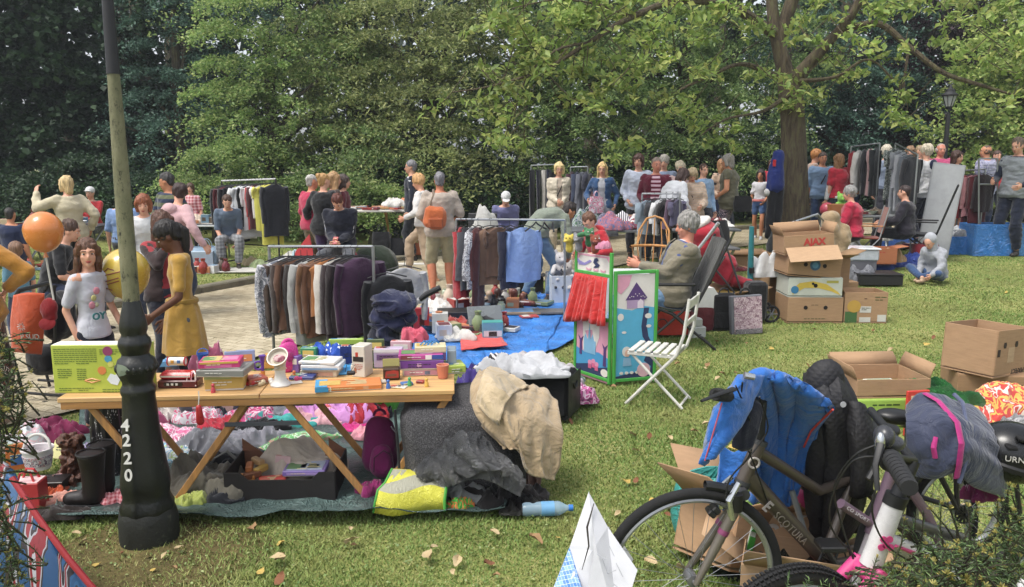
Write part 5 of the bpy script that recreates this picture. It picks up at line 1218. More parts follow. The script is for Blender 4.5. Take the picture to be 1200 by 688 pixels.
rows=[[PX(562,432,y0+.55),PX(590,436,y0+.5),PX(612,448,y0+.48),PX(640,456,y0+.5),PX(655,470,y0+.45)],[PX(551,450,y0+.3),PX(578,448,y0+.26),PX(605,462,y0+.24),PX(636,474,y0+.28),PX(658,492,y0+.3)],[PX(549,478,y0+.18),PX(575,476,y0+.08),PX(600,486,y0+.06),PX(634,492,y0+.14),PX(661,510,y0+.22)],[PX(562,502,y0+.1),PX(584,500,y0+.02),PX(606,508,y0+.0),PX(634,516,y0+.1),PX(660,530,y0+.18)],[PX(580,520,y0+.06),PX(596,524,y0+.0),PX(612,528,y0-.02),PX(630,540,y0+.06),PX(657,552,y0+.14)],[PX(588,528,y0+.04),PX(602,530,y0-.01),PX(618,552,y0-.02),PX(634,560,y0+.05),PX(652,564,y0+.12)]]
base=Ve((cu.x,cu.y,.04));o=lC([[p-base for p in r]for r in rows],'beige_trousers',fab('#bda37c',wr=.9),None,base,.006,7,.024,9,5)
tag(o,'beige cotton trousers draped over the corner of the grey foam block','trousers')
rows=[[PX(556,470,y0+.12),PX(565,440,y0+.2),PX(574,428,y0+.42),PX(586,432,y0+.5)],[PX(568,486,y0+.03),PX(578,452,y0+.1),PX(590,440,y0+.34),PX(604,440,y0+.44)],[PX(584,496,y0-.02),PX(596,468,y0+.08),PX(608,456,y0+.3),PX(622,452,y0+.42)]]
o=lC([[p-base for p in r]for r in rows],'beige_scarf',fab('#c9b28c',wr=.9),None,base,.01,7,.02,10,8);tag(o,'pale beige rolled trouser leg laid over the top of the beige trousers','cloth')
pb=G(552,590,.045);T=tH('bin_bag','shiny dark grey plastic sack crumpled in front of the grey foam block','plastic bag',pb+Ve((0,.03,.06)))
b=MB();b.ell((0,0,.12),(.28,.08,.13));b.ell((-.12,0,.22),(.16,.05,.09));b.ell((.14,-.04,.13),(.16,.07,.11));b.ell((-.2,.0,.1),(.12,.07,.1));b.ell((.0,-.03,.03),(.3,.1,.09))
Ts=T.location;SF=film('#6b6e73',.16,.8,11,1.0,(.32,.32,.33),1.2)
lC([[P(a_,b_,c_+y0-.02)-Ts for a_,b_,c_ in r_]for r_ in(((500,530,.1),(525,518,.04),(556,505,.06),(575,520,.03),(606,545,.02)),((488,556,.03),(520,545,-.04),(552,530,-.02),(580,540,-.06),(618,560,-.03)),((498,580,.02),(525,572,-.06),(556,560,-.09),(584,568,-.1),(612,584,-.06)))],'sack',SF,T,None,.004,9,.035,11,6)
lC([[P(a_,b_,c_+y0-.06)-Ts for a_,b_,c_ in r_]for r_ in(((520,516,.1),(540,505,.08),(560,508,.1)),((528,540,.0),(552,528,-.04),(576,532,0)),((545,562,-.04),(575,552,-.08),(600,560,-.04)))],'sack_mouth',SF,T,None,.004,9,.03,12,9)
hE('black clothes spilling out under the dark plastic sack',G(585,592,.045),.42,.24,.1,fab('#1d1a1b'),.1,41)
hE('dusky brown shirt lying under the dark plastic sack',G(612,577,.04),.2,.15,.1,fab('#7d5c50'),.2,43)
hE('dark crumpled plastic and cloth beside the water bottle',G(612,604,.03),.2,.12,.06,film('#2c2a2a',.3,1,16),.1,44)
T=tH('shopping_bag','yellow plastic shopping bag with green edges lying on the front edge of the tarp','shopping bag',G(480,610,.045)+Ve((0,.03,0)),0)
rows=[[Ve((x,y+.03*math.sin(x*16),max(0,z+.012*math.sin(x*21+y*30))))for(x,y,z)in((-.17+.345*s,-.05+.03*s*0,.0),(-.16+.335*s,-.05,.055),(-.15+.33*s,-.02,.11),(-.12+.3*s,.03,.15),(-.1+.28*s,.12,.16),(-.08+.26*s,.2,.12))]for s in np.linspace(0,1,12)]
b=MB().loft(rows);b.build('body',film('#ded91c',.35,scale=10,strength=.4,spec=.4),T,angle=85);T.children[0].modifiers.new('t','SOLIDIFY').thickness=.004
b=MB().loft([[p+Ve((0,-.001,.001))for p in r[2:5]]for r in rows]);b.move(lambda v:Ve((v.x,v.y-.002,v.z+.002)));b.build('grey_print',film('#a8a690',.5,scale=10,strength=.3),T,angle=85)
for s in(0,11):MB().tube(rows[s],.008,6).build('edge_band',pla('#3da22c',.5),T)
T=tH('carrier_bag','clear white plastic bag twisted beside the yellow shopping bag','plastic bag',G(536,598,.05));b=MB()
b.tube([(-.2,.05,.14),(-.1,.02,.11),(0,0,.07),(.1,-.02,.045),(.15,-.02,.03)],[.03,.045,.05,.035,.015],14,flat=.6);fI(rM(b,.008,2),'film',film('#cfd3d6',.25,.72,14,.8),T,.03,(12,12,12),4,ridged=True)
hE('green and orange wrapper cloth under the clear plastic bag',G(540,604,.045),.12,.08,.04,fab('#3fa52e','print','#e07a2c'),0,9,'wrapper','wrapper')
T=tH('water_bottle','clear plastic water bottle with blue cap lying on the grass','bottle',G(642,606,.045),.08)
wm_=pla('#a8cbe0',.08,alpha=.55,var=.05);MB().lathe([(.001,-.13),(.03,-.128),(.036,-.11),(.034,-.05),(.036,-.045),(.034,-.02),(.036,.0),(.036,.05),(.034,.06),(.015,.095),(.013,.11)],n=24,rot=(0,PI/2,0)).build('bottle_wall',wm_,T)
MB().lathe([(.016,.103),(.016,.125),(.001,.126)],n=16,rot=(0,PI/2,0)).build('cap',pla('#1f7ad0',.3),T);MB().lathe([(.0368,-.035),(.0368,.03)],n=24,rot=(0,PI/2,0)).build('label_band',pla('#6fb0e0',.3,alpha=.9),T)
T=tH('suitcase','black soft suitcase standing at the corner of the green tarp under white clothes','suitcase',G(636,494,.03)+Ve((0,.12,0)),-.35);MB().box((0,0,.16),(.46,.3,.3),bev=.03).build('shell',fab('#202022',sheen=0),T)
MB().box((.232,0,.16),(.006,.31,.29),bev=.003).build('zip_band',pla('#0f0f10',.5),T);MB().torus((.24,0,.24),.04,.008,(0,1,0),(0,0,1),16,6,a0=PI,a1=2*PI).build('handle',BLK,T)
for k in(-1,1):MB().lathe([(.001,-.012),(.022,-.012),(.022,.012),(.001,.012)],(.2,k*.12,.022),14,rot=(PI/2,0,0)).build('wheel',RUB,T)
su=G(636,494,.03)
hE('white cotton sheet lying over the black suitcase',su+Ve((-.1,.1,.31)),.7,.42,.1,fab('#bfc0c3'),-.1,51)
hE('pale grey and white shirt behind the suitcase',su+Ve((-.05,.4,.2)),.5,.3,.16,fab('#b9b3b4'),.2,52)
hE('black and white striped skirt on the heap behind the beige trousers',su+Ve((-.3,.3,.24)),.34,.24,.14,fab('#2b2a2c','stripe','#cfc8c8',ps=2),.5,53,fold=.4)
hE('pale pink top on the heap behind the suitcase',su+Ve((-.34,.5,.12)),.3,.24,.16,fab('#d3a3a6'),.2,54)
hE('magenta and pink flowered scarf hanging beside the suitcase',su+Ve((.22,.32,.02)),.36,.3,.14,fab('#c95a9c','print','#e8c8dc',c3='#6a3a5a'),.4,55)
hE('dusky lilac cardigan behind the pink scarf',su+Ve((.1,.55,.02)),.45,.3,.18,fab('#a890a4','print','#cfc0cc'),.1,56)
hE('navy and purple cloth at the end of the table',su+Ve((-.5,.35,.12)),.22,.2,.18,fab('#4a3a8c'),.1,57)
hE('teal green cloth behind the pink scarf',su+Ve((.2,.75,.02)),.4,.2,.1,fab('#7c9a94'),.1,58)
T=tH('cardboard_box','low cardboard box buried under the heap of clothes by the suitcase','box',su+Ve((-.25,.36,0)),.1);MB().box((0,0,.06),(.5,.4,.12),bev=.01).build('carton',CARD2,T)
def tallboot(label,loc,rz):
 T=tH('boot',label,'boot',loc,rz);b=MB();b.tube([(0,0,.05),(0,.0,.12),(0,.005,.2),(0,.005,.275)],[.05,.05,.057,.068],18);b.cap((0,0,.045),(-.12,0,.035),.046,.038)
 mm=pla('#1f1614',.45,bump=.4);fI(rM(b,.008,4),'upper',mm,T,.006,seed=2);MB().loft([ring(Ve((-.05,0,z)),X_,Y_,.12,.05,22,2.4)for z in(0,.016)],closed=True,capends=True).build('sole',RUB,T);MB().torus((0,.005,.278),.066,.005,(1,0,0),(0,1,0),24,6).build('collar',pla('#120d0c',.6),T)
tallboot('tall dark brown boot standing at the front of the tarp left of the lamp post',G(112,602,.045),0)
tallboot('second dark brown boot half behind the tall brown boot',G(124,590,.045),-.5)
T=tH('toy_dog','brown shaggy fur toy sitting behind the tall boots','soft toy',G(88,572,.045));b=MB();b.cap((0,0,.06),(.01,0,.17),.06,.045);b.ell((.0,-.01,.225),(.045,.05,.045));b.ell((-.045,0,.22),(.016,.02,.035));b.ell((.045,0,.22),(.016,.02,.035));b.cap((-.03,-.04,.03),(-.04,-.1,.025),.03,.025);b.cap((.03,-.04,.03),(.04,-.1,.025),.03,.025)
fI(rM(b,.006,1),'body',hairm('#54301f'),T,.03,(40,40,30),1)
for sx in(-1,1):MB().ell((sx*.018,-.058,.235),.006,8,6).build('eye',BLK,T)
T=tH('bucket','small white plastic bucket with printed pictures and white handle','bucket',G(47,560,.06));MB().lathe([(.062,0),(.078,.11),(.084,.11),(.084,.118),(.07,.116),(.066,.02),(0,.02)],n=32).build('bucket_wall',pla('#e0dadb',.3),T);MB().torus((0,0,.12),.072,.008,(1,0,0),(0,.3,1),24,8,a0=0,a1=PI).build('handle',WHITE,T)
MB().lathe([(.0665,.02),(.0775,.08)],n=32).build('print',fab('#d9d3d6','print','#6a4a6a',ps=2.5,c3='#c8808a',sheen=0),T)
T=tH('gift_box','bright red cardboard gift bag with red ribbon handles at the left front','gift bag',G(38,606,.045),.1);MB().box((0,0,.075),(.13,.1,.15),bev=.003).build('carton',pla('#b9242a',.5),T);MB().box((0,0,.152),(.12,.09,.004)).build('tissue',pla('#e8c0c0',.6),T)
for k in(-1,1):MB().tube([(-.04,k*.03,.15),(-.02,k*.03,.2),(.02,k*.02,.2),(.04,k*.03,.15)],.006,6).build('handle',pla('#c8262c',.4),T)
T=gB('orange children book standing open behind the red gift bag',G(22,560,.05),(.1,.02,.15),.5,'#d2702a',[(.2,.8,.2,.6,'#3a6aa8')],lid=False,cat='book',name='book')
T=gB('low black tray box under the white bucket',G(58,585,.045),(.2,.12,.07),.1,'#1c1818',lid=False,cat='box')
gB('pale yellow sheet of card leaning behind the fur toy',G(72,548,.05),(.14,.01,.11),-.2,'#dcd68a',lid=False,tilt=(-.5,0),cat='card')
gB('small pale pink plastic box in front of the bucket',G(68,580,.05),(.05,.05,.06),.3,'#dba8ac',lid=False,cat='box')
hE('burgundy wool scarf heaped behind the white bucket',G(62,520,.04),.36,.2,.12,fab('#7a1a48'),.1,61)
hE('pale blue and pink baby blanket left of the bucket',G(30,535,.05),.3,.2,.12,fab('#cbd4d6','print','#e0b8c0'),.1,62)
hE('salmon pink napkins in front of the fur toy',G(78,596,.045),.22,.12,.03,fab('#dd9a86'),.4,63)
hE('red checked cloth between boots and lamp post',G(140,596,.045),.16,.14,.05,fab('#c43a4a','check','#e8b0b4',ps=3),.1,64)
hE('orange felt cloth near the red gift bag',G(66,590,.045),.1,.1,.05,fab('#cf5a2c'),.1,65)
hE('pale patterned handkerchief behind the boots',G(103,540,.045),.18,.12,.05,fab('#c8c2d8','print','#7a6a9a'),.1,66)
hE('dark olive pullover at the left front corner of the tarp',G(75,612,.035),.3,.1,.04,fab('#2c2320'),.1,67)
pb=G(132,562,.045);T=tH('sequin_skirt','black sequinned pleated skirt standing like a tall basket under the table','skirt',pb)
rows=[]
for i in range(13):
 t=i/12;rows.append([Ve(((.10-.018*t)*(1+.05*math.sin(a*14+t*2))*math.cos(a),(.09-.016*t)*(1+.05*math.sin(a*14+t*2))*math.sin(a),.005+.40*t))for a in[2*PI*j/84 for j in range(84)]])
m,nt,bb=nodes('sequins');mp=coord(nt,(1,1,.35));v_=N(nt,'ShaderNodeTexVoronoi',i_Scale=150.0);L(nt,mp,'Vector',v_,'Vector');rp=ramp(nt,[(0,'#d0d0d4'),(.16,'#b0b0b4'),(.18,'#17161a')],'CONSTANT');n5=N(nt,'ShaderNodeTexNoise',i_Scale=30.0);L(nt,mp,'Vector',n5,'Vector');mm_=N(nt,'ShaderNodeMath',operation='MULTIPLY_ADD',x1=1.6,x2=-.75);L(nt,n5,'Fac',mm_,0);md=N(nt,'ShaderNodeMath',operation='ADD');L(nt,v_,'Distance',md,0);L(nt,mm_,0,md,1);L(nt,md,0,rp,'Fac');L(nt,rp,'Color',bb,'Base Color');bb.inputs['Roughness'].default_value=.3
MB().loft(rows,closed=True).build('cloth',m,T);MB().torus((0,0,.405),.08,.006,(1,0,0),(0,1,0),30,6).build('waistband',BLK,T)
FLG=tH('surf_bag','red white and blue printed nylon bag leaning at the lower left corner','bag',G(40,688,0))
o_=FLG.location.copy();d0=2.9
rows=[[P(-60,520,d0+.2),P(0,540,d0+.1),P(14,560,d0+.06)],[P(-60,570,d0+.1),P(10,585,d0+.02),P(44,606,d0)],[P(-60,640,d0-.05),P(30,640,d0-.06),P(80,655,d0-.06)],[P(-60,720,d0-.1),P(40,715,d0-.12),P(122,705,d0-.1)]]
m,nt,bb=nodes('nylon_print');mp=coord(nt,(1,.6,1),(0,R(38),0));w_=N(nt,'ShaderNodeTexNoise',i_Scale=2.2,i_Detail=1.0,i_Distortion=.7);mp2=coord(nt,(6.5,1,.8),(0,R(33),0));L(nt,mp2,'Vector',w_,'Vector')
rp=ramp(nt,[(0,'#22466e'),(.40,'#27527c'),(.41,'#2b2428'),(.45,'#9a999f'),(.48,'#7e2028'),(.54,'#741c24'),(.55,'#a3a2a8'),(.57,'#2b2428'),(.62,'#27527c')],'CONSTANT');L(nt,w_,'Fac',rp,'Fac');L(nt,rp,'Color',bb,'Base Color');bb.inputs['Roughness'].default_value=.5
lC([[p-o_ for p in r]for r in rows],'cover',m,FLG,None,.03,6,.012,9,2)
MB().tube([P(14,560,d0+.04)-o_,P(44,606,d0-.02)-o_,P(80,655,d0-.08)-o_,P(122,705,d0-.12)-o_],.012,8).build('piping',pla('#a41c26',.5),FLG)
def balloon(label,c,r,mat,kn=True,strh=None):
 T=tH('balloon',label,'balloon',c);b=MB();prof=[]
 for i in range(21):t=PI*i/20;z=-math.cos(t);prof.append((max(.0005,r*math.sin(t)*(1-.10*(1-(z+1)/2)**1.5*(1 if z<0 else 0)-.0)),r*1.1*z))
 b.lathe(prof,n=36);b.build('skin',mat,T);MB().lathe([(.016,-.03),(.008,-.005),(.003,0.012)],(0,0,-r*1.1),12).build('knot',mat,T)
 if strh:MB().tube([(0,0,-r*1.1-.02),(.01,0,-r*1.1-strh*.5),(.03,-.01,-r*1.1-strh)],.006,6).build('stick',WHITE,T)
 return T
BO=pla('#ee8a2c',.22,alpha=.93,var=.04,coat=.5);BY=pla('#d9b82c',.22,alpha=.95,var=.04,coat=.5)
balloon('bright orange balloon on a white stick above the pushchair',P(51,272,5.0),.118,BO,True,.3)
YB=P(147,321,5.2);TY=balloon('yellow balloon with printed red house logo behind the lamp post',YB,.155,BY)
b=MB();q=lambda x,z:Ve((x,-math.sqrt(max(0,(.157)**2-x*x-(z/1.1)**2)),z))
for(a_,c_)in(((-.10,.0),(.06,.04)),((.06,.04),(.05,-.06)),((-.10,0),(-.08,-.075)),((-.04,.055),(-.075,.025)),((-.04,.055),(.0,.045)),((-.06,-.03),(.03,-.005)),((-.055,-.05),(.03,-.025)),((-.08,-.075),(-.03,-.088))):
 b.tube([q(a_[0]+(c_[0]-a_[0])*t,a_[1]+(c_[1]-a_[1])*t)for t in np.linspace(0,1,6)],.0035,5)
b.build('logo',pla('#8e3a22',.5),TY)
EX=[('box',345,436,'#7a5aa8','small violet card game box behind the board games',(.07,.05,.09)),('box',362,428,'#3a9a6a','green domino box behind the board games',(.09,.04,.10)),('box',318,432,'#d8a03a','yellow memory game box behind the cream machine',(.08,.05,.08)),('box',446,450,'#c9c0b0','small beige cassette box at the left of the tin',(.05,.04,.015)),('box',476,452,'#4a78b8','small blue playing card packet in front of the purple stack',(.06,.04,.014)),('box',492,450,'#b8403a','red matchbox sized game in front of the purple stack',(.04,.03,.014)),('box',470,424,'#e0b0b8','pink puzzle box standing at the back edge of the table',(.12,.03,.12)),('box',440,424,'#5a6a3a','olive green book standing at the back edge of the table',(.1,.02,.13)),('box',510,428,'#8a6ab0','mauve sticker album leaning at the back right of the table',(.12,.02,.12)),('box',345,450,'#e8e0d0','white instruction booklet lying near the cream machine',(.07,.05,.006)),('box',466,455,'#e0d8c8','cream paper booklet lying at the front edge of the table',(.09,.05,.005))]
for k,(_,px,py,c,lb,dm)in enumerate(EX):gB(lb,at(px,py,0,.02),dm,r0+(k%5-2)*.16,c,[(.15,.85,.5,.85,('#e8e4d8','#f0d060','#2a2a34')[k%3])],rough=.4,lid=False,cat='box',name='small_box')
for k,(px,py,c,nm)in enumerate(((480,452,'#3aa060','green'),(500,453,'#e0b030','yellow'),(455,455,'#3a70c0','blue'),(345,444,'#e07030','orange'),(250,460,'#d04050','red'))):
 T=tH('toy_figure',f'tiny {nm} plastic toy figure standing on the table top','toy',at(px,py),k);b=MB();b.lathe([(.012,0),(.010,.02),(.006,.03)],n=12);b.ell((0,0,.037),.009,10,7);b.build('figure',pla(c,.3),T)
A1=G(322,428);H1=P(322,291,A1.y).z
B1=Ve((P(437,288,A1.y-.35).x,A1.y-.35,0));B1.z=gz(B1.x,B1.y)
rack('metal clothes rail with a row of brown and grey coats behind the folding table',A1,B1,H1,STEEL,foot=.25,r=.012,H2=P(437,289,B1.y).z)
d1=(B1-A1);ya=math.atan2(d1.y,d1.x)+R(58)
def rail1(t):return Ve((A1.x+d1.x*t,A1.y+d1.y*t,H1+(P(437,289,B1.y).z-H1)*t))
GCO=[('#8b8f99','print','grey and white patterned shirt at the left end of the coat rail',.74,1),('#5a4a40',None,'taupe coat second from the left end of the coat rail',.76,1),('#3c2e28',None,'dark chocolate coat third from the left end of the coat rail',.78,1),('#6b4a36',None,'warm brown suede jacket left of the pale grey coat',.72,1),('#2f2826',None,'near black brown coat beside the pale grey coat',.78,1),('#a9aaa6',None,'pale grey coat with hood in the middle of the coat rail',.76,1),('#7d5636',None,'tan leather jacket in the middle of the coat rail',.70,1),('#6a452c',None,'russet brown long coat right of the tan leather jacket',.78,1),('#b07038',None,'thin orange brown shirt beside the white blouse',.6,0),('#d9d2c6',None,'off white blouse between the brown coats',.64,1),('#33262a',None,'dark maroon brown knitted coat right of the white blouse',.76,1),('#2a2023',None,'blackish brown coat left of the purple coat',.76,1),('#3f2340',None,'deep purple coat near the right end of the coat rail',.74,1)]
for k,(c,pt,lb,ln,sl)in enumerate(GCO):
 t=.13+.74*k/(len(GCO)-1)
 hU(lb,rail1(t),ya+R(random.Random(k).uniform(-8,8)),ln,.42,fab(c,pt,'#e3e2e6')if pt else fab(c),1.0*sl,'coat','hanging_coat','coats on the near clothes rail',k,.055)
p=G(455,398);
hU('black jacket hanging off the right end of the near clothes rail',Ve((B1.x+.1,B1.y+.05,H1-.1)),.3,.5,.34,fab('#1c1d22'),1,'jacket','hanging_jacket',None,31)
T=hU('light grey jacket hanging behind the folded navy pushchair',Ve((P(474,306,7.4).x,7.4,P(474,303,7.4).z)),.1,.42,.36,fab('#a3a3a6'),.8,'jacket','hanging_jacket',None,32)
S0=G(462,440);S0=Ve((P(462,400,5.9).x,5.9,0))
T=tH('pushchair','navy blue folded pushchair with white frame and dark curved handle behind the table','pushchair',S0)
def sp_(px,py,y=5.9):return P(px,py,y)-S0
b=MB();b.ell(sp_(465,356),(.17,.16,.07),rot=(0,.15,0));b.box(sp_(458,372),(.26,.22,.16),(0,.3,0),bev=.05);b.ell(sp_(452,390),(.12,.14,.12));b.box(sp_(474,366),(.16,.2,.05),(0,.5,0),bev=.02)
fI(rM(b,.012,2),'hood',fab('#232848',wr=.9),T,.04,(5,5,12),3,ridged=True)
b=MB();b.cap(sp_(450,395),sp_(458,430),.13,.1,14);fI(rM(b,.02,3),'seat',fab('#1a1d2e'),T,.02)
MB().tube([sp_(470,400),sp_(478,372),sp_(486,358),sp_(492,350),sp_(503,344),sp_(514,338)],[.02,.018,.017,.016,.014,.014],10).build('frame',pla('#c7c6c8',.35),T)
MB().tube([sp_(492,351),sp_(500,345),sp_(516,337)],[.02,.024,.022],10).build('grip',BLK,T)
MB().tube([sp_(466,432),sp_(464,408),sp_(470,394),sp_(484,390)],.022,10).build('armrest',pla('#d6d2d4',.35),T)
for dx in(-.2,.18):MB().torus(Ve((dx,0,.09)),.075,.02,(1,0,0),(0,0,1),24,8).build('wheel',RUB,T)
for dx in(-.2,.18):MB().tube([Ve((dx,0,.09)),sp_(462,410)],.012,6).build('strut',DGREY,T)
hE('coral pink soft toy on the heap behind the pushchair armrest',P(482,391,5.5)-Ve((0,0,.05)),.2,.16,.08,fab('#d95870'),0,71,'soft toy','soft_toy')
BT=film('#2f7fd8',.35,scale=6,strength=.7,c2=(.055,.30,.86))
gS('blue_tarp','bright blue plastic tarp spread on the ground beside the puppet theatre',[G(560,442),G(626,438),G(668,352),G(520,352)],BT,.012,.034,50,seed=4)
gS('blue_tarp','second bright blue tarp strip under the puppet theatre reaching to the rail of shirts',[G(600,436),G(668,405),G(735,352),G(640,346)],BT,.012,.030,40,seed=8)
gS('blue_tarp','small piece of blue tarp between the pushchair and the rail of shirts',[G(480,430),G(565,440),G(560,356),G(492,360)],BT,.012,.03,30,seed=12)
gS('sheet','red cloth sheet on the near edge of the blue tarp',[G(540,418),G(590,414),G(584,400),G(540,401)],fab('#d9433c'),.01,.06,20,cat='cloth',seed=3)
def low(px,py,lift=.05):return G(px,py,lift)
gB('flat black briefcase lying on the blue tarp',low(535,378),(.42,.3,.09),.1,'#26282c',rough=.4,lid=False,cat='briefcase',name='briefcase')
T=tH('laptop','open grey laptop like board leaning back on the blue tarp','laptop',low(566,398),.3);MB().box((0,0,.01),(.34,.22,.02),bev=.004).build('base',DGREY,T);MB().box((.06,.12,.14),(.36,.012,.27),(-.5,0,0),bev=.004).build('screen',pla('#7d8284',.25),T)
gB('teal and pale blue picture box standing on the blue tarp',low(577,401),(.2,.14,.16),.1,'#5fa7c8',[(.05,.95,.1,.5,'#d0dce6'),(.3,.7,.15,.45,'#33383c')],top=[(0,1,0,1,'#3aa39a')],lid=False,cat='box')
gB('red book box with dark figure standing behind the purple stack',low(492,392,.06),(.2,.06,.22),.1,'#b3262c',[(.5,.75,.2,.7,'#4a1c1c')],lid=False,cat='box')
gB('white and grey juicer box with orange fruit on the blue tarp',low(516,396,.06),(.16,.12,.2),.1,'#cfd0cc',[(.3,.75,.3,.65,'#e8642c')],lid=False,cat='box')
gB('wooden tray behind the laptop board',low(548,393),(.24,.14,.06),.2,'#b88a54',lid=False,cat='tray',name='tray')
T=gB('long pale blue and wood framed picture lying flat on the blue tarp',low(607,371),(.5,.3,.025),.05,'#a88a6a',top=[(.05,.95,.12,.88,'#6fa6d8')],lid=False,cat='picture',name='framed_picture')
gB('flat dark grey board lying on the blue tarp left of the theatre',low(650,371),(.5,.24,.025),.05,'#6d6a68',lid=False,cat='board',name='board')
gB('small red and white game lying on the blue tarp',low(620,377,.05),(.2,.12,.02),.3,'#c24a4a',top=[(.1,.5,.1,.9,'#e0d8d0')])
gB('tiny white tube box on the blue tarp right of the teal box',low(588,388),(.12,.04,.04),.1,'#dfe4e2',lid=False)
for k,(px,py,c,c2,nm)in enumerate(((556,364,'#c3a886','#a8d0','sandy beige'),(566,358,'#b59a80',0,'light brown'),(548,366,'#d0c0a4',0,'cream'),(578,362,'#4a2a22',0,'dark brown'),(588,358,'#2e1c1a',0,'black'),(600,356,'#8a5a4a',0,'reddish brown'),(606,363,'#6e3a30',0,'chestnut leather'),(618,362,'#7a4438',0,'worn maroon'))):
 shoe(f'{nm} shoe in the row of shoes on the far edge of the blue tarp',low(px,py,.04),c,1.2+k*.4,.02 if k%3 else.08,.26,'shoes on the blue tarp')
rk=random.Random(8);cols=[('#d9d6cf','white'),('#b8c4a8','sage green'),('#c9b48a','sand'),('#a8382f','brick red'),('#6f8fa8','dusty blue'),('#3b3a3d','charcoal'),('#e0c9b0','peach'),('#8a9a6a','moss green'),('#d98a5a','orange'),('#dfe0e4','pale grey'),('#5a4a3a','brown'),('#7a2a34','wine red')]
kinds=[('bowl','bowl'),('jar','jar'),('cup','cup'),('vase','vase')]
def cK(kind,label,loc,c,s=1.0,group=None):
 pr={'bowl':[(.03,0),(.035,.004),(.075,.05),(.07,.05),(.03,.01),(0,.008)],'jar':[(.04,0),(.045,.01),(.045,.09),(.03,.105),(.03,.12),(.026,.12),(.026,.1),(0,.095)],'cup':[(.028,0),(.036,.08),(.032,.08),(.026,.01),(0,.01)],'vase':[(.03,0),(.05,.05),(.045,.1),(.02,.14),(.028,.17),(.022,.17),(.0,.12)],'plate':[(.05,0),(.11,.014),(.108,.018),(.05,.006),(0,.006)]}[kind]
 o=MB().lathe([(a*s,b*s)for a,b in pr],n=20).build(kind,pla(c,.25),None,loc);return tag(o,label,kind,group)
for k in range(20):
 px=rk.uniform(500,592);py=352+rk.uniform(0,1)*(22 if px>540 else 40);kd=kinds[k%4][0];c=cols[(k*5)%12];adj=('small','shiny','plain','chipped','little')[k//4]
 cK(kd,f'{adj} {c[1]} china {kd} among the bric-a-brac on the blue tarp',low(px,py,.045),c[0],rk.uniform(.8,1.3),'crockery on the blue tarp')
for k,(px,py,w_,c,lb)in enumerate(((512,362,.35,'#e4e2de','white paper sheet of trinkets on the blue tarp'),(535,356,.35,'#d8d4c6','cream cloth under the china by the rail of shirts'),(555,372,.2,'#b03a30','small red cloth bag among the china'),(492,356,.2,'#3a78c8','blue plastic bag by the pushchair handle'),(640,352,.3,'#3a7fd0','blue crumpled plastic by the foot of the shirt rail'))):
 hE(lb,low(px,py),w_,w_*.6,.07,fab(c),0,90+k,'cloth','cloth')
yS=8.9
A2=G(535,352);A2=Ve((P(535,300,yS).x,yS,gz(P(535,300,yS).x,yS)));B2=Ve((P(662,300,yS-.1).x,yS-.1,gz(0,yS)))
H2_=P(535,257,yS).z
rack('metal clothes rail with the light blue shirt behind the blue tarp',A2,B2,H2_-A2.z,STEEL,r=.012,H2=P(662,258,yS-.1).z-A2.z,posts=(1,1),foot=.25)
def rail2(px,dz=0):return Ve((P(px,257,yS-.04).x,yS-.04,P(px,257,yS-.04).z+dz))
SH=[(540,'#b03038',None,'bright red narrow top at the left of the shirt rail',.85,.25,75),(546,'#4a4a50',None,'charcoal cardigan second on the shirt rail',.85,.36,72),(553,'#7d7a80','print','grey blouse with white print on the shirt rail',.8,.36,75),(560,'#5a2c2c',None,'maroon long coat on the shirt rail',.95,.36,68),(575,'#7a5c48',None,'brown ribbed jumper facing front on the shirt rail',.78,.36,12),(585,'#6a4f40',None,'brown pleated top behind the brown jumper',.74,.34,20),(597,'#22243a',None,'navy dress between the brown jumper and the blue shirt',.86,.34,60),(613,'#86a4dc',None,'light blue shirt facing front at the right of the shirt rail',.80,.40,28)]
for k,(px,c,pt,lb,ln,w_,yw)in enumerate(SH):
 hU(lb,rail2(px),R(yw),ln,w_,fab(c,pt,'#dcdce0')if pt else fab(c),.95 if k not in(4,5)else.3,'garment','hanging_garment','clothes on the shirt rail',40+k,.05,flare=.15 if k==7 else.05)
for k,px in enumerate((628,638,648)):
 T=tH('clothes_hanger',f'{("first", "second", "third")[k]} empty dark hanger right of the blue shirt','hanger',rail2(px),R(50+20*k));MB().torus((0,0,-.005),.018,.0025,(1,0,0),(0,0,1),14,5,a0=-.6,a1=PI).build('hook',HG,T);MB().tube([(-.19,0,-.12),(-.04,0,-.06),(0,0,-.03),(.04,0,-.06),(.19,0,-.12)],.009,6).build('bar',HG,T)
hE('white and pale green slippers like cloth under the shirt rail',low(545,352),.4,.25,.12,fab('#d4cfc4','print','#9ab07a'),0,95,'cloth','cloth')
pc=G(665,348);pc=Ve((P(672,330,9.6).x,9.6,gz(.8,9.6)))
T=tH('toy_crate','big white plastic crate with white plush toys left of the puppet theatre','crate',pc+Ve((.05,.2,.02)),.12)
for(cx,cy,sx_,sy_)in((0,-.22,.7,.012),(0,.22,.7,.012),(-.35,0,.012,.428),(.35,0,.012,.428)):MB().box((cx,cy,.17),(sx_,sy_,.34),bev=.003).build('side_panel',pla('#d9e0ea',.4),T)
MB().box((0,0,.01),(.7,.43,.012)).build('bottom',pla('#d9e0ea',.4),T)
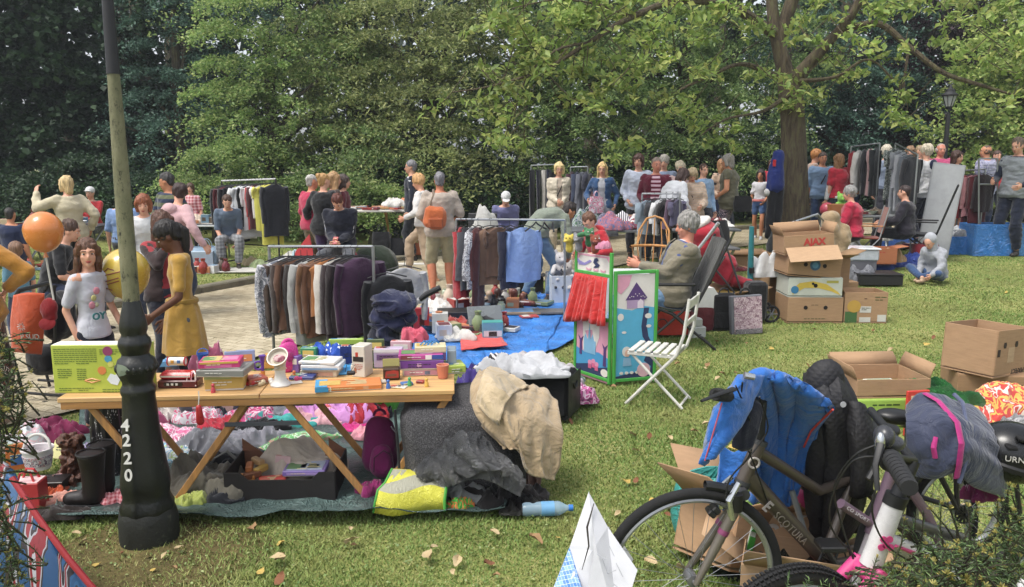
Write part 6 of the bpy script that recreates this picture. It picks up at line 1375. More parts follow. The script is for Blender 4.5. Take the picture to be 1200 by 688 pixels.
def plush(label,loc,c,s=1,c2=None,rz=0):
 T=tH('soft_toy',label,'soft toy',loc,rz);b=MB();b.ell((0,0,.07*s),(.06*s,.05*s,.075*s));b.ell((0,-.01*s,.17*s),(.05*s,.05*s,.05*s));b.ell((0,-.05*s,.16*s),(.022*s,.03*s,.02*s))
 for sx in(-1,1):b.ell((sx*.035*s,0,.215*s),(.018*s,.01*s,.03*s));b.cap((sx*.05*s,-.02*s,.11*s),(sx*.08*s,-.06*s,.07*s),.02*s,.018*s);b.cap((sx*.035*s,-.03*s,.02*s),(sx*.05*s,-.09*s,.02*s),.024*s,.022*s)
 fI(rM(b,.008*s,3),'body',fab(c),T,.006)
 for sx in(-1,1):MB().ell((sx*.02*s,-.05*s,.185*s),.006*s,8,6).build('eye',BLK,T)
 return T
plush('white and grey plush rabbit on top of the white crate',pc+Ve((-.16,.12,.28)),'#d6d3d4',1.6,rz=.3);plush('pale plush bear sitting in the white crate',pc+Ve((-.08,.1,.18)),'#c9c2bd',1.5,rz=-.3);plush('dark and white plush penguin at the left of the crate',pc+Ve((-.18,.02,.2)),'#3d4252',1.0,rz=.1)
gb=G(613,345)
T=cT('black box full of colourful toys left of the white crate',G(618,348,.03)+Ve((0,.3,0)),(.4,.3,.2),.1,card('#1c1c20'),flap=.05,cat='toy box',name='toy_box')
for k,(dx,dy,dz,c,nm)in enumerate(((-.1,0,.22,'#d8c430','yellow'),(.02,.02,.26,'#e0c82c','lemon'),(.1,-.02,.24,'#c93028','red'),(-.12,-.1,.16,'#1f8a90','teal'),(.0,-.08,.2,'#3aa05a','green'),(.12,.06,.2,'#d87a2c','orange'))):
 tag(MB().ell((0,0,0),(.06,.05,.045),14,10).ell((.05,0,.03),(.03,.025,.025),10,8).build('rubber_duck',pla(c,.35),None,G(618,348,.03)+Ve((dx,.3+dy,dz)),k),f'{nm} rubber toy in the black box by the blue shirt','toy')
for k,(px,py)in enumerate(((600,343),(606,349),(611,344))):cK('cup',f'{("tall", "short", "round")[k]} white cup standing under the blue shirt',low(px,py,.04),'#e4e2dc',1.4-.3*k)
gm_=pla('#3fae3a',.4,var=.06)
y1=6.25
PL=[P(671,442,6.5),P(718,454,6.15)];base=G(692,450);base.z=0
PT=tH('puppet_theatre','painted child puppet theatre panel with green frame and red curtain','puppet theatre',(PL[0].x,6.5,gz(PL[0].x,6.5)),0)
pa=Ve((P(674,440,6.5).x,6.5,0));pb_=Ve((P(714,440,6.15).x,6.15,0));PT.location=pa.copy();dv=pb_-pa;wv_=dv.length;PT.rotation_euler=(0,0,math.atan2(dv.y,dv.x))
HTt=P(662,288,6.5).z;
def fr_(T,x,z0,z1):return MB().box((x,0,(z0+z1)/2),(.026,.026,z1-z0),bev=.004).build('frame_post',gm_,T)
def fb_(T,z,w):return MB().box((w/2,0,z),(w-.027,.022,.026),bev=.003).build('frame_bar',gm_,T)
fr_(PT,0,0,HTt);fr_(PT,wv_,0,HTt-.02)
hh=[P(692,y,6.3).z for y in(448,372,321)]
for z in(max(.03,hh[0]),hh[1],hh[2]):fb_(PT,z,wv_)
sky_,pk,wh=pla('#3a9ad0',.5),pla('#e7a0b8',.5),pla('#e9e2da',.5);dk=pla('#2f3b66',.5);prp=pla('#5a3a7a',.5)
MB().box((wv_/2,.002,(hh[0]+hh[1])/2+.01),(wv_-.03,.006,hh[1]-hh[0]-.03)).build('painted_board',pk,PT)
h0,h1=max(.03,hh[0])+.014,hh[1]-.014
def cut(T,poly,m,dy,nm='painted_shape',w=1,h=1,x0=0,z0=0):return MB().prism([(x0+a*w,z0+b*h)for a,b in poly],-.003-dy,-.001-dy).build(nm,m,T)
def blob(cx,cy,rx,ry,n=18):return[(cx+rx*math.cos(2*PI*k/n),cy+ry*math.sin(2*PI*k/n))for k in range(n)]
W_=dict(w=wv_-.03,h=h1-h0,x0=.015,z0=h0)
cut(PT,[(0,.05),(1,.05),(1,.35),(.7,.42),(.3,.36),(0,.42)],sky_,.001,**W_);cut(PT,[(0,0),(1,0),(1,.2),(.6,.12),(.4,.17),(0,.1)],dk,.002,**W_)
cut(PT,[(.28,.75),(.4,.55),(.28,.4),(.22,.4),(.2,1),(.72,1),(.72,.7),(.6,.45),(.5,.8)],wh,.0005,**W_)
cut(PT,[(.25,.36),(.25,.62),(.3,.7),(.35,.62),(.38,.62),(.42,.9),(.46,.62),(.52,.72),(.57,.6),(.62,.6),(.62,.36)],pla('#7fb8dc',.5),.003,**W_)
for(cx,cy,s)in((.15,.55,1),(.9,.5,1.2)):cut(PT,[(cx-.04*s,cy-.25*s),(cx+.04*s,cy-.25*s),(cx+.03,cy),(cx+.09,cy+.1),(cx+.0,cy+.04),(cx-.08,cy+.1),(cx-.03,cy)],prp,.004,**W_)
for(cx,cy)in((.45,.2),(.56,.23),(.66,.19)):
 cut(PT,blob(cx,cy,.06,.045),pla('#e58fb4',.5),.004,**W_);cut(PT,[(cx-.045,cy-.03),(cx+.045,cy-.03),(cx+.05,cy-.11),(cx-.05,cy-.11)],pla('#d9608f',.5),.005,**W_)
cut(PT,blob(.9,.08,.11,.07),wh,.004,**W_)
rows=[]
for i in range(9):
 t=i/8;rows.append([Ve((wv_*(.02+.96*s)-.10*t*(1-s)+(.03*t*(s-.45)/.5 if s>.45 else 0),-.025-.05*t+(.012*math.sin(s*23+t+math.sin(s*9)*2)+.006*math.sin(s*61+t*3))*(.25+t)+(.02*t if.44<s<.5 else 0),hh[2]-.01-(hh[2]-hh[1]+.01+.045*(1-s)+.012*math.sin(s*9))*t))for s in np.linspace(0,1,80)])
o=MB().loft(rows).build('curtain',fab('#d4221c',rough=.35,wr=.8),PT,angle=85);o.modifiers.new('t','SOLIDIFY').thickness=.004
MB().box((wv_/2,.002,(hh[2]+HTt)/2-.02),(wv_-.03,.006,HTt-hh[2]-.06)).build('painted_board',wh,PT)
W2=dict(w=wv_-.03,h=HTt-hh[2]-.07,x0=.015,z0=hh[2]+.015)
cut(PT,[(0,1),(1,1),(1,.6),(.9,.9),(.1,.9),(0,.6)],pk,.001,**W2);cut(PT,[(0,.5),(.05,.3),(.25,.32),(.45,.6),(.4,.68),(.22,.45),(.08,.55),(0,.7)],pla('#9a8fd0',.5),.002,**W2)
cut(PT,[(.5,.25),(.58,.4),(.5,.55),(.54,.8),(.62,.85),(.66,.7),(.6,.6),(.7,.45),(.66,.3),(.58,.25)],dk,.003,**W2)
for k in range(3):cut(PT,[(.3+k*.22,.05),(.42+k*.22,.05),(.44+k*.22,.2),(.36+k*.22,.13),(.28+k*.22,.2)],pk,.003,**W2)
RT=tH('puppet_theatre','tall green framed theatre panel painted with a house and a winding path','puppet theatre');pa=Ve((P(719,446,6.15).x,6.15,0));pb_=Ve((P(766,446,6.25).x,6.25,0));dv=pb_-pa;w3=dv.length;RT.location=pa;RT.rotation_euler=(0,0,math.atan2(dv.y,dv.x));h3=P(740,317,6.2).z
fr_(RT,0,0,h3);fr_(RT,w3,0,h3);fb_(RT,h3-.012,w3);fb_(RT,.03,w3)
MB().box((w3/2,.002,h3/2),(w3-.03,.006,h3-.06)).build('painted_board',wh,RT);W3=dict(w=w3-.03,h=h3-.08,x0=.015,z0=.045)
cut(RT,[(0,0),(1,0),(1,.68),(.7,.7),(.4,.66),(0,.69)],pla('#49b4dc',.5),.001,**W3);cut(RT,[(0,1),(.38,1),(.3,.9),(.1,.82),(0,.85)],pk,.001,**W3)
cut(RT,[(.0,.02),(.5,.05),(.9,.02),(.95,.1),(.75,.16),(.9,.28),(.7,.4),(.66,.5),(.72,.68),(.86,.68),(.8,.52),(.86,.4),(1,.3),(1,0),(0,0)],dk,.002,**W3)
cut(RT,[(.22,.76),(.5,.93),(.8,.78),(.75,.76)],prp,.003,**W3);cut(RT,[(.26,.68),(.72,.68),(.72,.76),(.26,.76)],pla('#b79ac0',.5),.003,**W3);cut(RT,[(.54,.68),(.7,.68),(.7,.74),(.62,.77),(.54,.74)],pla('#e8d8e4',.5),.004,**W3)
for k in range(9):cut(RT,blob(.33+.05*k,.785+.03*(1-abs(k-4)/4)*(k%2+.5),.012,.005,8),wh,.005,**W3)
for(cx,cy,rx,ry)in((.1,.6,.08,.035),(.84,.6,.09,.025),(.86,.5,.07,.015),(.2,.45,.06,.012)):cut(RT,blob(cx,cy,rx,ry),wh,.004,**W3)
cut(RT,blob(.28,.26,.12,.05),wh,.004,**W3);cut(RT,[(.2,.2),(.38,.2),(.42,.12),(.18,.12)],pla('#8ab8d8',.5),.005,**W3);cut(RT,blob(.3,.245,.07,.035),pla('#e8b8a0',.5),.006,**W3);cut(RT,blob(.75,.07,.18,.07),pla('#e8b8c0',.5),.004,**W3)
for k in range(4):cut(RT,blob(.15+.14*k,.05,.05,.014),wh,.004,**W3)
for k,(px,py,c,c2,nm)in enumerate(((667,284,'#d9c030','#e8d850','yellow duck'),(678,283,'#8a8a90','#c0a0a8','grey elephant'),(690,277,'#3a7a4a','#5a9a5a','green crocodile'),(697,285,'#8a4028','#c86a40','red brown monkey'))):
 yy=6.5-.05*k-(k>2)*.08;T=tH('hand_puppet',f'{nm} hand puppet stuck on top of the puppet theatre','hand puppet',P(px,py+8,yy),.2*k-.3);b=MB();b.cap((0,0,0),(0,0,.05),.035,.03);b.ell((0,-.01,.08),(.045,.045,.04));b.ell((-.02,-.055,.07),(.022,.03,.014))
 if k==2:b.cap((-.02,-.03,.08),(-.09,-.05,.07),.025,.016)
 b.ell((.03,0,.115),.015,10,8);b.ell((-.03,0,.115),.015,10,8);fI(rM(b,.007,3),'head',fab(c),T,.006)
 for s in(-1,1):MB().ell((s*.016,-.048,.095),.006,8,6).build('eye',WHITE if k else BLK,T)
T=hE('pink hand puppet cloth hanging over the theatre corner',P(708,291,6.2),.16,.1,.05,fab('#d98aa8'),.8,97,'hand puppet','hand_puppet')
ch=G(763,476);CW=pla('#d8d6cc',.5,var=.2,wear=(.45,.42,.36))
Cc=tH('folding_chair','white slatted wooden folding chair standing alone on the grass','chair',ch+Ve((.06,.12,0)),R(-24));Cc.scale=(.93,.93,.93)
sw,sh=.36,.44
for k in range(6):MB().box((-.17+.065*k,0,sh),(.045,sw,.018),bev=.004).build('seat_slat',CW,Cc)
for sy in(-1,1):
 MB().box((-.01,sy*.165,sh-.022),(.38,.02,.026),bev=.003).build('seat_rail',CW,Cc)
 MB().tube([(-.2,sy*.19,.01),(.0,sy*.19,.23),(.19,sy*.19,sh),(.24,sy*.19,.6),(.27,sy*.18,.88)],.013,8).build('leg',CW,Cc)
 MB().tube([(.24,sy*.15,.01),(.0,sy*.15,.24),(-.17,sy*.15,sh-.03)],.012,8).build('leg',CW,Cc)
for(x,z,h)in((.265,.83,.08),(.245,.68,.05)):MB().box((x,0,z),(.014,.37,h),(0,.16,0),bev=.004).build('back_slat',CW,Cc)
MB().tube([(-.18,-.19,.03),(-.18,.19,.03)],.010,8).build('stretcher',CW,Cc);MB().tube([(.22,-.15,.03),(.22,.15,.03)],.010,8).build('stretcher',CW,Cc)
MAN=Ve((P(780,372,7.6).x,7.6,0));MAN.z=gz(MAN.x,7.6)
LC=tH('camping_chair','dark reclining camping chair with high back under the old man','chair',MAN,R(90))
dkf=fab('#3a3a34');bf=BLK
o=lC([[(-.26,.24,.46),(0,.24,.45),(.26,.24,.46)],[(-.26,.0,.40),(0,.0,.37),(.26,.0,.40)],[(-.26,-.22,.42),(0,-.24,.40),(.26,-.22,.42)],[(-.26,-.34,.68),(0,-.37,.68),(.26,-.34,.68)],[(-.25,-.49,1.04),(0,-.51,1.05),(.25,-.49,1.04)]],'seat_cloth',dkf,LC,None,.012,5,.004)
for s in(-1,1):
 MB().tube([(s*.28,-.2,.38),(s*.28,-.36,.7),(s*.28,-.52,1.06)],.014,8).build('back_post',bf,LC)
 MB().tube([(s*.28,.30,.02),(s*.28,-.1,.38),(s*.28,-.24,.6)],.013,8).build('leg',bf,LC);MB().tube([(s*.29,-.42,.02),(s*.29,.0,.36),(s*.29,.26,.46)],.013,8).build('leg',bf,LC)
 MB().box((s*.3,0,.64),(.05,.42,.025),bev=.008).build('armrest',bf,LC)
MB().tube([(-.28,.3,.02),(.28,.3,.02)],.012,8).build('stretcher',bf,LC);MB().tube([(-.28,-.42,.02),(.28,-.42,.02)],.012,8).build('stretcher',bf,LC)
gB('long white plastic tub behind the knees of the old man',Ve((P(735,312,8.3).x,8.3,.02)),(.75,.4,.6),.05,'#e2e6ea',lid=False,cat='tub',name='tub')
def TH(name,label,cat,px,py,y,rz=0,lift=0):return tH(name,label,cat,Ve((P(px,py,y).x,y,gz(P(px,py,y).x,y)+lift)),rz)
T=TH('pushchair','red pushchair with cream hood and silver push bar right of the old man','pushchair',835,340,8.9);S0=T.location.copy()
def q_(px,py,y=8.9):return P(px,py,y)-S0
b=MB();b.ell(q_(822,272),(.2,.22,.14));b.ell(q_(828,285),(.17,.2,.16));fI(rM(b,.02,3),'hood',fab('#b81c32'),T,.02)
b=MB();b.ell(q_(816,263),(.18,.2,.07),rot=(0,-.5,0));fI(rM(b,.02,3),'hood_edge',fab('#d9d0c8'),T,.015)
b=MB();b.box(q_(842,312),(.34,.36,.34),(0,.45,0),bev=.06);b.box(q_(866,330),(.3,.3,.14),(0,.3,0),bev=.05);fI(rM(b,.016,2),'seat',fab('#a3182e'),T,.025)
for a_,c_ in(((826,300),(868,352)),((850,300),(815,352)),((842,262),(870,345))):MB().tube([q_(*a_,8.68),q_(*c_,8.68)],.011,8).build('frame_tube',DGREY,T)
MB().tube([q_(808,305,8.6),q_(826,282,8.5),q_(842,261,8.4)],.018,10).build('push_bar',pla('#c9ccce',.3,metal=.5),T)
for(px,py)in((815,352),(868,350)):MB().torus(q_(px,py),.09,.022,(1,0,0),(0,0,1),24,8).build('wheel',RUB,T)
for(px,py)in((815,352),(868,350)):MB().tube([q_(px,py),q_(842,320)],.012,6).build('strut',DGREY,T)
T=TH('doll_house','big white plastic house roof shaped box with handle on the grass','toy house',812,345,8.35,R(10));wq=pla('#e6e6e2',.4)
w_=.62;b=MB();b.prism([(-w_/2,.22),(w_/2,.22),(w_*.22,.46),(-w_*.28,.46)],-.22,.22);b.build('roof',wq,T);MB().box((-.0,0,.11),(w_*.8,.36,.22),bev=.01).build('wall',pla('#d5d9dc',.4),T);MB().box((-.02,0,.475),(.2,.05,.03),bev=.01).build('handle',wq,T)
T=bag('dark red and black shopping bag with shoes beside the old man',Ve((P(812,375,8.3).x,8.2,.02)),.36,.2,.3,'#5a1820',.1,seed=3);
T=bag('orange red sports bag on the grass under the camping chair',Ve((P(788,376,7.9).x,8.0,.02)),.38,.22,.22,'#d0402a',.1,seed=4,name='sports_bag');MB().torus((-.12,-.12,.12),.05,.006,(1,0,0),(0,0,1),18,6).build('strap_ring',DGREY,T)
T=TH('toaster','small white plastic appliance standing on the grass beside the camping chair','appliance',817,378,7.9,.3);MB().box((0,0,.06),(.15,.12,.12),bev=.012).build('body',pla('#c9cbc2',.4),T);MB().box((-.01,0,.16),(.1,.1,.09),bev=.015).build('top_part',pla('#c9cbc2',.4),T);MB().box((0,-.062,.04),(.03,.004,.01)).build('switch',DGREY,T)
T=TH('black_bag','upright black laptop bag between the red bag and the floral folder','bag',847,376,8.2,.05);MB().box((0,0,.2),(.26,.1,.4),bev=.03).build('body',fab('#17171a'),T);MB().box((0,-.055,.12),(.2,.01,.16),bev=.004).build('pocket',fab('#202024'),T);MB().torus((0,0,.4),.05,.008,(1,0,0),(0,0,1),16,6,a0=0,a1=PI).build('handle',BLK,T)
T=TH('picture_case','pink floral patterned flat case with grey edge leaning on the grass','case',875,376,8.05,.1);T.rotation_euler=(-.06,-.05,.08);MB().box((0,0,.2),(.33,.07,.4),bev=.006).build('case',pla('#6e7078',.4),T)
MB().box((.012,-.038,.2),(.29,.006,.37)).build('floral_cover',fab('#b89aa4','print','#d8c4c8',ps=1.4,c3='#8a6a78',sheen=0),T);MB().box((.012,-.042,.03),(.28,.006,.05)).build('dark_print',fab('#6a6668','print','#9a9498',ps=2,sheen=0),T);MB().torus((0,0,.42),.05,.012,(1,0,0),(0,0,1),16,6,a0=0,a1=PI).build('handle',BLK,T)
T=TH('shopping_trolley','black shopping trolley with spoked wheels behind the floral case','trolley',888,372,8.5,.1);MB().box((-.02,.05,.25),(.22,.2,.42),bev=.03).build('bag',fab('#1a1a1c'),T)
for k in range(2):
 MB().torus((.16+.02*k,.02+.22*k,.1),.085,.014,(1,0,0),(0,0,1),28,8).build('wheel',RUB,T)
 b=MB()
 for a in range(6):b.tube([(.16+.02*k,.02+.22*k,.1),(.16+.02*k+.08*math.cos(a*PI/3),.02+.22*k,.1+.08*math.sin(a*PI/3))],.006,5)
 b.build('spokes',pla('#77797c',.4),T)
T=TH('beach_umbrella','closed teal parasol pole standing upright behind the trolley','parasol',880,350,8.9);MB().tube([(0,0,0),(-.02,0,.5),(-.03,0,1.02)],[.03,.035,.028],12).build('cover',fab('#157a80'),T);MB().tube([(-.015,-.03,.5),(-.02,-.035,.56)],.03,10).build('tie',BLK,T)
gB('yellow plank like box lying behind the white toy house',Ve((P(850,345,8.9).x,8.9,.02)),(.85,.2,.3),-.1,'#d3b04a',lid=False,rough=.6,cat='box')
cT('brown cardboard box with slanted flap behind the black laptop bag',Ve((P(862,348,8.75).x,8.75,.02)),(.4,.25,.28),.35,CARD2,cat='cardboard box')
cT('brown cardboard box between the teal parasol and the banana boxes',Ve((P(905,335,9.6).x,9.6,.02)),(.4,.3,.42),.1,CARD2)
hE('grey blue rag lying on the grass left of the banana boxes',G(905,338,.02),.4,.25,.1,fab('#4a505a'),0,111,'cloth','cloth')
SX=G(948,379);yB=SX.y+.2
def banana_art(col,logo):
 def f(T,w,d,h):
  if logo=='ban':
   cut(T,[(-.42,.15),(-.42,.45),(-.3,.75),(-.05,.85),(.2,.7),(.42,.3),(.47,.12),(.3,.32),(.05,.5),(-.2,.5)],pla('#d9b92c',.5),0,'banana_print',w,h,0,0)and None
   for o in list(T.children):
    if o.name.startswith('banana_print'):o.location=(0,-d/2,0)
   disc(T,-w*.38,h*.4,h*.2,-d/2-.002,pla('#2a7aa8',.5));panel(T,w*.2,w*.42,h*.75,h*.88,-d/2-.001,pla('#b0a83a',.6))
   disc(T,w*-.05,h*.72,.014,-d/2-.006,BLK,'hand_hole')
  if logo=='plain':wR(T,-w*.2,h*.18,w*.4,2,-d/2,pla('#5c5a30',.7),.02,4);wR(T,-w*.08,h*.72,w*.16,1,-d/2,pla('#5c4a30',.7),.014,5)
  if logo=='seal':disc(T,0,h*.62,h*.26,-d/2-.002,pla('#2d5a78',.6),'print');disc(T,0,h*.62,h*.15,-d/2-.004,pla('#4a86a8',.6),'print')
 return f
c1=Ve((P(946,379,yB).x,yB,gz(SX.x,yB)))
cT('closed brown banana box at the bottom of the tall stack on the grass',c1,(.60,.42,.28),0,CARD,False,2,art=banana_art(None,'plain'))
T=cT('white banana box with yellow banana picture in the middle of the tall stack',c1+Ve((-.01,0,.285)),(.58,.42,.21),-.02,pla('#c9cdbf',.7,var=.1),False,1,art=banana_art(None,'ban'))
cT('brown banana box with round blue seal on the stack',c1+Ve((-.05,.0,.50)),(.58,.42,.22),.03,CARD2,False,2,art=banana_art(None,'seal'),tilt=(0,.09))
def ajax(T,w,d,h):
 o=text('AJAX',.10,pla('#c2302a',.6),T,(.06,-d/2-.002,h*.62),(PI/2,0,0),'lettering',.002,bold=.004)
 p0=Ve((0,-d/2-.01,h*.1));
T=cT('brown box with red letters and folded down flap on top of the stack',c1+Ve((-.09,.02,.75)),(.54,.36,.21),.02,CARD,True,0,art=ajax,flap=.12,flaps=(0,1.3,1.2,1.2),tilt=(0,-.06))
MB().box((0.02,-.27,.015),(.56,.2,.008),(.75,0,.0)).build('front_flap',CARD3,T)
cT('brown box leaning behind the stack of banana boxes',c1+Ve((.34,.35,.3)),(.34,.3,.36),.2,CARD2,True,1)
cT('brown box supporting the leaning box behind the banana boxes',c1+Ve((.34,.36,0)),(.36,.32,.29),.1,CARD2,False,1)
hE('white cloth draped over the left of the cardboard stack',c1+Ve((-.36,.3,.45)),.4,.3,.45,fab('#d5d6d6'),0,112,'cloth','cloth',flat=.2);
T=TH('clothes_sack','tan hessian sack standing behind the stack of boxes','sack',975,300,9.6,0,.3);b=MB();b.cap((0,0,.1),(-.05,0,.75),.2,.1,16);b.ell((.1,0,.5),(.14,.12,.2));fI(rM(b,.02,3),'sack',fab('#a88f6a'),T,.05,(5,5,5),3)
cT('dark wooden box under the tan hessian sack',T.location+Ve((0,0,-.3)),(.5,.4,.3),.1,CARD2,False)
bx=G(1014,379);
def lbl(T,w,d,h):
 y=-d/2;panel(T,-w*.48,-w*.2,h*.02,h*.38,y,pla('#3f6a32',.6));cut(T,blob(-.28,.55,.16,.2),pla('#c2982c',.6),0,'print',w,h)
 for o in list(T.children):
  if o.name.startswith('print')and o.location.length==0 and abs(min(v.co.y for v in o.data.vertices))<.01:o.location=(0,y,0)
 for(a,b_,e,f)in((-.14,.12,.35,.55),(-.14,.12,.04,.2),(.28,.48,.06,.28)):panel(T,a*w,b_*w,e*h,f*h,y-.001,WHITE)
 wR(T,-.1*w,.5*h,.2*w,2,y-.003,BLK,.012,2);wR(T,.2*w,.85*h,.26*w,2,y,pla('#4a5a2a',.6),.02,6);wR(T,-.05*w,.8*h,.06*w,1,y,pla('#5a3a2a',.6),.02,7)
cT('open brown fruit box with white labels and green print beside the stack',bx+Ve((0,.17,0)),(.46,.34,.34),-.03,CARD,True,0,art=lbl,flap=.2,flaps=(0,0,.95,0))
cT('orange brown open box on the black case at the right of the stack',G(1027,318,.0)+Ve((.06,.1,.12)),(.42,.36,.24),-.1,card('#b0683c'),True,0,flap=.18,flaps=(0,0,0,.15),art=lambda T,w,d,h:wR(T,-w*.35,h*.75,w*.6,1,-d/2,pla('#b03020',.6),.03,9))
T=TH('storage_case','flat black storage case on the grass right of the stack of boxes','case',1026,330,11.0,-.08,.02);MB().box((0,0,.07),(.58,.42,.14),bev=.01).build('case',pla('#1b1a1c',.5),T);MB().box((0,0,.148),(.6,.44,.014),bev=.004).build('lid',pla('#252427',.4),T)
T=TH('plastic_box','clear plastic storage box with lid behind the orange bags','storage box',1002,296,11.4,-.1,.3);MB().box((0,0,.08),(.55,.4,.16),bev=.02).build('tub',pla('#c9d2d8',.2,alpha=.8),T);MB().box((0,0,.17),(.58,.43,.02),bev=.006).build('lid',pla('#dfe4e8',.25),T)
gB('grey crate under the clear plastic storage box',Ve((P(1002,296,11.4).x,11.4,gz(6,11.4))),(.5,.36,.3),-.1,'#6a6a70',lid=False,cat='crate',name='crate')
hE('bright orange red plastic bag on the heap right of the stack',G(995,318,.02)+Ve((0,0,.0)),.4,.34,.36,film('#e0402a',.4,scale=8),0,113,'plastic bag','plastic_bag')
hE('silver grey plastic bag sagging right of the stack',G(1008,333,.02),.42,.3,.3,film('#a9abb4',.3,scale=9,strength=1),.3,114,'plastic bag','plastic_bag',flat=.3)
hE('grey blue scarf at the foot of the silver grey bag',G(1018,328,.02),.24,.2,.08,fab('#5a6270'),.3,115,'cloth','cloth')
hE('white plastic bag hanging behind the orange red bag',G(1000,305,.02),.3,.25,.5,film('#d9dde0',.35,scale=8),.3,116,'plastic bag','plastic_bag',flat=.2)
hE('white round bundle on the orange brown box',G(1042,303,.0)+Ve((-.05,.1,.3)),.22,.2,.12,fab('#d9d8d4'),.3,117,'cloth','cloth')
PB=G(1150,474);
def perf(T,w,d,h):
 y=-d/2-.001;ink=pla('#3a2c22',.7)
 text('PERFECT',.05,ink,T,(.11,y,h*.10),(PI/2,PI,0),'lettering',.001,bold=.001)
 for sx in(-.26,.1):cut(T,[(-.03,0),(.03,0),(.045,.05),(.03,.1),(-.03,.1),(-.045,.05)],ink,0,'print',w,h*1.2,sx*w,h*.62)
 for o in list(T.children):
  if o.name.startswith('print'):o.location=(0,y,0)
 panel(T,-.14*w,.06*w,h*.3,h*.62,y,card('#c0a07a'));panel(T,-.46*w,-.38*w,h*.45,h*.6,y,ink)
T=tH('cardboard_box','big open brown cardboard box without flaps standing crooked on a flat box','cardboard box');T['category']='cardboard box'
bpy.data.objects.remove(T)
bz=Ve((P(1148,462,6.0).x,6.0,0))
cT('flat closed brown cardboard box under the big open box at the right',bz+Ve((.06,.05,0)),(.52,.42,.15),R(-12),CARD2,False,art=lambda T,w,d,h:text('GOURMET',.045,pla('#3a2c22',.7),T,(.08,-d/2-.002,h*.5),(PI/2,0,0),'lettering',.001))
cT('big open brown cardboard box standing crooked on the flat box at the right',bz+Ve((0,0,.155)),(.46,.40,.36),R(32),CARD,True,flaps=(0,0,0,0),art=perf,tilt=(0,.05))
gx=G(1045,504);T=cT('lime green lower half of a big open fruit box behind the bicycles',gx+Ve((0,.2,0)),(.50,.38,.2),.06,pla('#9bc23a',.6),False,0,art=lambda T,w,d,h:(wR(T,-w*.3,h*.85,w*.6,1,-d/2,pla('#2a4a1a',.6),.02,3),panel(T,-w*.22,-w*.19,h*.3,h*.6,-d/2,BLK,'hand_hole')),cat='fruit box',name='fruit_box')
T=cT('open brown carton on the lime green box behind the bicycles',gx+Ve((0,.24,.205)),(.50,.4,.13),.06,CARD,True,flap=.1,flaps=(0,.9,1.2,1.2))
gB('white and green patterned book on the open carton behind the bicycles',gx+Ve((-.03,.12,.26)),(.2,.14,.04),.1,'#dce2d4',[(.1,.9,.2,.8,'#6a9a7a')],top=[(.1,.9,.1,.9,'#8ab08a'),(.3,.7,.3,.7,'#e8e4c0')],cat='book',name='book')
hE('green plastic netting bag behind the navy jacket',gx+Ve((.32,.1,.12)),.7,.3,.2,film('#238a34',.4,scale=12,strength=1),-.15,121,'plastic bag','plastic_bag')
gB('red and white book leaning on the lime green box',gx+Ve((.1,-.1,.0)),(.16,.02,.30),.2,'#d8342a',[(.15,.85,.6,.9,'#e8c8a0')],lid=False,cat='book',name='book')
hE('white and red plastic bag left of the lime green box',gx+Ve((-.33,.2,.0)),.34,.3,.42,film('#d8d4cf',.4,scale=6),.1,122,'plastic bag','plastic_bag',flat=.2)
hE('red and yellow patterned gift wrap at the right behind the helmet',G(1180,500,.02)+Ve((0,.1,0)),.6,.4,.24,fab('#d6443c','print','#e8b84a',ps=.6,c3='#e8d8c8'),0,123,'gift wrap','gift_wrap')
hE('white sheet of plastic right behind the helmet',G(1195,520,.02)+Ve((.05,0,0)),.5,.3,.2,film('#dcdadc',.4),0,124,'plastic bag','plastic_bag')
def OZ(px,y,lift=0):x=P(px,250,y).x;return Ve((x,y,gz(x,y)+lift))
def ftable(label,px,y,w,d,h,rz=0,mat=None,name='table',wood_=True):
 return trestle(label,OZ(px,y),w,d,h,rz,mat or(wood('#b08a5c')if wood_ else pla('#5a5d60',.5)),wood('#b38a58',None,2)if wood_ else STEEL)
def farrack(label,pxa,ya_,pxb,yb_,pyt,mat=None,foot=.3,low=None,pyt2=None):
 A,B=OZ(pxa,ya_),OZ(pxb,yb_);h=P(pxa,pyt,ya_).z-A.z;h2=P(pxb,pyt2 or pyt,yb_).z-A.z
 T=rack(label,A,B,h,mat,foot=foot,H2=h2,low=low);return A,B,A.z+h,A.z+h2
def fill(A,B,zA,zB,items,yaw,group,place,seed=0,cat='garment'):
 for k,it in enumerate(items):
  t,c,nm,ln,w_,sl,kd=(list(it)+['shirt'])[:7]
  p=A.lerp(B,t);p.z=zA+(zB-zA)*t
  m_=fab(*c)if isinstance(c,tuple)else fab(c)
  hU(f'{nm} {place}',p,R(yaw+random.Random(seed+k).uniform(-12,12)),ln,w_,m_,sl,cat,'hanging_garment',group,seed+k,.05,kind=kd)
A,B,za,zb=farrack('black clothes rail with white and yellow clothes beyond the kerb',262,12.9,325,12.5,212,BLK,.35,low=.35,pyt2=209)
fill(A,B,za,zb,[(.03,'#17181d','black jacket',.9,.4,1),(.1,'#5a1c24','dark wine red top',.8,.38,1),(.17,'#1a1a20','black long cardigan',1.0,.4,1),(.25,'#1f2026','charcoal dress',.95,.36,1),(.31,'#a9b83a','thin lime green vest',.8,.3,0),(.38,'#dedee0','bright white long shirt',.95,.44,.5),(.46,'#d2d4d8','greyish white shirt',.9,.42,.5),(.53,'#1b1b1f','short black jacket',.7,.36,.6),(.58,'#dcd8da','white top with pink trim',.8,.36,.5),(.65,'#b02a30','scarlet blouse',.85,.36,.8),(.71,'#4a2226','dark burgundy shirt',.85,.36,.8),(.76,'#e3dcdc','cream white blouse',.6,.36,.3),(.84,'#d9d24a','lemon yellow dress',.9,.42,.3),(.9,'#cfc83c','mustard yellow tunic',1.05,.40,.3),(.97,'#22242c','black coat',.9,.4,1)],35,'clothes on the black rail beyond the kerb','on the black rail beyond the kerb',200)
g3='goods on the verge at the left'
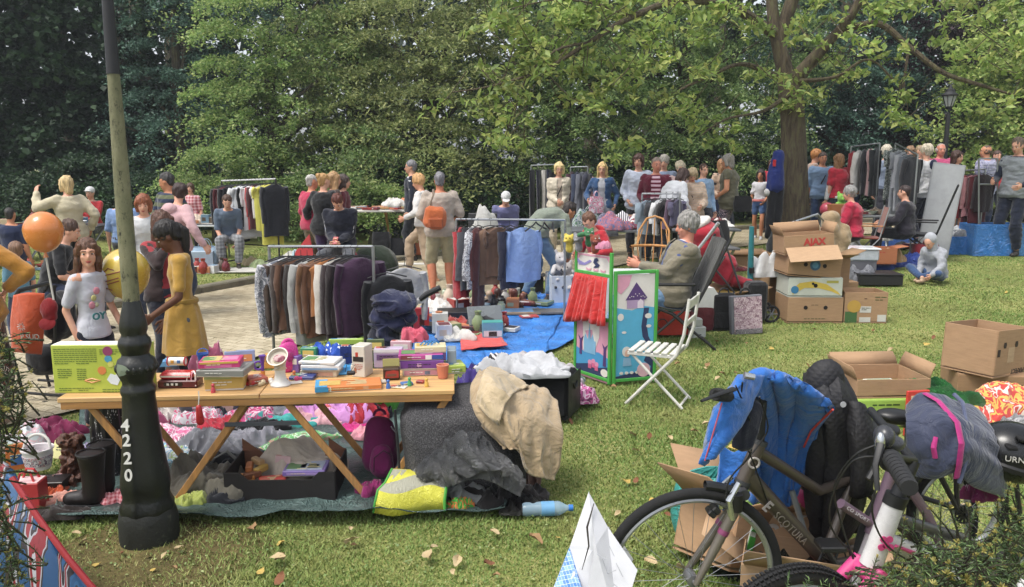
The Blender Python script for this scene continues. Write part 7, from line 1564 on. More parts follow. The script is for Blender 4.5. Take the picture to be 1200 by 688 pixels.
ftable('low folding table with goods at the left behind the white shirt girl',60,13.5,1.8,.7,.6,.05,pla('#3a3c40',.5),wood_=False)
ftable('table with plates and toys in the gap left of the black rail',232,13.8,1.3,.6,.6,.0,pla('#c8ccd0',.5),wood_=False)
ftable('trestle table with piles of books in front of the shrubs',440,14.6,2.1,.7,.78,.12,pla('#cfcac0',.6))
ftable('wooden trestle table with folded cloth behind the beige polo man',478,14.9,1.0,.7,.82,.1)
ftable('long table of china and toys at the far left edge',-5,12.5,1.6,.7,.6,0,pla('#3a3c40',.5),wood_=False)
rq=random.Random(31)
def goods(px0,px1,y,z,n,place,seed=0,kind='mix',group=None,adjs=('small','square','flat','wide','thin','worn','shiny','tilted')):
 r=random.Random(seed);used=set()
 for k in range(n):
  px=px0+(px1-px0)*(k+.5+r.uniform(-.4,.4))/n;yy=y+r.uniform(-.28,.25);x=P(px,250,yy).x;c=r.choice(cols);zz_=gz(x,yy)+z+.004
  for _ in range(30):
   adj=r.choice(adjs);kd=r.choice(['box','cloth','toy','bowl','vase','book'])if kind=='mix' else(r.choice(['cloth','shirt','jumper'])if kind=='cloth' else 'book');lb=f'{adj} {c[1]} {kd} {place}'
   if lb not in used:break
   c=r.choice(cols)
  used.add(lb)
  if kd in('box','book','toy'):
   T=gB(lb,Ve((x,yy,zz_)),(r.uniform(.12,.26),r.uniform(.1,.2),r.uniform(.03,.16)if kd!='book' else.04),r.uniform(-.6,.6),c[0],[(.1,.6,.3,.7,r.choice(cols)[0])],cat=kd,name={'box':'small_box','book':'book','toy':'toy_box'}[kd],group=group,lid=kd!='book',top=[(.1,.9,.1,.9,r.choice(cols)[0])])
  elif kd in('bowl','vase'):cK(kd,lb,Ve((x,yy,zz_)),c[0],r.uniform(1,1.6),group)
  else:hE(lb,Ve((x,yy,zz_)),r.uniform(.25,.45),r.uniform(.2,.35),r.uniform(.06,.14),c[0],r.uniform(-1,1),seed*10+k,'garment','folded_garment',group,n=18)
goods(395,480,14.6,.79,18,'on the book table in front of the shrubs',1,'book')
goods(455,500,14.9,.83,7,'on the wooden trestle table of cloth',2,'cloth')
goods(30,100,13.5,.61,12,'on the low table behind the orange balloon',3)
goods(215,252,13.8,.61,9,'on the table left of the black rail',4)
goods(-20,30,12.5,.61,7,'on the long table at the far left',5)
goods(20,125,12.2,.0,20,'on the verge behind the white shirt girl',6)
goods(222,262,12.0,.0,9,'on the verge left of the black rail',7)
goods(290,352,12.6,.0,9,'on the verge under the black rail',8,'cloth')
goods(330,372,13.5,.0,7,'on the verge behind the coat rail',9)
goods(500,600,7.9,.045,15,'on the near part of the blue tarp',21)
goods(500,640,9.2,.05,14,'on the far part of the blue tarp',22)
goods(960,1010,11.5,.0,8,'on the grass behind the stack of boxes',23)
goods(560,612,12.3,.0,6,'on the path edge by the lavender clothed person',10)
bag('light blue plastic basket bag on the verge left of the black rail',OZ(238,12.3),.4,.3,.35,'#9fb8cc',.1,cat='bag',seed=9)
T=gB('pale blue cool box on the verge left of the black rail',OZ(232,12.2),(.4,.3,.3),.2,'#a8bccb',lid=True,cat='cool box',name='cool_box')
tag(MB().box((0,0,.01),(1.6,.5,.02),bev=.004).build('plank',WHITE,None,OZ(290,12.1,.02),.05),'long white board lying on the verge under the black rail','board')
T=tH('armchair','red and dark green upholstered seat under the man looking at his phone','armchair',OZ(400,11.3));b=MB();b.box((-.02,0,.28),(.5,.5,.5),bev=.12);fI(rM(b,.025,5),'seat',fab('#a81c2a'),T,.02);b=MB();b.ell((.42,.2,.25),(.36,.3,.34));fI(rM(b,.03,4),'cushion',fab('#22301f'),T,.02)
hE('pale blue and white bundle of cloth left of the red seat',OZ(340,11.6),.4,.35,.75,fab('#a3c0cc'),0,140,'cloth','cloth',flat=.1)
T=TH('kite','red blue and white toy kite leaning left of the red seat','kite',352,270,11.4);b=MB();b.prism([(-.25,0),(.22,.15),(.1,.75),(-.1,.5)],-.01,.01);b.build('sail',pla('#c42a30',.5),T);b=MB();b.prism([(-.25,0),(.22,.15),(.1,.28),(-.18,.2)],-.016,-.011);b.build('stripe',pla('#3a4ab0',.5),T);T.rotation_euler=(-.15,0,0)
bag('black rucksack on the grass under the book table',OZ(446,14.0),.3,.25,.42,'#17181c',0,seed=5,name='rucksack');bag('second black bag on the grass right of the black rucksack',OZ(462,14.1),.35,.25,.3,'#1c1d22',0,seed=6)
bag('orange rucksack lying under the trestle table of cloth',OZ(486,14.2),.3,.2,.2,'#a85a30',0,seed=7,name='rucksack')
T=tH('rolled_mat','long white plank lying on the grass in front of the book table','board',OZ(455,13.4));MB().box((0,0,.03),(1.5,.12,.05),bev=.01).build('board',WHITE,T)
hE('white coat thrown over a chair back beside the lavender clothed person',OZ(565,12.2)+Ve((0,0,.55)),.5,.4,.5,fab('#c9c8c4'),0,141,'coat','coat',flat=.2)
T=tH('garden_chair','low chair under the white coat beside the lavender clothed person','chair',OZ(565,12.2));MB().box((0,0,.42),(.45,.42,.04),bev=.01).build('seat',DGREY,T);MB().box((0,.2,.68),(.45,.03,.5),bev=.01).build('backrest',DGREY,T)
for sx in(-1,1):
 for sy in(-1,1):MB().tube([(sx*.2,sy*.18,0),(sx*.19,sy*.17,.41)],.014,6).build('leg',DGREY,T)
T=tH('bench','low dark bench under the lavender clothed person','bench',OZ(592,13.0));MB().box((0,0,.44),(1.0,.35,.05),bev=.01).build('seat',wood('#4a382a'),T)
for sx in(-1,1):MB().box((sx*.42,0,.21),(.06,.3,.41),bev=.005).build('leg',wood('#4a382a',None,2),T)
A,B,za,zb=farrack('far rail of dark trousers behind the woman in the cream coat',622,16.2,652,16.2,194,STEEL)
fill(A,B,za,zb,[(.05,'#181a26','black trousers',1.2,.4,0,'trousers'),(.3,'#1c1f33','midnight navy trousers',1.2,.4,0,'trousers'),(.5,'#d8d4cc','narrow white scarf',1.2,.12,0,'trousers'),(.7,'#20243c','dark navy trousers',1.15,.4,0,'trousers'),(.95,'#14151c','black coat',1.1,.4,1)],70,'clothes on the far trouser rail','on the far trouser rail',230)
A,B,za,zb=farrack('far rail of jackets right of the cream coated woman',668,15.8,688,15.6,196,STEEL)
fill(A,B,za,zb,[(.1,'#4a2a3a','plum jacket',.9,.4,1),(.4,'#3c4660','slate blue jacket',1.1,.42,1),(.7,'#6a6e7c','dove grey coat',1.2,.4,1),(.95,'#3a3c4c','dark slate dress',1.2,.4,.5)],60,'clothes on the far jacket rail','on the far jacket rail',240)
hU('dusty pink patterned blouse hanging behind the woman in the denim jacket',P(690,201,15.9),.2,.6,.4,fab('#a86a70','print','#d8b0b0'),.8,'garment','hanging_garment',None,250)
yT=11.6
ftable('grey folding table heaped with clothes in the middle',738,yT,1.9,.75,.72,.0,pla('#6a6d72',.5),wood_=False)
for k,(px,dz,w_,c,pt,c2,lb)in enumerate(((712,.73,.4,'#4a4660','print','#9a9ab0','purple grey printed shirt on the middle clothes table'),(727,.76,.5,'#23263a','stripe','#e4e4e6','navy and white striped top on the middle clothes table'),(742,.74,.35,'#b8503c','print','#3a4a7a','rust and blue scarf on the middle clothes table'),(752,.75,.4,'#dcdcda',None,None,'white shirt heaped on the middle clothes table'),(764,.73,.35,'#2f4a7a',None,None,'denim blue shirt on the middle clothes table'),(752,.84,.3,'#c9707c','check','#e8d0d0','pink gingham blouse on the middle clothes table'),(718,.73,.5,'#5a6a9a','print','#d06a5a','blue flowered skirt at the left of the middle clothes table'))):
 hE(lb,OZ(px,yT-.05*k+.1,dz+.0),w_,.4,.22,fab(c,pt,c2,ps=2)if pt else fab(c),0,150+k)
T=gB('wooden wine box on the middle clothes table',OZ(737,yT+.3,.73),(.5,.2,.16),0,'#b98c5c',lid=False,rough=.7,cat='wooden box')
A,B,za,zb=farrack('white clothes rail behind the middle clothes table',752,11.2,796,10.9,227,STEEL,pyt2=226)
fill(A,B,za,zb,[(.15,'#8a9aa8','pale slate shirt',.6,.34,.5),(.35,'#3a3a40','dark grey vest',.55,.3,.3),(.5,'#d6d6d8','white summer top',.65,.34,.5),(.65,'#2c2a2c','black lace top',.6,.34,.5),(.82,'#6a5468','mauve skirt',.5,.44,0,'skirt'),(.95,'#54506a','lilac grey top',.5,.36,.3)],40,'clothes on the white rail','on the white rail behind the middle table',260)
T=TH('windsor_chair','pale wooden spindle back armchair behind the old man','chair',762,290,9.9,R(160));wd=wood('#c08a4e',None,2)
MB().lathe([(.001,.40),(.22,.40),(.235,.42),(.22,.44),(.001,.435)],n=28,sy=.95).build('seat',wd,T)
MB().torus((0,0,.66),.25,.016,(1,0,0),(0,1,0),30,8,a0=0+PI,a1=2*PI).build('arm_bow',wd,T);MB().tube([(-.2,-.18,.66),(-.19,-.24,.85),(-.1,-.27,1.0),(0,-.28,1.03),(.1,-.27,1.0),(.19,-.24,.85),(.2,-.18,.66)],.014,8).build('back_bow',wd,T)
for k in range(7):a=PI+(k+.5)*PI/7;MB().tube([(.2*math.cos(a),.2*math.sin(a),.43),(.25*math.cos(a),.25*math.sin(a),.66),(.19*math.cos(a)*(1 if 1<k<5 else 1),-.26,.66+.34*math.sqrt(max(0.02,1-math.cos(a)**2)))]if 0<k<6 else[(.2*math.cos(a),.2*math.sin(a),.43),(.25*math.cos(a),.25*math.sin(a),.66)],.007,6).build('spindle',wd,T)
for sx in(-1,1):
 for sy in(-1,1):MB().tube([(sx*.14,sy*.13,.41),(sx*.2,sy*.19,0)],[.015,.012],8).build('leg',wd,T)
T=TH('shelf_box','orange wooden rack with open compartments behind the old man','shelf',818,262,10.4,.1,.62);sm_=wood('#c48850',None,0)
for z in(0,.28):MB().box((0,0,z),(.4,.25,.015),bev=.002).build('shelf',sm_,T)
for k in range(4):MB().box((-.19+.127*k,0,.14),(.014,.25,.264),bev=.002).build('divider',sm_,T)
ftable('small table under the orange wooden rack',822,10.4,.9,.5,.61,.1,pla('#6a6a6c',.5),wood_=False)
goods(790,850,11.9,.7,8,'on the table in front of the beige jacket woman',13,'cloth');ftable('low table of clothes in front of the beige jacket woman',820,11.9,1.1,.6,.7,0,wood_=False)
bag('black open bag hanging on the table right of the beige jacket woman',OZ(838,11.4,.5),.4,.2,.35,'#1f1e20',.2,seed=8)
goods(840,925,10.6,.0,20,'on the grass behind the teal parasol',14)
goods(860,930,12.5,.0,10,'on the path in front of the walnut tree',15)
hE('dark green canvas behind the teal parasol',OZ(905,10.4),.6,.4,.3,fab('#1f5a4a'),0,160,'cloth','cloth');cT('low open cardboard tray on the path by the flowery trousers',OZ(880,12.6),(.8,.5,.2),.1,CARD2,flap=.12)
T=TH('luggage_handle','tilted silver tube pointing left above the stack of boxes','tube',945,262,9.4,0,0);MB().tube([P(925,262,9.4)-T.location,P(958,251,9.5)-T.location],.014,8).build('tube',STEEL,T);MB().tube([P(958,251,9.5)-T.location,P(968,262,9.6)-T.location,P(968,330,9.6)-T.location],.012,8).build('post',STEEL,T)
hE('black bag behind the white cloth on the stack of boxes',c1+Ve((.0,.5,.7)),.5,.3,.5,fab('#1c2224'),0,161,'bag','bag',flat=.2)
cT('brown box on the ground holding the black bag behind the stack',c1+Ve((-.05,.62,0)),(.5,.36,.68),0,CARD2,False)
T=tH('hanging_suit','blue and black motorcycle style suit hanging against the walnut trunk','suit',P(912,178,14.55));L0=T.location.copy()
b=MB();b.cap((0,0,-.05),(-.02,0,-.6),.1,.15,16);b.cap((.02,0,-.1),(.06,-.02,-.75),.06,.05);b.cap((-.08,0,-.15),(-.16,-.02,-.7),.055,.05);fI(rM(b,.015,3),'jacket',fab('#1c2f78'),T,.03)
b=MB();b.cap((-.06,0,-.62),(-.1,0,-1.5),.1,.07);b.cap((.05,0,-.62),(.04,0,-1.45),.1,.07);fI(rM(b,.015,3),'trousers',fab('#16171e'),T,.02)
MB().ell((-.17,-.03,-.72),(.06,.05,.07)).build('cuff',fab('#d9d6d4'),T);MB().tube([(0,0,.05),(0,.05,.02),(0,0,-.05)],.006,6).build('hook',STEEL,T);MB().box((-.09,-.1,-.2),(.06,.02,.12),bev=.008).build('patch',fab('#c8202c'),T)
T=TH('folding_chair','brown orange canvas folding chair under the woman in the raspberry jacket','chair',1014,270,12.8,R(75));cf=fab('#8a4028')
MB().box((0,0,.44),(.44,.42,.02),bev=.006).build('seat',cf,T);MB().box((0,-.26,.72),(.44,.015,.42),(.2,0,0),bev=.005).build('backrest',cf,T)
for s in(-1,1):
 MB().tube([(s*.23,.2,0),(s*.23,-.18,.44),(s*.23,-.3,.95)],.011,8).build('leg',STEEL,T);MB().tube([(s*.23,-.28,0),(s*.23,.2,.44)],.011,8).build('leg',STEEL,T);MB().box((s*.25,-.02,.64),(.035,.4,.02),bev=.006).build('armrest',wood('#b07a4a'),T)
T=TH('camping_chair','black high backed camping chair at the right under the dark clothed person','chair',1080,262,13.2,R(60));MB().box((0,0,.44),(.5,.46,.04),bev=.01).build('seat',fab('#1b1b1d'),T);MB().box((0,-.36,.86),(.5,.03,.86),(.3,0,0),bev=.02).build('backrest',fab('#18181a'),T)
for s in(-1,1):MB().tube([(s*.26,.24,0),(s*.26,-.24,.46)],.013,8).build('leg',BLK,T);MB().tube([(s*.26,-.34,0),(s*.26,.22,.44)],.013,8).build('leg',BLK,T);MB().box((s*.28,-.02,.66),(.04,.44,.025),bev=.008).build('armrest',BLK,T)
T=TH('mirror_panel','tall grey board leaning beside the black camping chair','board',1100,270,13.6,R(-18));MB().box((0,0,.8),(.5,.04,1.6),(-.12,.12,0),bev=.004).build('board',pla('#9a9ca0',.4),T);MB().box((0,-.024,.8),(.46,.004,1.55),(-.12,.12,0)).build('face',pla('#a7a9ad',.45,bump=.3),T)
A,B,za,zb=farrack('grey steel clothes rail with shirts behind the raspberry jacket woman',992,15.2,1025,14.8,172,STEEL,pyt2=167)
fill(A,B,za,zb,[(.1,'#9a2a34','brick red shirt',.9,.4,1),(.3,'#d8d4d0','off white shirt',.95,.4,1),(.5,'#2a2a30','black dress',1.0,.4,1),(.7,'#b08a8c','faded pink top',.9,.4,.6),(.9,'#22262a','dark green coat',1.0,.4,1)],60,'clothes on the steel rail','on the steel rail behind the raspberry jacket woman',280)
A,B,za,zb=farrack('tilted steel clothes rail with grey dresses right of the raspberry jacket woman',1043,14.6,1070,13.2,168,STEEL,pyt2=180)
fill(A,B,za,zb,[(.0,('#3c4642','print','#a8b0aa'),'green grey leaf print dress',1.15,.45,.5),(.2,'#8a8e96','silver grey dress',1.25,.4,.5),(.4,'#a3a6ae','pale grey coat',1.2,.4,1),(.6,'#6a7078','steel grey jacket',1.1,.4,1),(.8,'#26272c','black jacket',1.0,.4,1)],30,'clothes on the tilted steel rail','on the tilted steel rail',290)
A,B,za,zb=farrack('low steel clothes rail with red and pink coats at the right',1122,14.6,1150,14.2,200,STEEL,pyt2=198)
fill(A,B,za,zb,[(.0,'#d8d8da','white coat',.8,.4,1),(.2,'#8a1c2c','crimson coat',.9,.4,1),(.4,'#6a1c28','oxblood coat',.95,.42,1),(.6,'#b87a80','dusty rose coat',.95,.42,1),(.8,'#5a1a22','dark maroon coat',.95,.42,1),(1,'#2a1c20','almost black coat',.85,.4,1)],25,'coats on the low steel rail','on the low steel rail at the right',300)
T=TH('steel_frame','empty steel tube frame standing in front of the low rail of red coats','clothes rack',1147,275,14.0);b=MB();T0=T.location.copy()
for(a_,c_)in(((1147,278),(1147,186)),((1169,278),(1169,186))):MB().tube([P(*a_,14.0)-T0,P(*c_,14.0)-T0],.016,8).build('post',STEEL,T)
for yy in(186,216):MB().tube([P(1147,yy,14.0)-T0,P(1169,yy,14.0)-T0],.014,8).build('crossbar',STEEL,T)
gS('blue_tarp','blue plastic tarp under the crates at the far right',[G(1075,290),G(1215,282),G(1240,262),G(1070,268)],film('#2a78d0',.35,scale=5,strength=.8,c2=(.05,.27,.8)),.02,.03,30,seed=20)
def crateb(label,px,y,w,d,h,rz=0,c='#1f7ad0',lift=0):
 T=tH('crate',label,'crate',OZ(px,y,lift),rz);m_=film(c,.35,scale=6,strength=.8)
 for(cx,cy,sx_,sy_)in((0,-d/2,w,.02),(0,d/2,w,.02),(-w/2,0,.02,d-.03),(w/2,0,.02,d-.03)):MB().box((cx,cy,h/2),(sx_,sy_,h),bev=.006).build('side_panel',m_,T)
 MB().box((0,0,.01),(w-.04,d-.04,.012)).build('bottom',m_,T);return T
crateb('shiny blue plastic wrapped crate behind the sitting hooded child',1120,14.2,.9,.5,.32,.03);crateb('long blue plastic wrapped crate at the far right',1165,14.0,.9,.5,.55,.03,'#2a86dc');crateb('pale blue crate at the right edge of the picture',1200,14.0,.5,.5,.5,.03,'#4a9ae0')
hE('white pillow lying in the blue crate behind the hooded child',OZ(1112,14.2,.28),.5,.4,.3,fab('#d9dadc'),0,170,'pillow','pillow',fold=.4);hE('grey silver bag lying in the blue crate',OZ(1130,14.1,.3),.4,.3,.18,fab('#8a8c92'),0,171,'bag','bag')
hE('dark blue plastic sack on the tarp left of the hooded child',OZ(1060,12.6),.9,.5,.34,film('#1f3f9c',.3,scale=7,strength=1),0,172,'plastic sack','plastic_sack');hE('second blue plastic sack spread flat by the brown chair',OZ(1035,12.4),.6,.4,.2,film('#2248a8',.3,scale=7,strength=1),.3,173,'plastic sack','plastic_sack')
gS('blue_tarp','thin blue tarp under the camping chairs at the right',[G(1030,296),G(1090,292),G(1085,276),G(1030,278)],film('#2a68c0',.35,scale=5),.02,.03,20,seed=24)
bag('dark red bag standing under the black camping chair',OZ(1088,13.0),.4,.3,.3,'#7a1624',0,seed=12);hE('brown paper bag lying on the dark blue sack',OZ(1052,12.3,.12),.4,.25,.25,fab('#a8845a'),0,174,'paper bag','paper_bag')
goods(1130,1200,15.6,.0,10,'on the verge at the far right',16);goods(1060,1120,14.8,.0,6,'on the grass behind the dark blue sack',17)
ftable('table with green and red goods in front of the man in the blue cap',1012,14.0,1.1,.6,.7,0,pla('#8a8d90',.5),wood_=False);goods(1000,1028,14.0,.71,6,'on the table before the raspberry jacket woman',18)
plush('lime green plush frog on the table before the raspberry jacket woman',OZ(985,13.9,.72),'#7ab83a',1.6);gB('orange brown wooden chest on the table left of the raspberry woman',OZ(983,13.5,.72),(.4,.25,.2),0,'#a0622e',lid=False,cat='chest');ftable('small table under the orange brown chest',983,13.6,.6,.5,.7,0,wood_=False)
tag(MB().ell((0,0,.1),.12,18,12).build('ball',pla('#b03a50',.35),None,OZ(969,13.6,.72)),'red and blue ball on the edge of the table by the walnut tree','ball')
Lb=Ve((P(1113,115,17.6).x,17.6,gz(12,17.6)));T=tH('street_lamp','black old fashioned street lamp with glass lantern at the wood edge','street lamp',Lb);zt=P(1112,100,17.6).z-Lb.z;zg=P(1112,132,17.6).z-Lb.z
MB().tube([(0,0,0),(0,0,.5),(0,0,.55),(0,0,zg)],[.14,.12,.07,.045],14).build('post',BLK,T)
MB().lathe([(.07,zg),(.11,zg+.06),(.05,zg+.1)],n=12).build('collar',BLK,T);MB().lathe([(.10,zg+.08),(.2,zg+.36)],n=8).build('lantern_glass',pla('#b9bdb8',.15,alpha=.8),T)
b=MB()
for k in range(8):a=2*PI*k/8;b.tube([(.1*math.cos(a),.1*math.sin(a),zg+.08),(.2*math.cos(a),.2*math.sin(a),zg+.36)],.012,5)
b.build('lantern_frame',BLK,T);MB().lathe([(.23,zg+.36),(.24,zg+.39),(.13,zg+.48),(.12,zg+.54),(.05,zg+.58),(.02,zg+.68),(.001,zg+.7)],n=16).build('lantern_roof',BLK,T)
for o in T.children:
 if o.name.split('.')[0]in('lantern_glass','lantern_frame','lantern_roof','collar'):o.scale=(.72,.72,.78);o.location=(0,0,(zg+.3)*.22)
T=TH('pushchair','black pushchair with orange shopping bag and red cap hanging on it at the left','pushchair',62,470,5.75);S0=T.location.copy();yP=5.75
def s_(px,py,y=yP):return P(px,py,y)-S0
b=MB();b.box(s_(60,420),(.22,.34,.22),bev=.05);b.box(s_(68,370),(.2,.3,.36),bev=.08);fI(rM(b,.02,3),'seat',fab('#1b1b20'),T,.02)
for(a_,c_)in(((28,400),(44,460)),((78,330),(80,440)),((30,452),(92,457)),((36,345),(30,400))):
 for dy in(-.16,.16):MB().tube([s_(*a_)+Ve((0,dy,0)),s_(*c_)+Ve((0,dy,0))],.011,8).build('frame_tube',BLK,T)
MB().tube([s_(34,346)+Ve((0,-.18,0)),s_(40,336)+Ve((0,-.18,.0)),s_(40,336)+Ve((0,.18,0)),s_(34,346)+Ve((0,.18,0))],.016,8).build('push_handle',BLK,T)
for(px,py)in((34,471),(70,472)):
 for dy in(-.18,.18):
  MB().torus(s_(px,py)+Ve((0,dy,0)),.052,.018,(1,0,0),(0,0,1),24,8).build('wheel',RUB,T);MB().lathe([(.001,-.012),(.034,-.014),(.034,.014),(.001,.012)],s_(px,py)+Ve((0,dy,0)),16,rot=(PI/2,0,0)).build('hub',pla('#77797c',.4),T)
T=tH('shopping_bag','orange shopping bag with white sun print hanging on the left pushchair','shopping bag',P(34,380,5.45));O_=T.location.copy()
o=lC([[P(18,346,5.45)-O_,P(34,343,5.42)-O_,P(52,344,5.45)-O_],[P(14,378,5.44)-O_,P(34,376,5.38)-O_,P(52,378,5.44)-O_],[P(16,412,5.45)-O_,P(33,413,5.42)-O_,P(49,415,5.46)-O_]],'cloth',fab('#dd5a26',rough=.6),T,None,.03,6,.004)
text('P.SUD',.05,WHITE,T,P(35,395,5.37)-O_,(PI/2,0,0),'lettering',.001);b=MB()
for k in range(10):a=2*PI*k/10;b.tube([(.012*math.cos(a),0,.012*math.sin(a)),(.03*math.cos(a),0,.03*math.sin(a))],.0025,4)
b.build('sun_print',WHITE,T).location=P(25,383,5.37)-O_
wR(T,(P(27,399,5.37)-O_).x,(P(30,401,5.37)-O_).z,.1,1,-.09,WHITE,.006,2)
T=tH('baseball_cap','bright red cap hanging on the left pushchair','cap',P(56,362,5.4));fI(rM(MB().ell((0,0,0),(.06,.05,.085),rot=(0,.3,0)).box((0,0,-.05),(.10,.07,.08),bev=.02),.008,3),'crown',fab('#981a22'),T,.02);MB().ell((.01,-.04,-.095),(.055,.05,.012),rot=(.9,.2,0)).build('peak',fab('#981a22'),T)
hE('pink baby carrier lying on the tarp edge right of the yellow dress girl',P(243,402,5.5)-Ve((0,0,.2)),.2,.18,.34,fab('#c9688a','dots','#e8b8c8'),0,180,'baby carrier','baby_carrier',flat=.1)
T=tH('stool','low dark stool under the pink baby carrier','stool',onz(P(243,402,5.55).x,5.55));hS=P(243,402,5.5).z-.2;MB().lathe([(.001,hS-.03),(.13,hS-.03),(.13,hS),(.001,hS)],n=20).build('seat',DGREY,T)
for k in range(3):a=k*2.09;MB().tube([(.08*math.cos(a),.08*math.sin(a),hS-.03),(.12*math.cos(a),.12*math.sin(a),0)],.01,6).build('leg',DGREY,T)
def wheel(T,c,Rr,nx,nz,tyre=.022,knob=0,rimc='#b9babc',spokes=28,name='wheel',mud=False,tc='#1b1b1c'):
 """tyre, rim, spokes and hub in the plane nx,nz"""
 nx,nz=Ve(nx).normalized(),Ve(nz).normalized();ny=nx.cross(nz);c=Ve(c)
 ty=MB().torus(c,Rr-tyre,tyre,nx,nz,120 if knob else 80,10,knob=knob);w=ty.build(name,pla(tc,.85,bump=.5),T,angle=60)
 if knob:
  kb_=MB()
  for k in range(96):
   a=2*PI*k/96;d=nx*math.cos(a)+nz*math.sin(a);tg=ny.cross(d)
   for s in(-1,0,1):
    aa=s*.55;o=d*math.cos(aa)+ny*math.sin(aa);p=c+d*(Rr-tyre)+o*tyre*1.02+tg*(.004 if s==0 else-.004)
    M_=Matrix((tg,ny,o)).transposed();kb_.box(p,(.010,.010,.007),M_)
  kb_.build('tread',pla(tc,.85),w)
 MB().torus(c,Rr-tyre*2.25,.011,nx,nz,80,8,flat=1.1).build('rim',pla(rimc,.3,metal=.7),w)
 sp=MB();ri=Rr-tyre*2.5
 for k in range(spokes):
  a=2*PI*k/spokes;a2=a+(.5 if k%2 else-.5);s=1 if(k//2)%2 else-1
  sp.tube([c+(nx*math.cos(a2)+nz*math.sin(a2))*.022+ny*s*.026,c+(nx*math.cos(a)+nz*math.sin(a))*ri],.0011,4,caps=False)
 sp.build('spokes',pla('#a8a9aa',.3,metal=.8),w)
 MB().tube([c-ny*.05,c-ny*.03,c-ny*.028,c+ny*.028,c+ny*.03,c+ny*.05],[.006,.008,.022,.022,.008,.006],14).build('hub',pla('#8a8b8d',.35,metal=.6),w)
 return w
yb=2.62
K1=tH('bicycle','grey brown trekking bicycle with blue jacket over its handlebar','bicycle',onz(P(812,700,yb).x,yb));O1=K1.location.copy()
def b1(px,py,y=yb):return P(px,py,y)-O1
FRM=pla('#5c524a',.35,metal=.3,var=.08,coat=.3)
cF=b1(810,677,yb);dxv=(b1(1010,700,yb+.35)-cF);hd=Ve((dxv.x,dxv.y,0)).normalized()
wd_=Ve((math.cos(R(6)),math.sin(R(6)),0))
Rw=.335
wheel(K1,cF,Rw,wd_,(0,0,1),.019)
cR=Ve((cF.x+.98*.96,cF.y+.98*.28,cF.z));wheel(K1,cR,Rw,hd,(0,0,1),.019)
head_t,head_b=b1(890,518,yb+.04),b1(870,565,yb+.03)
bbk=b1(965,655,yb+.17);seatc=b1(1000,560,yb+.28)
fork=head_b+(head_b-head_t).normalized()*.03;nyw=wd_.cross(Ve((0,0,1)))
for s,(pa_,pb2)in((-1,((858,590),(812,672))),(1,((868,592),(820,680)))):
 t0=b1(*pa_)+nyw*(-s)*.035;MB().tube([fork+nyw*(-s)*.01,t0+Ve((0,0,.03)),t0,t0.lerp(cF+nyw*(-s)*.05,.5),cF+nyw*(-s)*.05],[.017,.019,.019,.017,.011],12).build('fork_leg',pla('#7d756c',.35,metal=.4),K1)
 MB().tube([t0.lerp(cF+nyw*(-s)*.05,.28),t0.lerp(cF+nyw*(-s)*.05,.34)],.0195,12).build('decal_band',pla('#8a3a6a',.4),K1)
 MB().tube([t0+Ve((0,0,.05)),t0+Ve((0,0,-.01))],.023,12).build('fork_boot',BLK,K1)
MB().tube([fork+nyw*.05,fork,fork-nyw*.05],[.02,.026,.02],10).build('fork_crown',DGREY,K1)
MB().tube([head_t,head_b],.026,16).build('head_tube',FRM,K1);
for p in(head_t,head_b):MB().tube([p-(head_t-head_b).normalized()*.008,p+(head_t-head_b).normalized()*.008],.029,16).build('headset_ring',DGREY,K1)
MB().tube([head_b.lerp(head_t,.2),bbk],[.026,.024],16,flat=1.2).build('down_tube',FRM,K1)
MB().tube([head_t.lerp(head_b,.2),b1(960,575,yb+.2),seatc],[.021,.020,.018],14).build('top_tube',FRM,K1)
MB().tube([bbk,seatc,seatc+Ve((.03,.01,.16))],[.018,.018,.014],12).build('seat_tube',FRM,K1)
b=MB();st=seatc+Ve((.04,.01,.18));b.ell(st,(.13,.07,.03));b.ell(st+Ve((.08,.03,.005)),(.06,.08,.03));fI(rM(b,.012,3),'saddle',BLK,K1)
for s in(-1,1):MB().tube([bbk+Ve((0,s*.03,0)),cR+Ve((-.02,s*.05,0))],[.012,.009],8).build('chain_stay',FRM,K1);MB().tube([seatc+Ve((0,s*.02,0)),cR+Ve((-.02,s*.05,0))],[.010,.009],8).build('seat_stay',FRM,K1)
cr=MB();hn=hd.cross(Ve((0,0,1)))
cr.torus(bbk+hn*.05,.085,.004,hd,(0,0,1),48,5);cr.torus(bbk+hn*.045,.066,.003,hd,(0,0,1),40,5)
for k in range(5):a=k*2*PI/5;cr.tube([bbk+hn*.05,bbk+hn*.05+(hd*math.cos(a)+Ve((0,0,1))*math.sin(a))*.083],.006,5)
cr.build('chainring',pla('#3a3b3d',.35,metal=.5),K1)
for s in(-1,1):
 e=bbk+hn*.065*s+(hd*-.6*s+Ve((0,0,.8*s))).normalized()*.16*(1);MB().tube([bbk+hn*.065*s,e],[.014,.011],8).build('crank',pla('#4a4b4d',.35,metal=.5),K1);MB().box(e+hn*.05*s,(.09,.08,.022),None,bev=.005).build('pedal',BLK,K1)
MB().tube([b1(922,544,yb+.06),b1(928,552,yb+.07)],.02,8)
dd=(bbk-head_b).normalized();n_cam=Ve((0,-1,0));up_=dd.cross(n_cam).normalized()
def along(T,s,p,d,size,mat,off=.03,nm='lettering',bold=0):
 d=d.normalized();n=Ve((0,-1,0));n=(n-d*n.dot(d)).normalized();u=n.cross(d);M_=Matrix((d,u,n)).transposed()
 return text(s,size,mat,T,p+n*off,M_.to_euler(),nm,.0008,'LEFT',1.15,bold)
along(K1,'SCOTURA',head_b.lerp(bbk,.34),dd,.04,pla('#8c8279',.4),.029)
MB().torus(head_b.lerp(head_t,.55)-Ve((0,.028,0)),.018,.004,(1,0,0),(0,0,1),20,6).build('head_badge',pla('#b5aea6',.4),K1)
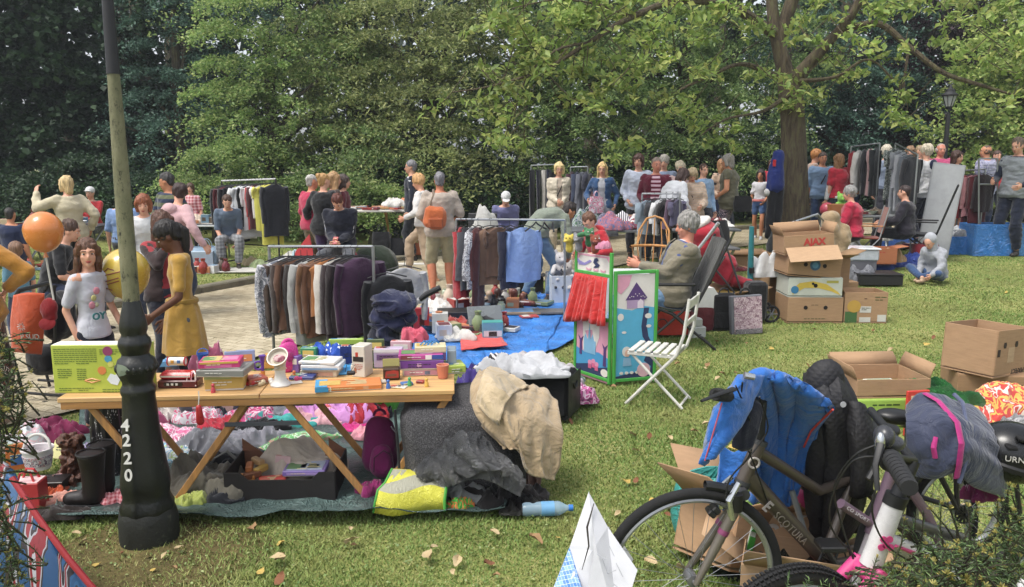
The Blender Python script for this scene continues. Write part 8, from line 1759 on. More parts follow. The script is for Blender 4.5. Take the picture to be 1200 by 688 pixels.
p=head_b.lerp(bbk,.22);along(K1,'E',p,dd,.055,pla('#b9aeb2',.4),.03,bold=.002)
MB().torus(cF,Rw+.012,.017,wd_,(0,0,1),40,8,a0=R(66),a1=R(84),flat=1).build('mudguard',pla('#2a2b2c',.4),K1)
for s in(-1,1):MB().tube([b1(852,602)+nyw*s*.045,b1(848,580)+nyw*s*.05,b1(862,562)+nyw*s*.03],[.012,.012,.009],8).build('brake_arm',CHROME,K1)
for s,(px,py)in enumerate(((833,600),(838,596))):MB().box(b1(px,py,yb-.02),(.03,.05,.02),(0,.7,0),bev=.004).build('brake_pad',BLK,K1)
st0=head_t;st1=b1(893,470,yb+.04);MB().tube([st0,st1],.017,12).build('stem',BLK,K1)
hbv=Ve((-.45,-.85,.15)).normalized();hA=b1(846,466,yb-.35);hB=b1(905,470,yb+.35)
hl=P(838,462,2.30)-O1;hr=P(905,448,2.95)-O1
MB().tube([hl,hl.lerp(st1,.5)+Ve((0,0,.0)),st1,st1.lerp(hr,.5),hr],.013,12).build('handlebar',BLK,K1)
gd=(st1-hl).normalized();MB().tube([hl,hl+gd*.03,hl+gd*.12],[.019,.021,.018],14).build('grip',pla('#222223',.8,bump=.8),K1);gd2=(st1-hr).normalized();MB().tube([hr,hr+gd2*.12],.019,14).build('grip',pla('#222223',.8,bump=.8),K1)
MB().tube([P(860,456,2.34)-O1,P(842,462,2.28)-O1,P(822,470,2.24)-O1],[.011,.009,.006],8,flat=.6).build('brake_lever',BLK,K1)
MB().tube([P(872,440,2.42)-O1,P(884,442,2.42)-O1],[.012,.010],10).build('bell',CHROME,K1)
cb_=[[(862,452,2.36),(878,490,2.5),(880,530,2.56),(856,560,2.58),(850,585,2.58)],[(870,448,2.4),(868,500,2.5),(884,545,2.6),(900,590,2.66)],[(890,465,2.5),(900,500,2.6),(890,520,2.6),(870,545,2.58)]]
for q in cb_:
 Q=[Ve(P(a,b_,c))-O1 for a,b_,c in q];QQ=[]
 for i in range(len(Q)-1):
  for t in(0,.25,.5,.75):
   p0,p1,p2,p3=Q[max(0,i-1)],Q[i],Q[i+1],Q[min(len(Q)-1,i+2)];QQ.append(.5*((2*p1)+(p2-p0)*t+(2*p0-5*p1+4*p2-p3)*t*t+(3*p1-p0-3*p2+p3)*t**3))
 MB().tube(QQ+[Q[-1]],.0028,6).build('cable',BLK,K1)
MB().tube([P(928,575,2.9)-O1,P(948,640,2.85)-O1],[.012,.012],8).build('kickstand',pla('#8c9296',.35,metal=.6),K1)
JB=fab('#1b6cc4',rough=.6,wr=.8);JT=tH('jacket','bright blue rain jacket with red piping hung over the trekking handlebar','jacket',K1.location.copy());OJ=O1
def jp(px,py,y):return P(px,py,y)-OJ
rows=[[jp(826,548,2.36),jp(832,500,2.36),jp(845,468,2.38),jp(872,446,2.44),jp(900,434,2.5),jp(928,445,2.54),jp(958,462,2.58)],[jp(836,540,2.33),jp(848,505,2.32),jp(862,472,2.33),jp(884,452,2.40),jp(908,442,2.42),jp(938,458,2.48),jp(974,480,2.56)]]
o=lC([[jp(868,448,2.60),jp(890,437,2.62),jp(915,438,2.64),jp(945,450,2.68),jp(960,462,2.7)],[jp(872,468,2.62),jp(888,448,2.60),jp(915,446,2.60),jp(950,462,2.64),jp(974,480,2.68)],[jp(880,510,2.80),jp(896,495,2.80),jp(918,488,2.80),jp(942,496,2.82),jp(966,498,2.82)],[jp(884,560,2.90),jp(900,552,2.90),jp(918,545,2.90),jp(932,540,2.92),jp(950,530,2.92)],[jp(880,585,2.94),jp(898,596,2.92),jp(914,600,2.92),jp(926,594,2.93),jp(938,578,2.94)]],'jacket_body',JB,JT,None,.035,8,.024,7,3)
o=lC([[jp(868,445,2.44),jp(880,440,2.5),jp(894,440,2.56)],[jp(846,470,2.40),jp(862,468,2.42),jp(880,475,2.5)],[jp(832,505,2.38),jp(848,510,2.38),jp(866,500,2.46)],[jp(822,545,2.38),jp(834,530,2.38),jp(846,520,2.42)]],'sleeve',JB,JT,None,.03,8,.014,8,7)
o=lC([[jp(880,520,2.66),jp(860,530,2.7),jp(845,520,2.7)],[jp(878,560,2.66),jp(858,565,2.68),jp(842,556,2.7)],[jp(868,592,2.68),jp(852,598,2.7),jp(838,590,2.72)]],'sleeve',JB,JT,None,.014,8,.012,14,9)
MB().tube([jp(976,480,2.66),jp(962,493,2.76),jp(950,506,2.82),jp(942,524,2.87)],.004,6).build('piping',pla('#d8402c',.5),JT)
MB().tube([jp(846,472,2.375),jp(838,500,2.36),jp(826,540,2.36)],.0025,6).build('zip',pla('#b84a5a',.5),JT)
o=lC([[jp(872,462,2.50),jp(884,468,2.52),jp(896,475,2.54)],[jp(862,500,2.50),jp(876,505,2.5),jp(890,508,2.52)],[jp(858,524,2.50),jp(870,530,2.5),jp(880,528,2.52)]],'lining',fab('#141a2e'),JT,None,.008,6,.01,14,5)
JC=tH('coat','black quilted coat with hood draped over the saddle behind the blue jacket','coat',K1.location.copy())
m,nt,bb=nodes('quilted');mp=coord(nt,(1,1,1),(0,R(45),0));wv1=N(nt,'ShaderNodeTexWave',i_Scale=16.0,bands_direction='X');wv2=N(nt,'ShaderNodeTexWave',i_Scale=16.0,bands_direction='Z');L(nt,mp,'Vector',wv1,'Vector');L(nt,mp,'Vector',wv2,'Vector');mu=N(nt,'ShaderNodeMath',operation='MINIMUM');L(nt,wv1,'Fac',mu,0);L(nt,wv2,'Fac',mu,1);bp=N(nt,'ShaderNodeBump',i_Strength=.28,i_Distance=.005);L(nt,mu,0,bp,'Height');L(nt,bp,'Normal',bb,'Normal');bb.inputs['Base Color'].default_value=lin('#1d1c1f');bb.inputs['Roughness'].default_value=.7
o=lC([[jp(944,440,3.08),jp(960,428,3.0),jp(972,426,3.0),jp(985,436,3.0)],[jp(942,480,2.95),jp(962,470,2.88),jp(985,465,2.88),jp(1004,478,2.95)],[jp(946,530,2.95),jp(965,530,2.88),jp(990,525,2.88),jp(1012,530,2.95)],[jp(950,590,2.98),jp(972,595,2.92),jp(995,590,2.92),jp(1014,588,2.98)],[jp(958,622,3.0),jp(975,640,2.95),jp(992,632,2.95),jp(1004,622,3.0)]],'cloth',m,JC,None,.045,6,.022,6,4)
lC([[jp(990,470,2.9),jp(1004,472,2.86),jp(1014,482,2.9)],[jp(996,520,2.86),jp(1008,520,2.8),jp(1020,524,2.86)],[jp(998,580,2.86),jp(1009,582,2.82),jp(1020,578,2.86)]],'sleeve',m,JC,None,.04,6,.014,6,8)
b=MB();b.ell(jp(968,448,2.94),(.075,.06,.09));fI(rM(b,.01,3),'hood',m,JC,.015);MB().lathe([(.011,0),(.011,.003)],jp(988,474,2.84),16,rot=(PI/2,0,0)).build('badge',pla('#c0c0c2',.4),JC)
HM1=tH('helmet','black and magenta bicycle helmet hanging under the blue jacket','helmet',P(955,565,3.0));b=MB();b.ell((0,0,0),(.07,.06,.10),rot=(0,-.5,0));b.build('shell',pla('#1c1b1d',.3),HM1);b=MB();b.ell((.0,.0,-.045),(.078,.066,.065),rot=(0,-.5,0));b.build('rim_band',pla('#a81f66',.35),HM1);MB().lathe([(.012,0),(.012,.004)],(-.02,-.06,.03),14,rot=(PI/2,0,0)).build('dial',pla('#d8d6d6',.3),HM1)
y2=1.95
K2=tH('bicycle','small white and pink child bicycle with knobbly tyre in the lower right corner','bicycle',onz(P(1020,760,y2).x,y2));O2=K2.location.copy()
def b2(px,py,y=y2):return P(px,py,y)-O2
WP=pla('#dedbdc',.25,coat=.4);PK=pla('#e0408a',.35)
c2w=b2(925,762,y2-.04);R2=(b2(925,664,y2-.04)-c2w).length;h2=Ve((1,.25,0)).normalized();wheel(K2,c2w,R2,h2,(0,0,1),.024,.0,spokes=20);
kb_=MB()
for k in range(110):
 a=2*PI*k/110;d=h2*math.cos(a)+Ve((0,0,1))*math.sin(a);ny=h2.cross(Ve((0,0,1)));tg=ny.cross(d)
 for s in(-1,-.4,.4,1):o=d*math.cos(s*.8)+ny*math.sin(s*.8);kb_.box(c2w+d*(R2-.024)+o*.0255+tg*(.003*s),(.0085,.009,.008),Matrix((tg,ny,o)).transposed())
kb_.build('tread',pla('#1b1b1c',.85),K2)
ht,hb_=b2(1047,592),b2(1020,662);MB().tube([ht,hb_],[.026,.029],18).build('head_tube',WP,K2);MB().tube([ht+(ht-hb_)*.0,ht+(ht-hb_).normalized()*.03],.029,16).build('headset',BLK,K2)
for s in(-1,1):MB().tube([hb_+h2.cross(Ve((0,0,1)))*s*.04,c2w+h2.cross(Ve((0,0,1)))*s*.05],[.02,.012],12).build('fork_leg',pla('#d83a86',.3),K2)
MB().tube([hb_-(ht-hb_).normalized()*.02+h2.cross(Ve((0,0,1)))*.05,hb_-(ht-hb_).normalized()*.02-h2.cross(Ve((0,0,1)))*.05],.026,12).build('fork_crown',pla('#e0408a',.3),K2)
bb2=b2(1150,760,y2+.2);MB().tube([ht.lerp(hb_,.55),b2(1110,665,y2+.15),bb2],[.026,.024,.022],14).build('down_tube',WP,K2);MB().tube([ht.lerp(hb_,.2),b2(1130,632,y2+.2),b2(1215,690,y2+.35)],[.018,.017,.016],12).build('top_tube',pla('#3b3a40',.3),K2)
MB().tube([ht.lerp(hb_,.6)+Ve((.03,-.026,0)),b2(1105,662,y2+.11)],[.004,.009],8).build('pink_stripe',PK,K2)
for k,(dx,dz)in enumerate(((-.008,.012),(.008,.012),(0,-.004),(-.012,-.01),(.012,-.01))):MB().lathe([(.009,0),(.009,.003)],ht.lerp(hb_,.55)+Ve((dx,-.030,dz)),12,rot=(PI/2,0,0)).build('flower_print',PK,K2)
cR2=Ve((c2w.x+.78,c2w.y+.2,c2w.z));wheel(K2,cR2,R2,h2,(0,0,1),.024,0,spokes=20)
for s in(-1,1):MB().tube([bb2+Ve((0,s*.03,0)),cR2+Ve((0,s*.05,0))],.011,8).build('chain_stay',WP,K2)
MB().tube([bb2,b2(1230,640,y2+.32)],.016,10).build('seat_tube',WP,K2)
stm=b2(1070,540,y2+.02);MB().tube([ht,stm],[.021,.018],14).build('stem',BLK,K2)
g0_,g1_=P(1056,556,1.72)-O2,P(1030,536,1.92)-O2
MB().tube([P(1064,570,1.66)-O2,P(1050,545,1.78)-O2,P(1040,535,1.9)-O2,stm,stm+Ve((.02,.3,.04))],.012,12).build('handlebar',BLK,K2)
b=MB()
for k in range(9):t=k/8;p=(P(1066,572,1.65)-O2).lerp(P(1047,541,1.8)-O2,t);b.tube([p,p+(P(1047,541,1.8)-P(1066,572,1.65)).normalized()*.012],[.0185+.002*t,.0205+.002*t],14)
b.build('grip',pla('#232325',.7),K2);MB().ell(P(1044,540,1.84)-O2,(.03,.03,.028)).build('shifter',BLK,K2)
b=MB();b.ell(P(1036,512,1.9)-O2,(.025,.03,.03));b.ell(P(1046,520,1.92)-O2,(.03,.025,.022));b.build('shifter_housing',pla('#3a3b40',.3),K2);MB().ell(P(1031,520,1.86)-O2,(.012,.015,.03)).build('bell',CHROME,K2)
MB().tube([P(1032,520,1.85)-O2,P(1026,545,1.82)-O2,P(1028,575,1.8)-O2],[.01,.008,.006],8,flat=.6).build('brake_lever',BLK,K2);MB().tube([P(1026,548,1.83)-O2,P(1018,562,1.82)-O2],.009,8).build('lever_pivot',BLK,K2)
for q in([(1030,520,1.88),(1000,535,1.9),(978,570,1.95),(985,610,1.98),(1000,655,1.98)],[(1035,535,1.88),(1000,540,1.9),(976,580,1.95),(975,620,1.98),(1010,660,1.98)],[(1030,560,1.85),(1022,600,1.85),(1040,640,1.9),(1080,665,2.0)],[(1055,550,1.9),(1068,570,1.95),(1058,600,1.98),(1045,620,1.98)]):
 Q=[Ve(P(a,b_,c))-O2 for a,b_,c in q];QQ=[]
 for i in range(len(Q)-1):
  for t in(0,.2,.4,.6,.8):p0,p1,p2,p3=Q[max(0,i-1)],Q[i],Q[i+1],Q[min(len(Q)-1,i+2)];QQ.append(.5*((2*p1)+(p2-p0)*t+(2*p0-5*p1+4*p2-p3)*t*t+(3*p1-p0-3*p2+p3)*t**3))
 MB().tube(QQ+[Q[-1]],.0026,6).build('cable',BLK,K2)
y3=2.75
K3=tH('bicycle','purple framed black bicycle behind with navy jacket over its saddle','bicycle',onz(P(1100,700,y3).x,y3));O3=K3.location.copy()
def b3(px,py,y=y3):return P(px,py,y)-O3
PF=pla('#7d6478',.35,coat=.3,metal=.2)
MB().tube([b3(1048,545),b3(1020,625)],[.022,.022],14).build('head_tube',PF,K3);MB().tube([b3(1058,560),b3(1085,600),b3(1108,650)],.018,12).build('down_tube',PF,K3);MB().tube([b3(985,590,y3-.05),b3(1018,612)],.018,12).build('top_tube',PF,K3)
along(K3,'CO SPORT',b3(990,592,y3-.07),b3(1018,610)-b3(990,592),.018,pla('#c9c0c8',.4),.02)
cb3=b3(1122,596,y3+.1);R3=.21;wheel(K3,cb3,R3,(1,.15,0),(0,0,1),.017,spokes=24);cf3=b3(985,655,y3-.12)
MB().tube([b3(1020,625),b3(1010,650,y3),b3(1000,690,y3-.05)],.018,10).build('fork_leg',pla('#b9b0b6',.3,metal=.5),K3)
cr=MB()
for k in range(12):a=k*PI/6;cr.tube([cb3+Ve((.0,-.05,0)),cb3+Ve((.035*math.cos(a),-.05,.035*math.sin(a)))],.005,5)
cr.torus(cb3+Ve((0,-.05,0)),.035,.004,(1,0,0),(0,0,1),28,5);cr.build('sprocket',BLK,K3)
for(a_,c_)in(((1062,575),(1120,470)),((1122,596),(1118,500)),((1122,596),(1082,520)),((1055,575),(1122,596)),((1160,580),(1165,520))):MB().tube([b3(*a_,y3+.04),b3(*c_,y3+.06)],.010,8).build('frame_tube',pla('#262327',.4),K3)
MB().tube([b3(1165,560,y3+.15),b3(1190,560,y3+.2),b3(1195,600,y3+.2),b3(1180,630,y3+.2)],.01,8).build('rack_tube',pla('#262327',.4),K3)
b=MB();b.ell(b3(1050,488,y3-.05),(.075,.05,.028),rot=(0,.1,0));b.ell(b3(1070,492,y3-.03),(.06,.07,.035));fI(rM(b,.009,3),'saddle',pla('#1a1a1b',.35),K3)
MB().tube([b3(1065,500,y3),b3(1062,575,y3)],.013,10).build('seat_post',STEEL,K3)
MB().torus(cb3,R3+.02,.022,(1,.15,0),(0,0,1),40,8,a0=R(40),a1=R(165)).build('mudguard',pla('#1c1b1d',.4),K3)
JN=tH('jacket','navy padded jacket with magenta stripes laid over the saddle of the purple bicycle','jacket',K3.location.copy());NV=fab('#3b425c',rough=.55,wr=.9);MG=fab('#b81c7a',rough=.6)
def j3(px,py,y):return P(px,py,y)-O3
cols3=[[j3(1066,478,2.62),j3(1064,500,2.5),j3(1066,530,2.48),j3(1072,555,2.50)],[j3(1078,466,2.60),j3(1086,495,2.46),j3(1090,530,2.42),j3(1096,560,2.44)],[j3(1092,462,2.60),j3(1108,490,2.46),j3(1116,530,2.42),j3(1120,553,2.44)],[j3(1108,466,2.62),j3(1128,495,2.46),j3(1130,525,2.42),j3(1124,556,2.44)],[j3(1124,474,2.64),j3(1144,500,2.50),j3(1148,535,2.46),j3(1142,570,2.48)],[j3(1140,482,2.68),j3(1158,510,2.56),j3(1168,550,2.54),j3(1172,580,2.56)],[j3(1152,492,2.74),j3(1166,515,2.66),j3(1174,550,2.66),j3(1176,584,2.66)]]
lC(cols3,'jacket_body',NV,JN,None,.016,8,.013,6,6)
def stripe_on(pts,w=.011):MB().tube([j3(*p)for p in pts],w,8,flat=.35).build('stripe',MG,JN)
stripe_on([(1084,461,2.58),(1100,470,2.52),(1122,495,2.435),(1127,520,2.395),(1124,545,2.40),(1121,560,2.42)]);stripe_on([(1096,512,2.42),(1094,525,2.405),(1096,537,2.41)],.008);stripe_on([(1157,520,2.52),(1162,540,2.50),(1165,556,2.51)],.008)
MB().tube([j3(*p)for p in((1118,462,2.60),(1128,472,2.56),(1134,500,2.46),(1134,535,2.42),(1124,566,2.42))],.007,8).build('seam',fab('#555d7a'),JN)
hE('magenta lining cloth hanging at the hem of the navy jacket',P(1150,570,2.68)-Ve((0,0,.05)),.12,.05,.06,fab('#6a1a4a'),0,190,'cloth','cloth')
HM=tH('helmet','black bicycle helmet with silver flashes resting right of the navy jacket','helmet',P(1186,530,2.6));b=MB();b.ell((0,0,0),(.13,.11,.105),24,16,rot=(0,.25,0));b.build('shell',pla('#1a1b1d',.25,var=.1),HM)
for(x,z,l,a)in((-.02,.075,.05,.3),(.05,.06,.04,.5),(-.06,.05,.035,.1)):MB().box((x,-.085,z),(l,.03,.012),(.3,a,0),bev=.004).build('vent',pla('#050505',.8),HM)
for(p0,p1,p2)in(((.0,-.105,.03),(.03,-.108,-.005),(.07,-.10,-.005)),):MB().tube([p0,p1,p2],[.008,.009,.005],8,flat=.5).build('flash',pla('#d9dbdc',.3),HM)
MB().lathe([(.125,-.05),(.13,-.035),(.118,-.02)],n=40,sy=.86,rot=(0,.25,0)).build('rim',BLK,HM);text('URN',.028,WHITE,HM,(-.055,-.103,.012),(PI/2+.1,.0,-.5),'lettering',.001)
bc=onz(P(838,690,3.1).x,3.1)
T=cT('open brown cardboard box with green tape seen through the front wheel',bc+Ve((.12,.15,0)),(.42,.34,.26),R(28),CARD,True,flap=.24,flaps=(.35,.9,.5,.6));T.rotation_euler=(R(-8),R(18),R(28))
MB().box((-.12,-.172,.12),(.035,.004,.24),(0,.15,0)).build('tape',pla('#c9cfc4',.4),T)
for k in range(3):MB().box((-.125+.008*k,-.176,.05+.075*k),(.034,.003,.055),(0,.15,0)).build('tape_print',pla('#3a9a2c',.4),T)
cT('torn brown cardboard box between the wheels of the front bicycles',onz(P(925,680,2.95).x,2.95),(.36,.3,.2),R(-20),CARD3,True,flap=.2)
T=bag('teal and green shopping bag behind the front wheel',onz(P(862,640,3.45).x,3.45),.55,.25,.34,film('#2fa59c',.4,scale=5,strength=.5),.1,seed=21,name='shopping_bag',cat='shopping bag',handles=False)
T=bag('lime green shopping bag with white letters between the front bicycles',onz(P(915,640,3.25).x,3.25),.4,.2,.34,film('#86b834',.4,scale=5,strength=.5),.05,seed=22,name='shopping_bag',cat='shopping bag',handles=False)
text('oppo',.13,WHITE,T,(-.06,-.118,.23),(PI/2,-.25,0),'lettering',.002,bold=.003);MB().ell((.12,-.105,.2),(.06,.02,.06)).build('print',pla('#1f6ac0',.5),T)
hE('dark green plastic sack under the trekking bicycle',onz(P(940,650,3.1).x,3.1),.5,.3,.22,film('#1c2a24',.3,scale=10,strength=1),0,191,'plastic sack','plastic_sack')
hE('red cloth beside the torn box under the trekking bicycle',onz(P(962,665,2.9).x,2.9),.2,.12,.08,fab('#b8202a'),0,192,'cloth','cloth')
yq=2.55;T=tH('folded_board','white printed cardboard sheets with blue checked side standing in the grass','cardboard sheet',onz(P(700,690,yq).x,yq));OP=T.location.copy()
def pp(px,py,y):return P(px,py,y)-OP
def sheetp(pts,mat,nm,th=.004):b=MB();n=len(pts);b.add(pts,[tuple(range(n))]);o=b.build(nm,mat,T,sM=False);s=o.modifiers.new('t','SOLIDIFY');s.thickness=th;return o
wp=pla('#d6d7de',.6,var=.08)
sheetp([pp(690,576,2.62),pp(668,640,2.58),pp(636,720,2.5),pp(700,720,2.45),pp(698,640,2.52)],wp,'side_panel')
sheetp([pp(690,577,2.615),pp(698,640,2.51),pp(684,720,2.43),pp(725,740,2.42),pp(747,668,2.5),pp(712,617,2.57)],wp,'front_panel')
sheetp([pp(713,617,2.58),pp(722,636,2.6),pp(746,668,2.62),pp(735,680,2.6),pp(708,640,2.58)],wp,'flap')
m,nt,bb=nodes('blue_check');mp=coord(nt,(1,1,1),(0,R(20),0));ck=N(nt,'ShaderNodeTexBrick',i_Scale=45.0,i_Mortar_Size=.02,i_Brick_Width=.5,i_Row_Height=.5,offset=.0);ck.inputs['Color1'].default_value=lin('#3f74b8');ck.inputs['Color2'].default_value=lin('#8fb4e0');ck.inputs['Mortar'].default_value=lin('#e3e8f0');mp.inputs['Rotation'].default_value=(PI/2,0,.4);L(nt,mp,'Vector',ck,'Vector');L(nt,ck,'Color',bb,'Base Color')
sheetp([pp(667,642,2.572),pp(636,722,2.49),pp(684,722,2.43),pp(682,690,2.47)],m,'checked_panel',.003)
MB().tube([pp(696,590,2.58),pp(688,618,2.53),pp(690,640,2.51),pp(682,668,2.47)],[.0015,.004,.003,.001],6).build('tear',pla('#3a3430',.9),T)
b=MB()
for(x0,y0_,x1,y1_)in((700,650,710,655),(706,655,712,672),(712,672,722,668),(714,640,720,652),(722,660,730,676),(716,682,726,690),(704,676,712,686)):b.tube([pp(x0,y0_,2.49),pp(x1,y1_,2.478)],.0012,4)
b.build('line_drawing',pla('#a9acb4',.6),T)
T=tH('paper_sheet','small white card propped behind the folded white cardboard by the wheel','card',onz(P(735,650,2.75).x,2.75));OQ=T.location.copy();b=MB();b.add([P(a_,c_,2.72)-OQ for a_,c_ in((728,634),(742,655),(735,668),(717,646))],[(0,1,2,3)]);o=b.build('sheet',wp,T,sM=False);o.modifiers.new('t','SOLIDIFY').thickness=.004
MB().tube([P(730,660,2.72)-OQ,(0,0,0)],.004,6).build('prop',CARD,T)
def yew(label,base,tips,seed,nl=.019,dens=1.0,c=('#2c4420','#466030','#6d8a44')):
 rr=random.Random(seed);T=tH('yew_bush',label,'bush',base);tw=MB();V=[];F=[];VT=[];n_=0
 tv=[];tf=[]
 def needle(arr,p,d,l,w):
  d=d.normalized();s=d.cross(Ve((rr.gauss(0,1),rr.gauss(0,1),rr.gauss(0,1)))).normalized()*w;arr+=[p-s,p+s,p+d*l*.7+s*.8,p+d*l,p+d*l*.7-s*.8]
 for(tip,ln,dirv)in tips:
  d=dirv.normalized();r=frame(d)[0];root=tip-d*ln;k=int(ln/.0035*dens);bend=Ve((rr.gauss(0,.1),rr.gauss(0,.1),-.12))*ln
  pts=[root,root.lerp(tip,.5)-bend*.5,tip];tw.tube(pts,[.003,.002,.0012],4,caps=False)
  for i in range(k):
   t=i/k;p=root.lerp(tip,t)-bend*(4*t*(1-t))*.5;s=(1 if i%2 else-1);q=(d*.55+r*s+Ve((rr.gauss(0,.25),rr.gauss(0,.25),rr.gauss(0,.25)+.15)));needle(V,p,q,nl*(1-.35*t)*rr.uniform(.8,1.15),.0011)
  if seed<3 and rr.random()<.45:
   for i in range(14):needle(VT,tip,d+Ve((rr.gauss(0,.6),rr.gauss(0,.6),rr.gauss(0,.6))),nl*.55,.0013)
 def mk(nm,V,mt):
  v=np.array([tuple(x)for x in V]);i=np.arange(len(v)//5)[:,None]*5;f=np.concatenate([i+np.array([[0,1,2]]),i+np.array([[0,2,4]]),i+np.array([[4,2,3]])],1).reshape(-1,3);npobj(nm,v,f,mt,T)
 mk('foliage',V,leafm('yew_needles_%d'%seed,*c,trans=.15,rough=.4))
 if VT:mk('young_shoots',VT,leafm('yew_shoots_%d'%seed,'#8a8a34','#b0a040','#c2b860',.3))
 if seed<3:tw.build('twig',BARK,T)
 return T
rr=random.Random(4);tips=[]
base=onz(P(1130,688,1.75).x,1.75);
for k in range(430):
 px=rr.uniform(1005,1215);top=690-(px-1000)*.38-(10 if px>1060 else 0);top=max(596,top);py=rr.uniform(top,730);y=rr.uniform(1.5,1.95)-.3*(py-600)/130
 if rr.random()<.3 and px<1060:continue
 tips.append((P(px,py,y)-base,rr.uniform(.05,.11),Ve((rr.gauss(-.15,.6),rr.gauss(-.2,.5),rr.uniform(.1,1)))))
for(px,py)in((1085,598),(1100,590),(1060,612),(1195,600),(1140,596),(1170,606),(905,668),(935,655),(1180,575),(1192,570),(1175,588)):
 if px<1000:continue
 for k in range(3):tips.append((P(px+rr.gauss(0,8),py+rr.gauss(0,6),1.75)-base,.13,Ve((rr.gauss(-.3,.4),0,1))))
for k in range(170):
 tips.append((Ve((rr.uniform(-.25,.5),rr.uniform(-.25,.3),rr.uniform(.05,.75))),.14,Ve((rr.gauss(0,1),rr.gauss(0,1),rr.uniform(0,1)))))
yew('yew bush with yellowish shoots in the lower right corner before the bicycles',base,tips,1)
tips=[];base=onz(P(-30,600,2.0).x,2.0)
for k in range(520):
 py=rr.uniform(385,700);lim=14+14*math.sin((py-380)/40)+(8 if py>560 else 0)+(10 if 420<py<520 else 0);px=rr.uniform(-55,lim);y=rr.uniform(1.9,2.3)
 tips.append((P(px,py,y)-base,rr.uniform(.06,.12),Ve((rr.gauss(.35,.5),rr.gauss(-.2,.5),rr.uniform(-.1,1)))))
yew('dark yew bush at the left edge of the picture',base,tips,2,dens=.9,c=('#22361b','#3a5428','#5d7a3a'))
tips=[];base=onz(P(950,760,1.6).x,1.6)
for k in range(26):tips.append((P(rr.uniform(895,1010),rr.uniform(672,720),1.6)-base,.09,Ve((rr.gauss(0,.5),rr.gauss(0,.3),1))))
for k in range(40):tips.append((Ve((rr.uniform(-.12,.15),rr.uniform(-.1,.1),rr.uniform(.1,.62))),.12,Ve((rr.gauss(0,.8),rr.gauss(0,.8),1))))
yew('low yew sprig with pale tips under the white and pink bicycle',base,tips,3)
def per(px,ty,d,face,label,**k):
 k.setdefault('vox',.011 if d<8 else.015);x=P(px,200,d).x;z=gz(x,d);h=P(px,ty,d).z-z
 if 'hips' in k or 'h' in k:h=k.pop('h',1.65)
 return person(label,Ve((x,d,z)),face,h=h*(1.0 if not k.get('lean',0)>45 else 1),**k)
SIT=dict(hips=(0,0,.52),lf=(-.12,.42,0),rf=(.12,.42,0))
FW,FD,BR_,TAN='#d0a088','#c08a70','#60402f','#b98262'
DKB,BLD,GRY,WHT,BRN,LBR,RED_='#2c211c','#c4a46c','#8f8c88','#c9c6c0','#4c3426','#86603c','#8a4c2c'
def bandprint(root,D):
 sp,s,MC=D['sp'],D['s'],D['MC']
 for k,(x,z,c,r)in enumerate(((.02,.36,'#d88a9a',.03),(.05,.30,'#c8c070',.025),(.07,.24,'#d88a9a',.03),(.03,.24,'#c9c9a0',.02))):
  MB().ell(sp(z)+MC@Ve((x,.128,0))*s,(r*s,.012*s,r*1.1*s),12,8).build('print',fab(c),root)
 text('OY',.06,fab('#2f7f80'),root,sp(.14)+MC@Ve((.03,.147,0))*s,(PI/2,0,PI),'lettering',.004,bold=.002)
def belt(c,z=.14,r=.15):
 def f(root,D):
  s=D['s'];MB().torus(D['sp'](z),(r)*s,.018*s,(1,0,0),(0,1,0),28,8,flat=1.4).build('waist_tie',fab(c),root)
 return f
def wristband(root,D):MB().torus(D['wri']['l'],.03*D['s'],.009*D['s'],(1,0,0),(0,1,0),16,6).build('watch',BLK,root)
per(93,281,5.0,240,'girl with brown side ponytail in a white printed T-shirt turning towards the camera',vox=.0075,fem=1,build=.7,hs=1.02,skin=FW,hair=('long','#5e3e2c',.12),top=('#cfcfda',.4,-.06,.02),bottom=('jeans','#1e2230'),hy=-30,hp=-4,la=(-.06,.12,-.42),ra=(.02,.0,-.5),extras=(bandprint,lambda root,D:fI(rM(MB().cap(D['Hd'](-.01,-.1,.03),D['Hd'](.04,-.13,-.10),.035,.045).cap(D['Hd'](.04,-.13,-.10),D['Hd'](.06,-.11,-.27),.042,.016),.008,3),'ponytail',hairm('#6e4a34'),root,.006,(38,38,8))),shoes='#2a2a2e')
per(203,256,5.15,112,'girl with dark skin and long dark ponytail in a mustard yellow dress looking down',vox=.0075,fem=1,build=.72,hs=1.0,skin=BR_,hair=('afrotied','#1a1412',.5),top=('#bd9028',.4,.07,.014),bottom=('leggings','#5c5f66'),hp=30,la=(-.02,.22,-.42),ra=(.02,.12,-.5),shoes='#3a7a6a',extras=(belt('#a98222',.12,.112),lambda root,D:MB().loft([[Ve((D['hips'].x+rr__*D['s']*math.cos(a)*(1+.05*math.sin(a*8+2)),D['hips'].y+rr__*.85*D['s']*math.sin(a)*(1+.05*math.sin(a*8+2)),D['hips'].z+z*D['s']))for a in[2*PI*j/48 for j in range(48)]]for z,rr__ in((.15,.08),(.14,.112),(.06,.145),(-.05,.17),(-.18,.19),(-.30,.205))],closed=True).build('skirt',fab('#bd9028'),root)))
per(183,246,5.95,235,'woman with long brown hair and dark jacket holding a hand to her chin',fem=1,skin=FW,hair=('long','#553526',.22),top=('#a83038',.4),jacket=('#3a2c2c',1,-.05,.02,.5),bottom=('jeans','#2a2c3a'),ra=(-.08,.2,.06),hp=8,re=(.6,.2,-1),vox=.011)
per(-50,240,5.05,10,'woman in a mustard top with hand on hip seen from behind at the left edge',fem=1,build=1.12,skin=FW,hair=('bob',BRN),top=('#c98a20',.95,-.14,.02),bottom=('trousers',fab('#3a2c26','print','#c9b8a4',c3='#7a4a34')),ra=(.04,.14,-.32),re=(1,-.2,0),extras=(strap('#e0dcd4',.03,1,.035),),shoes='#b8907a',lf=(-.12,.1,0))
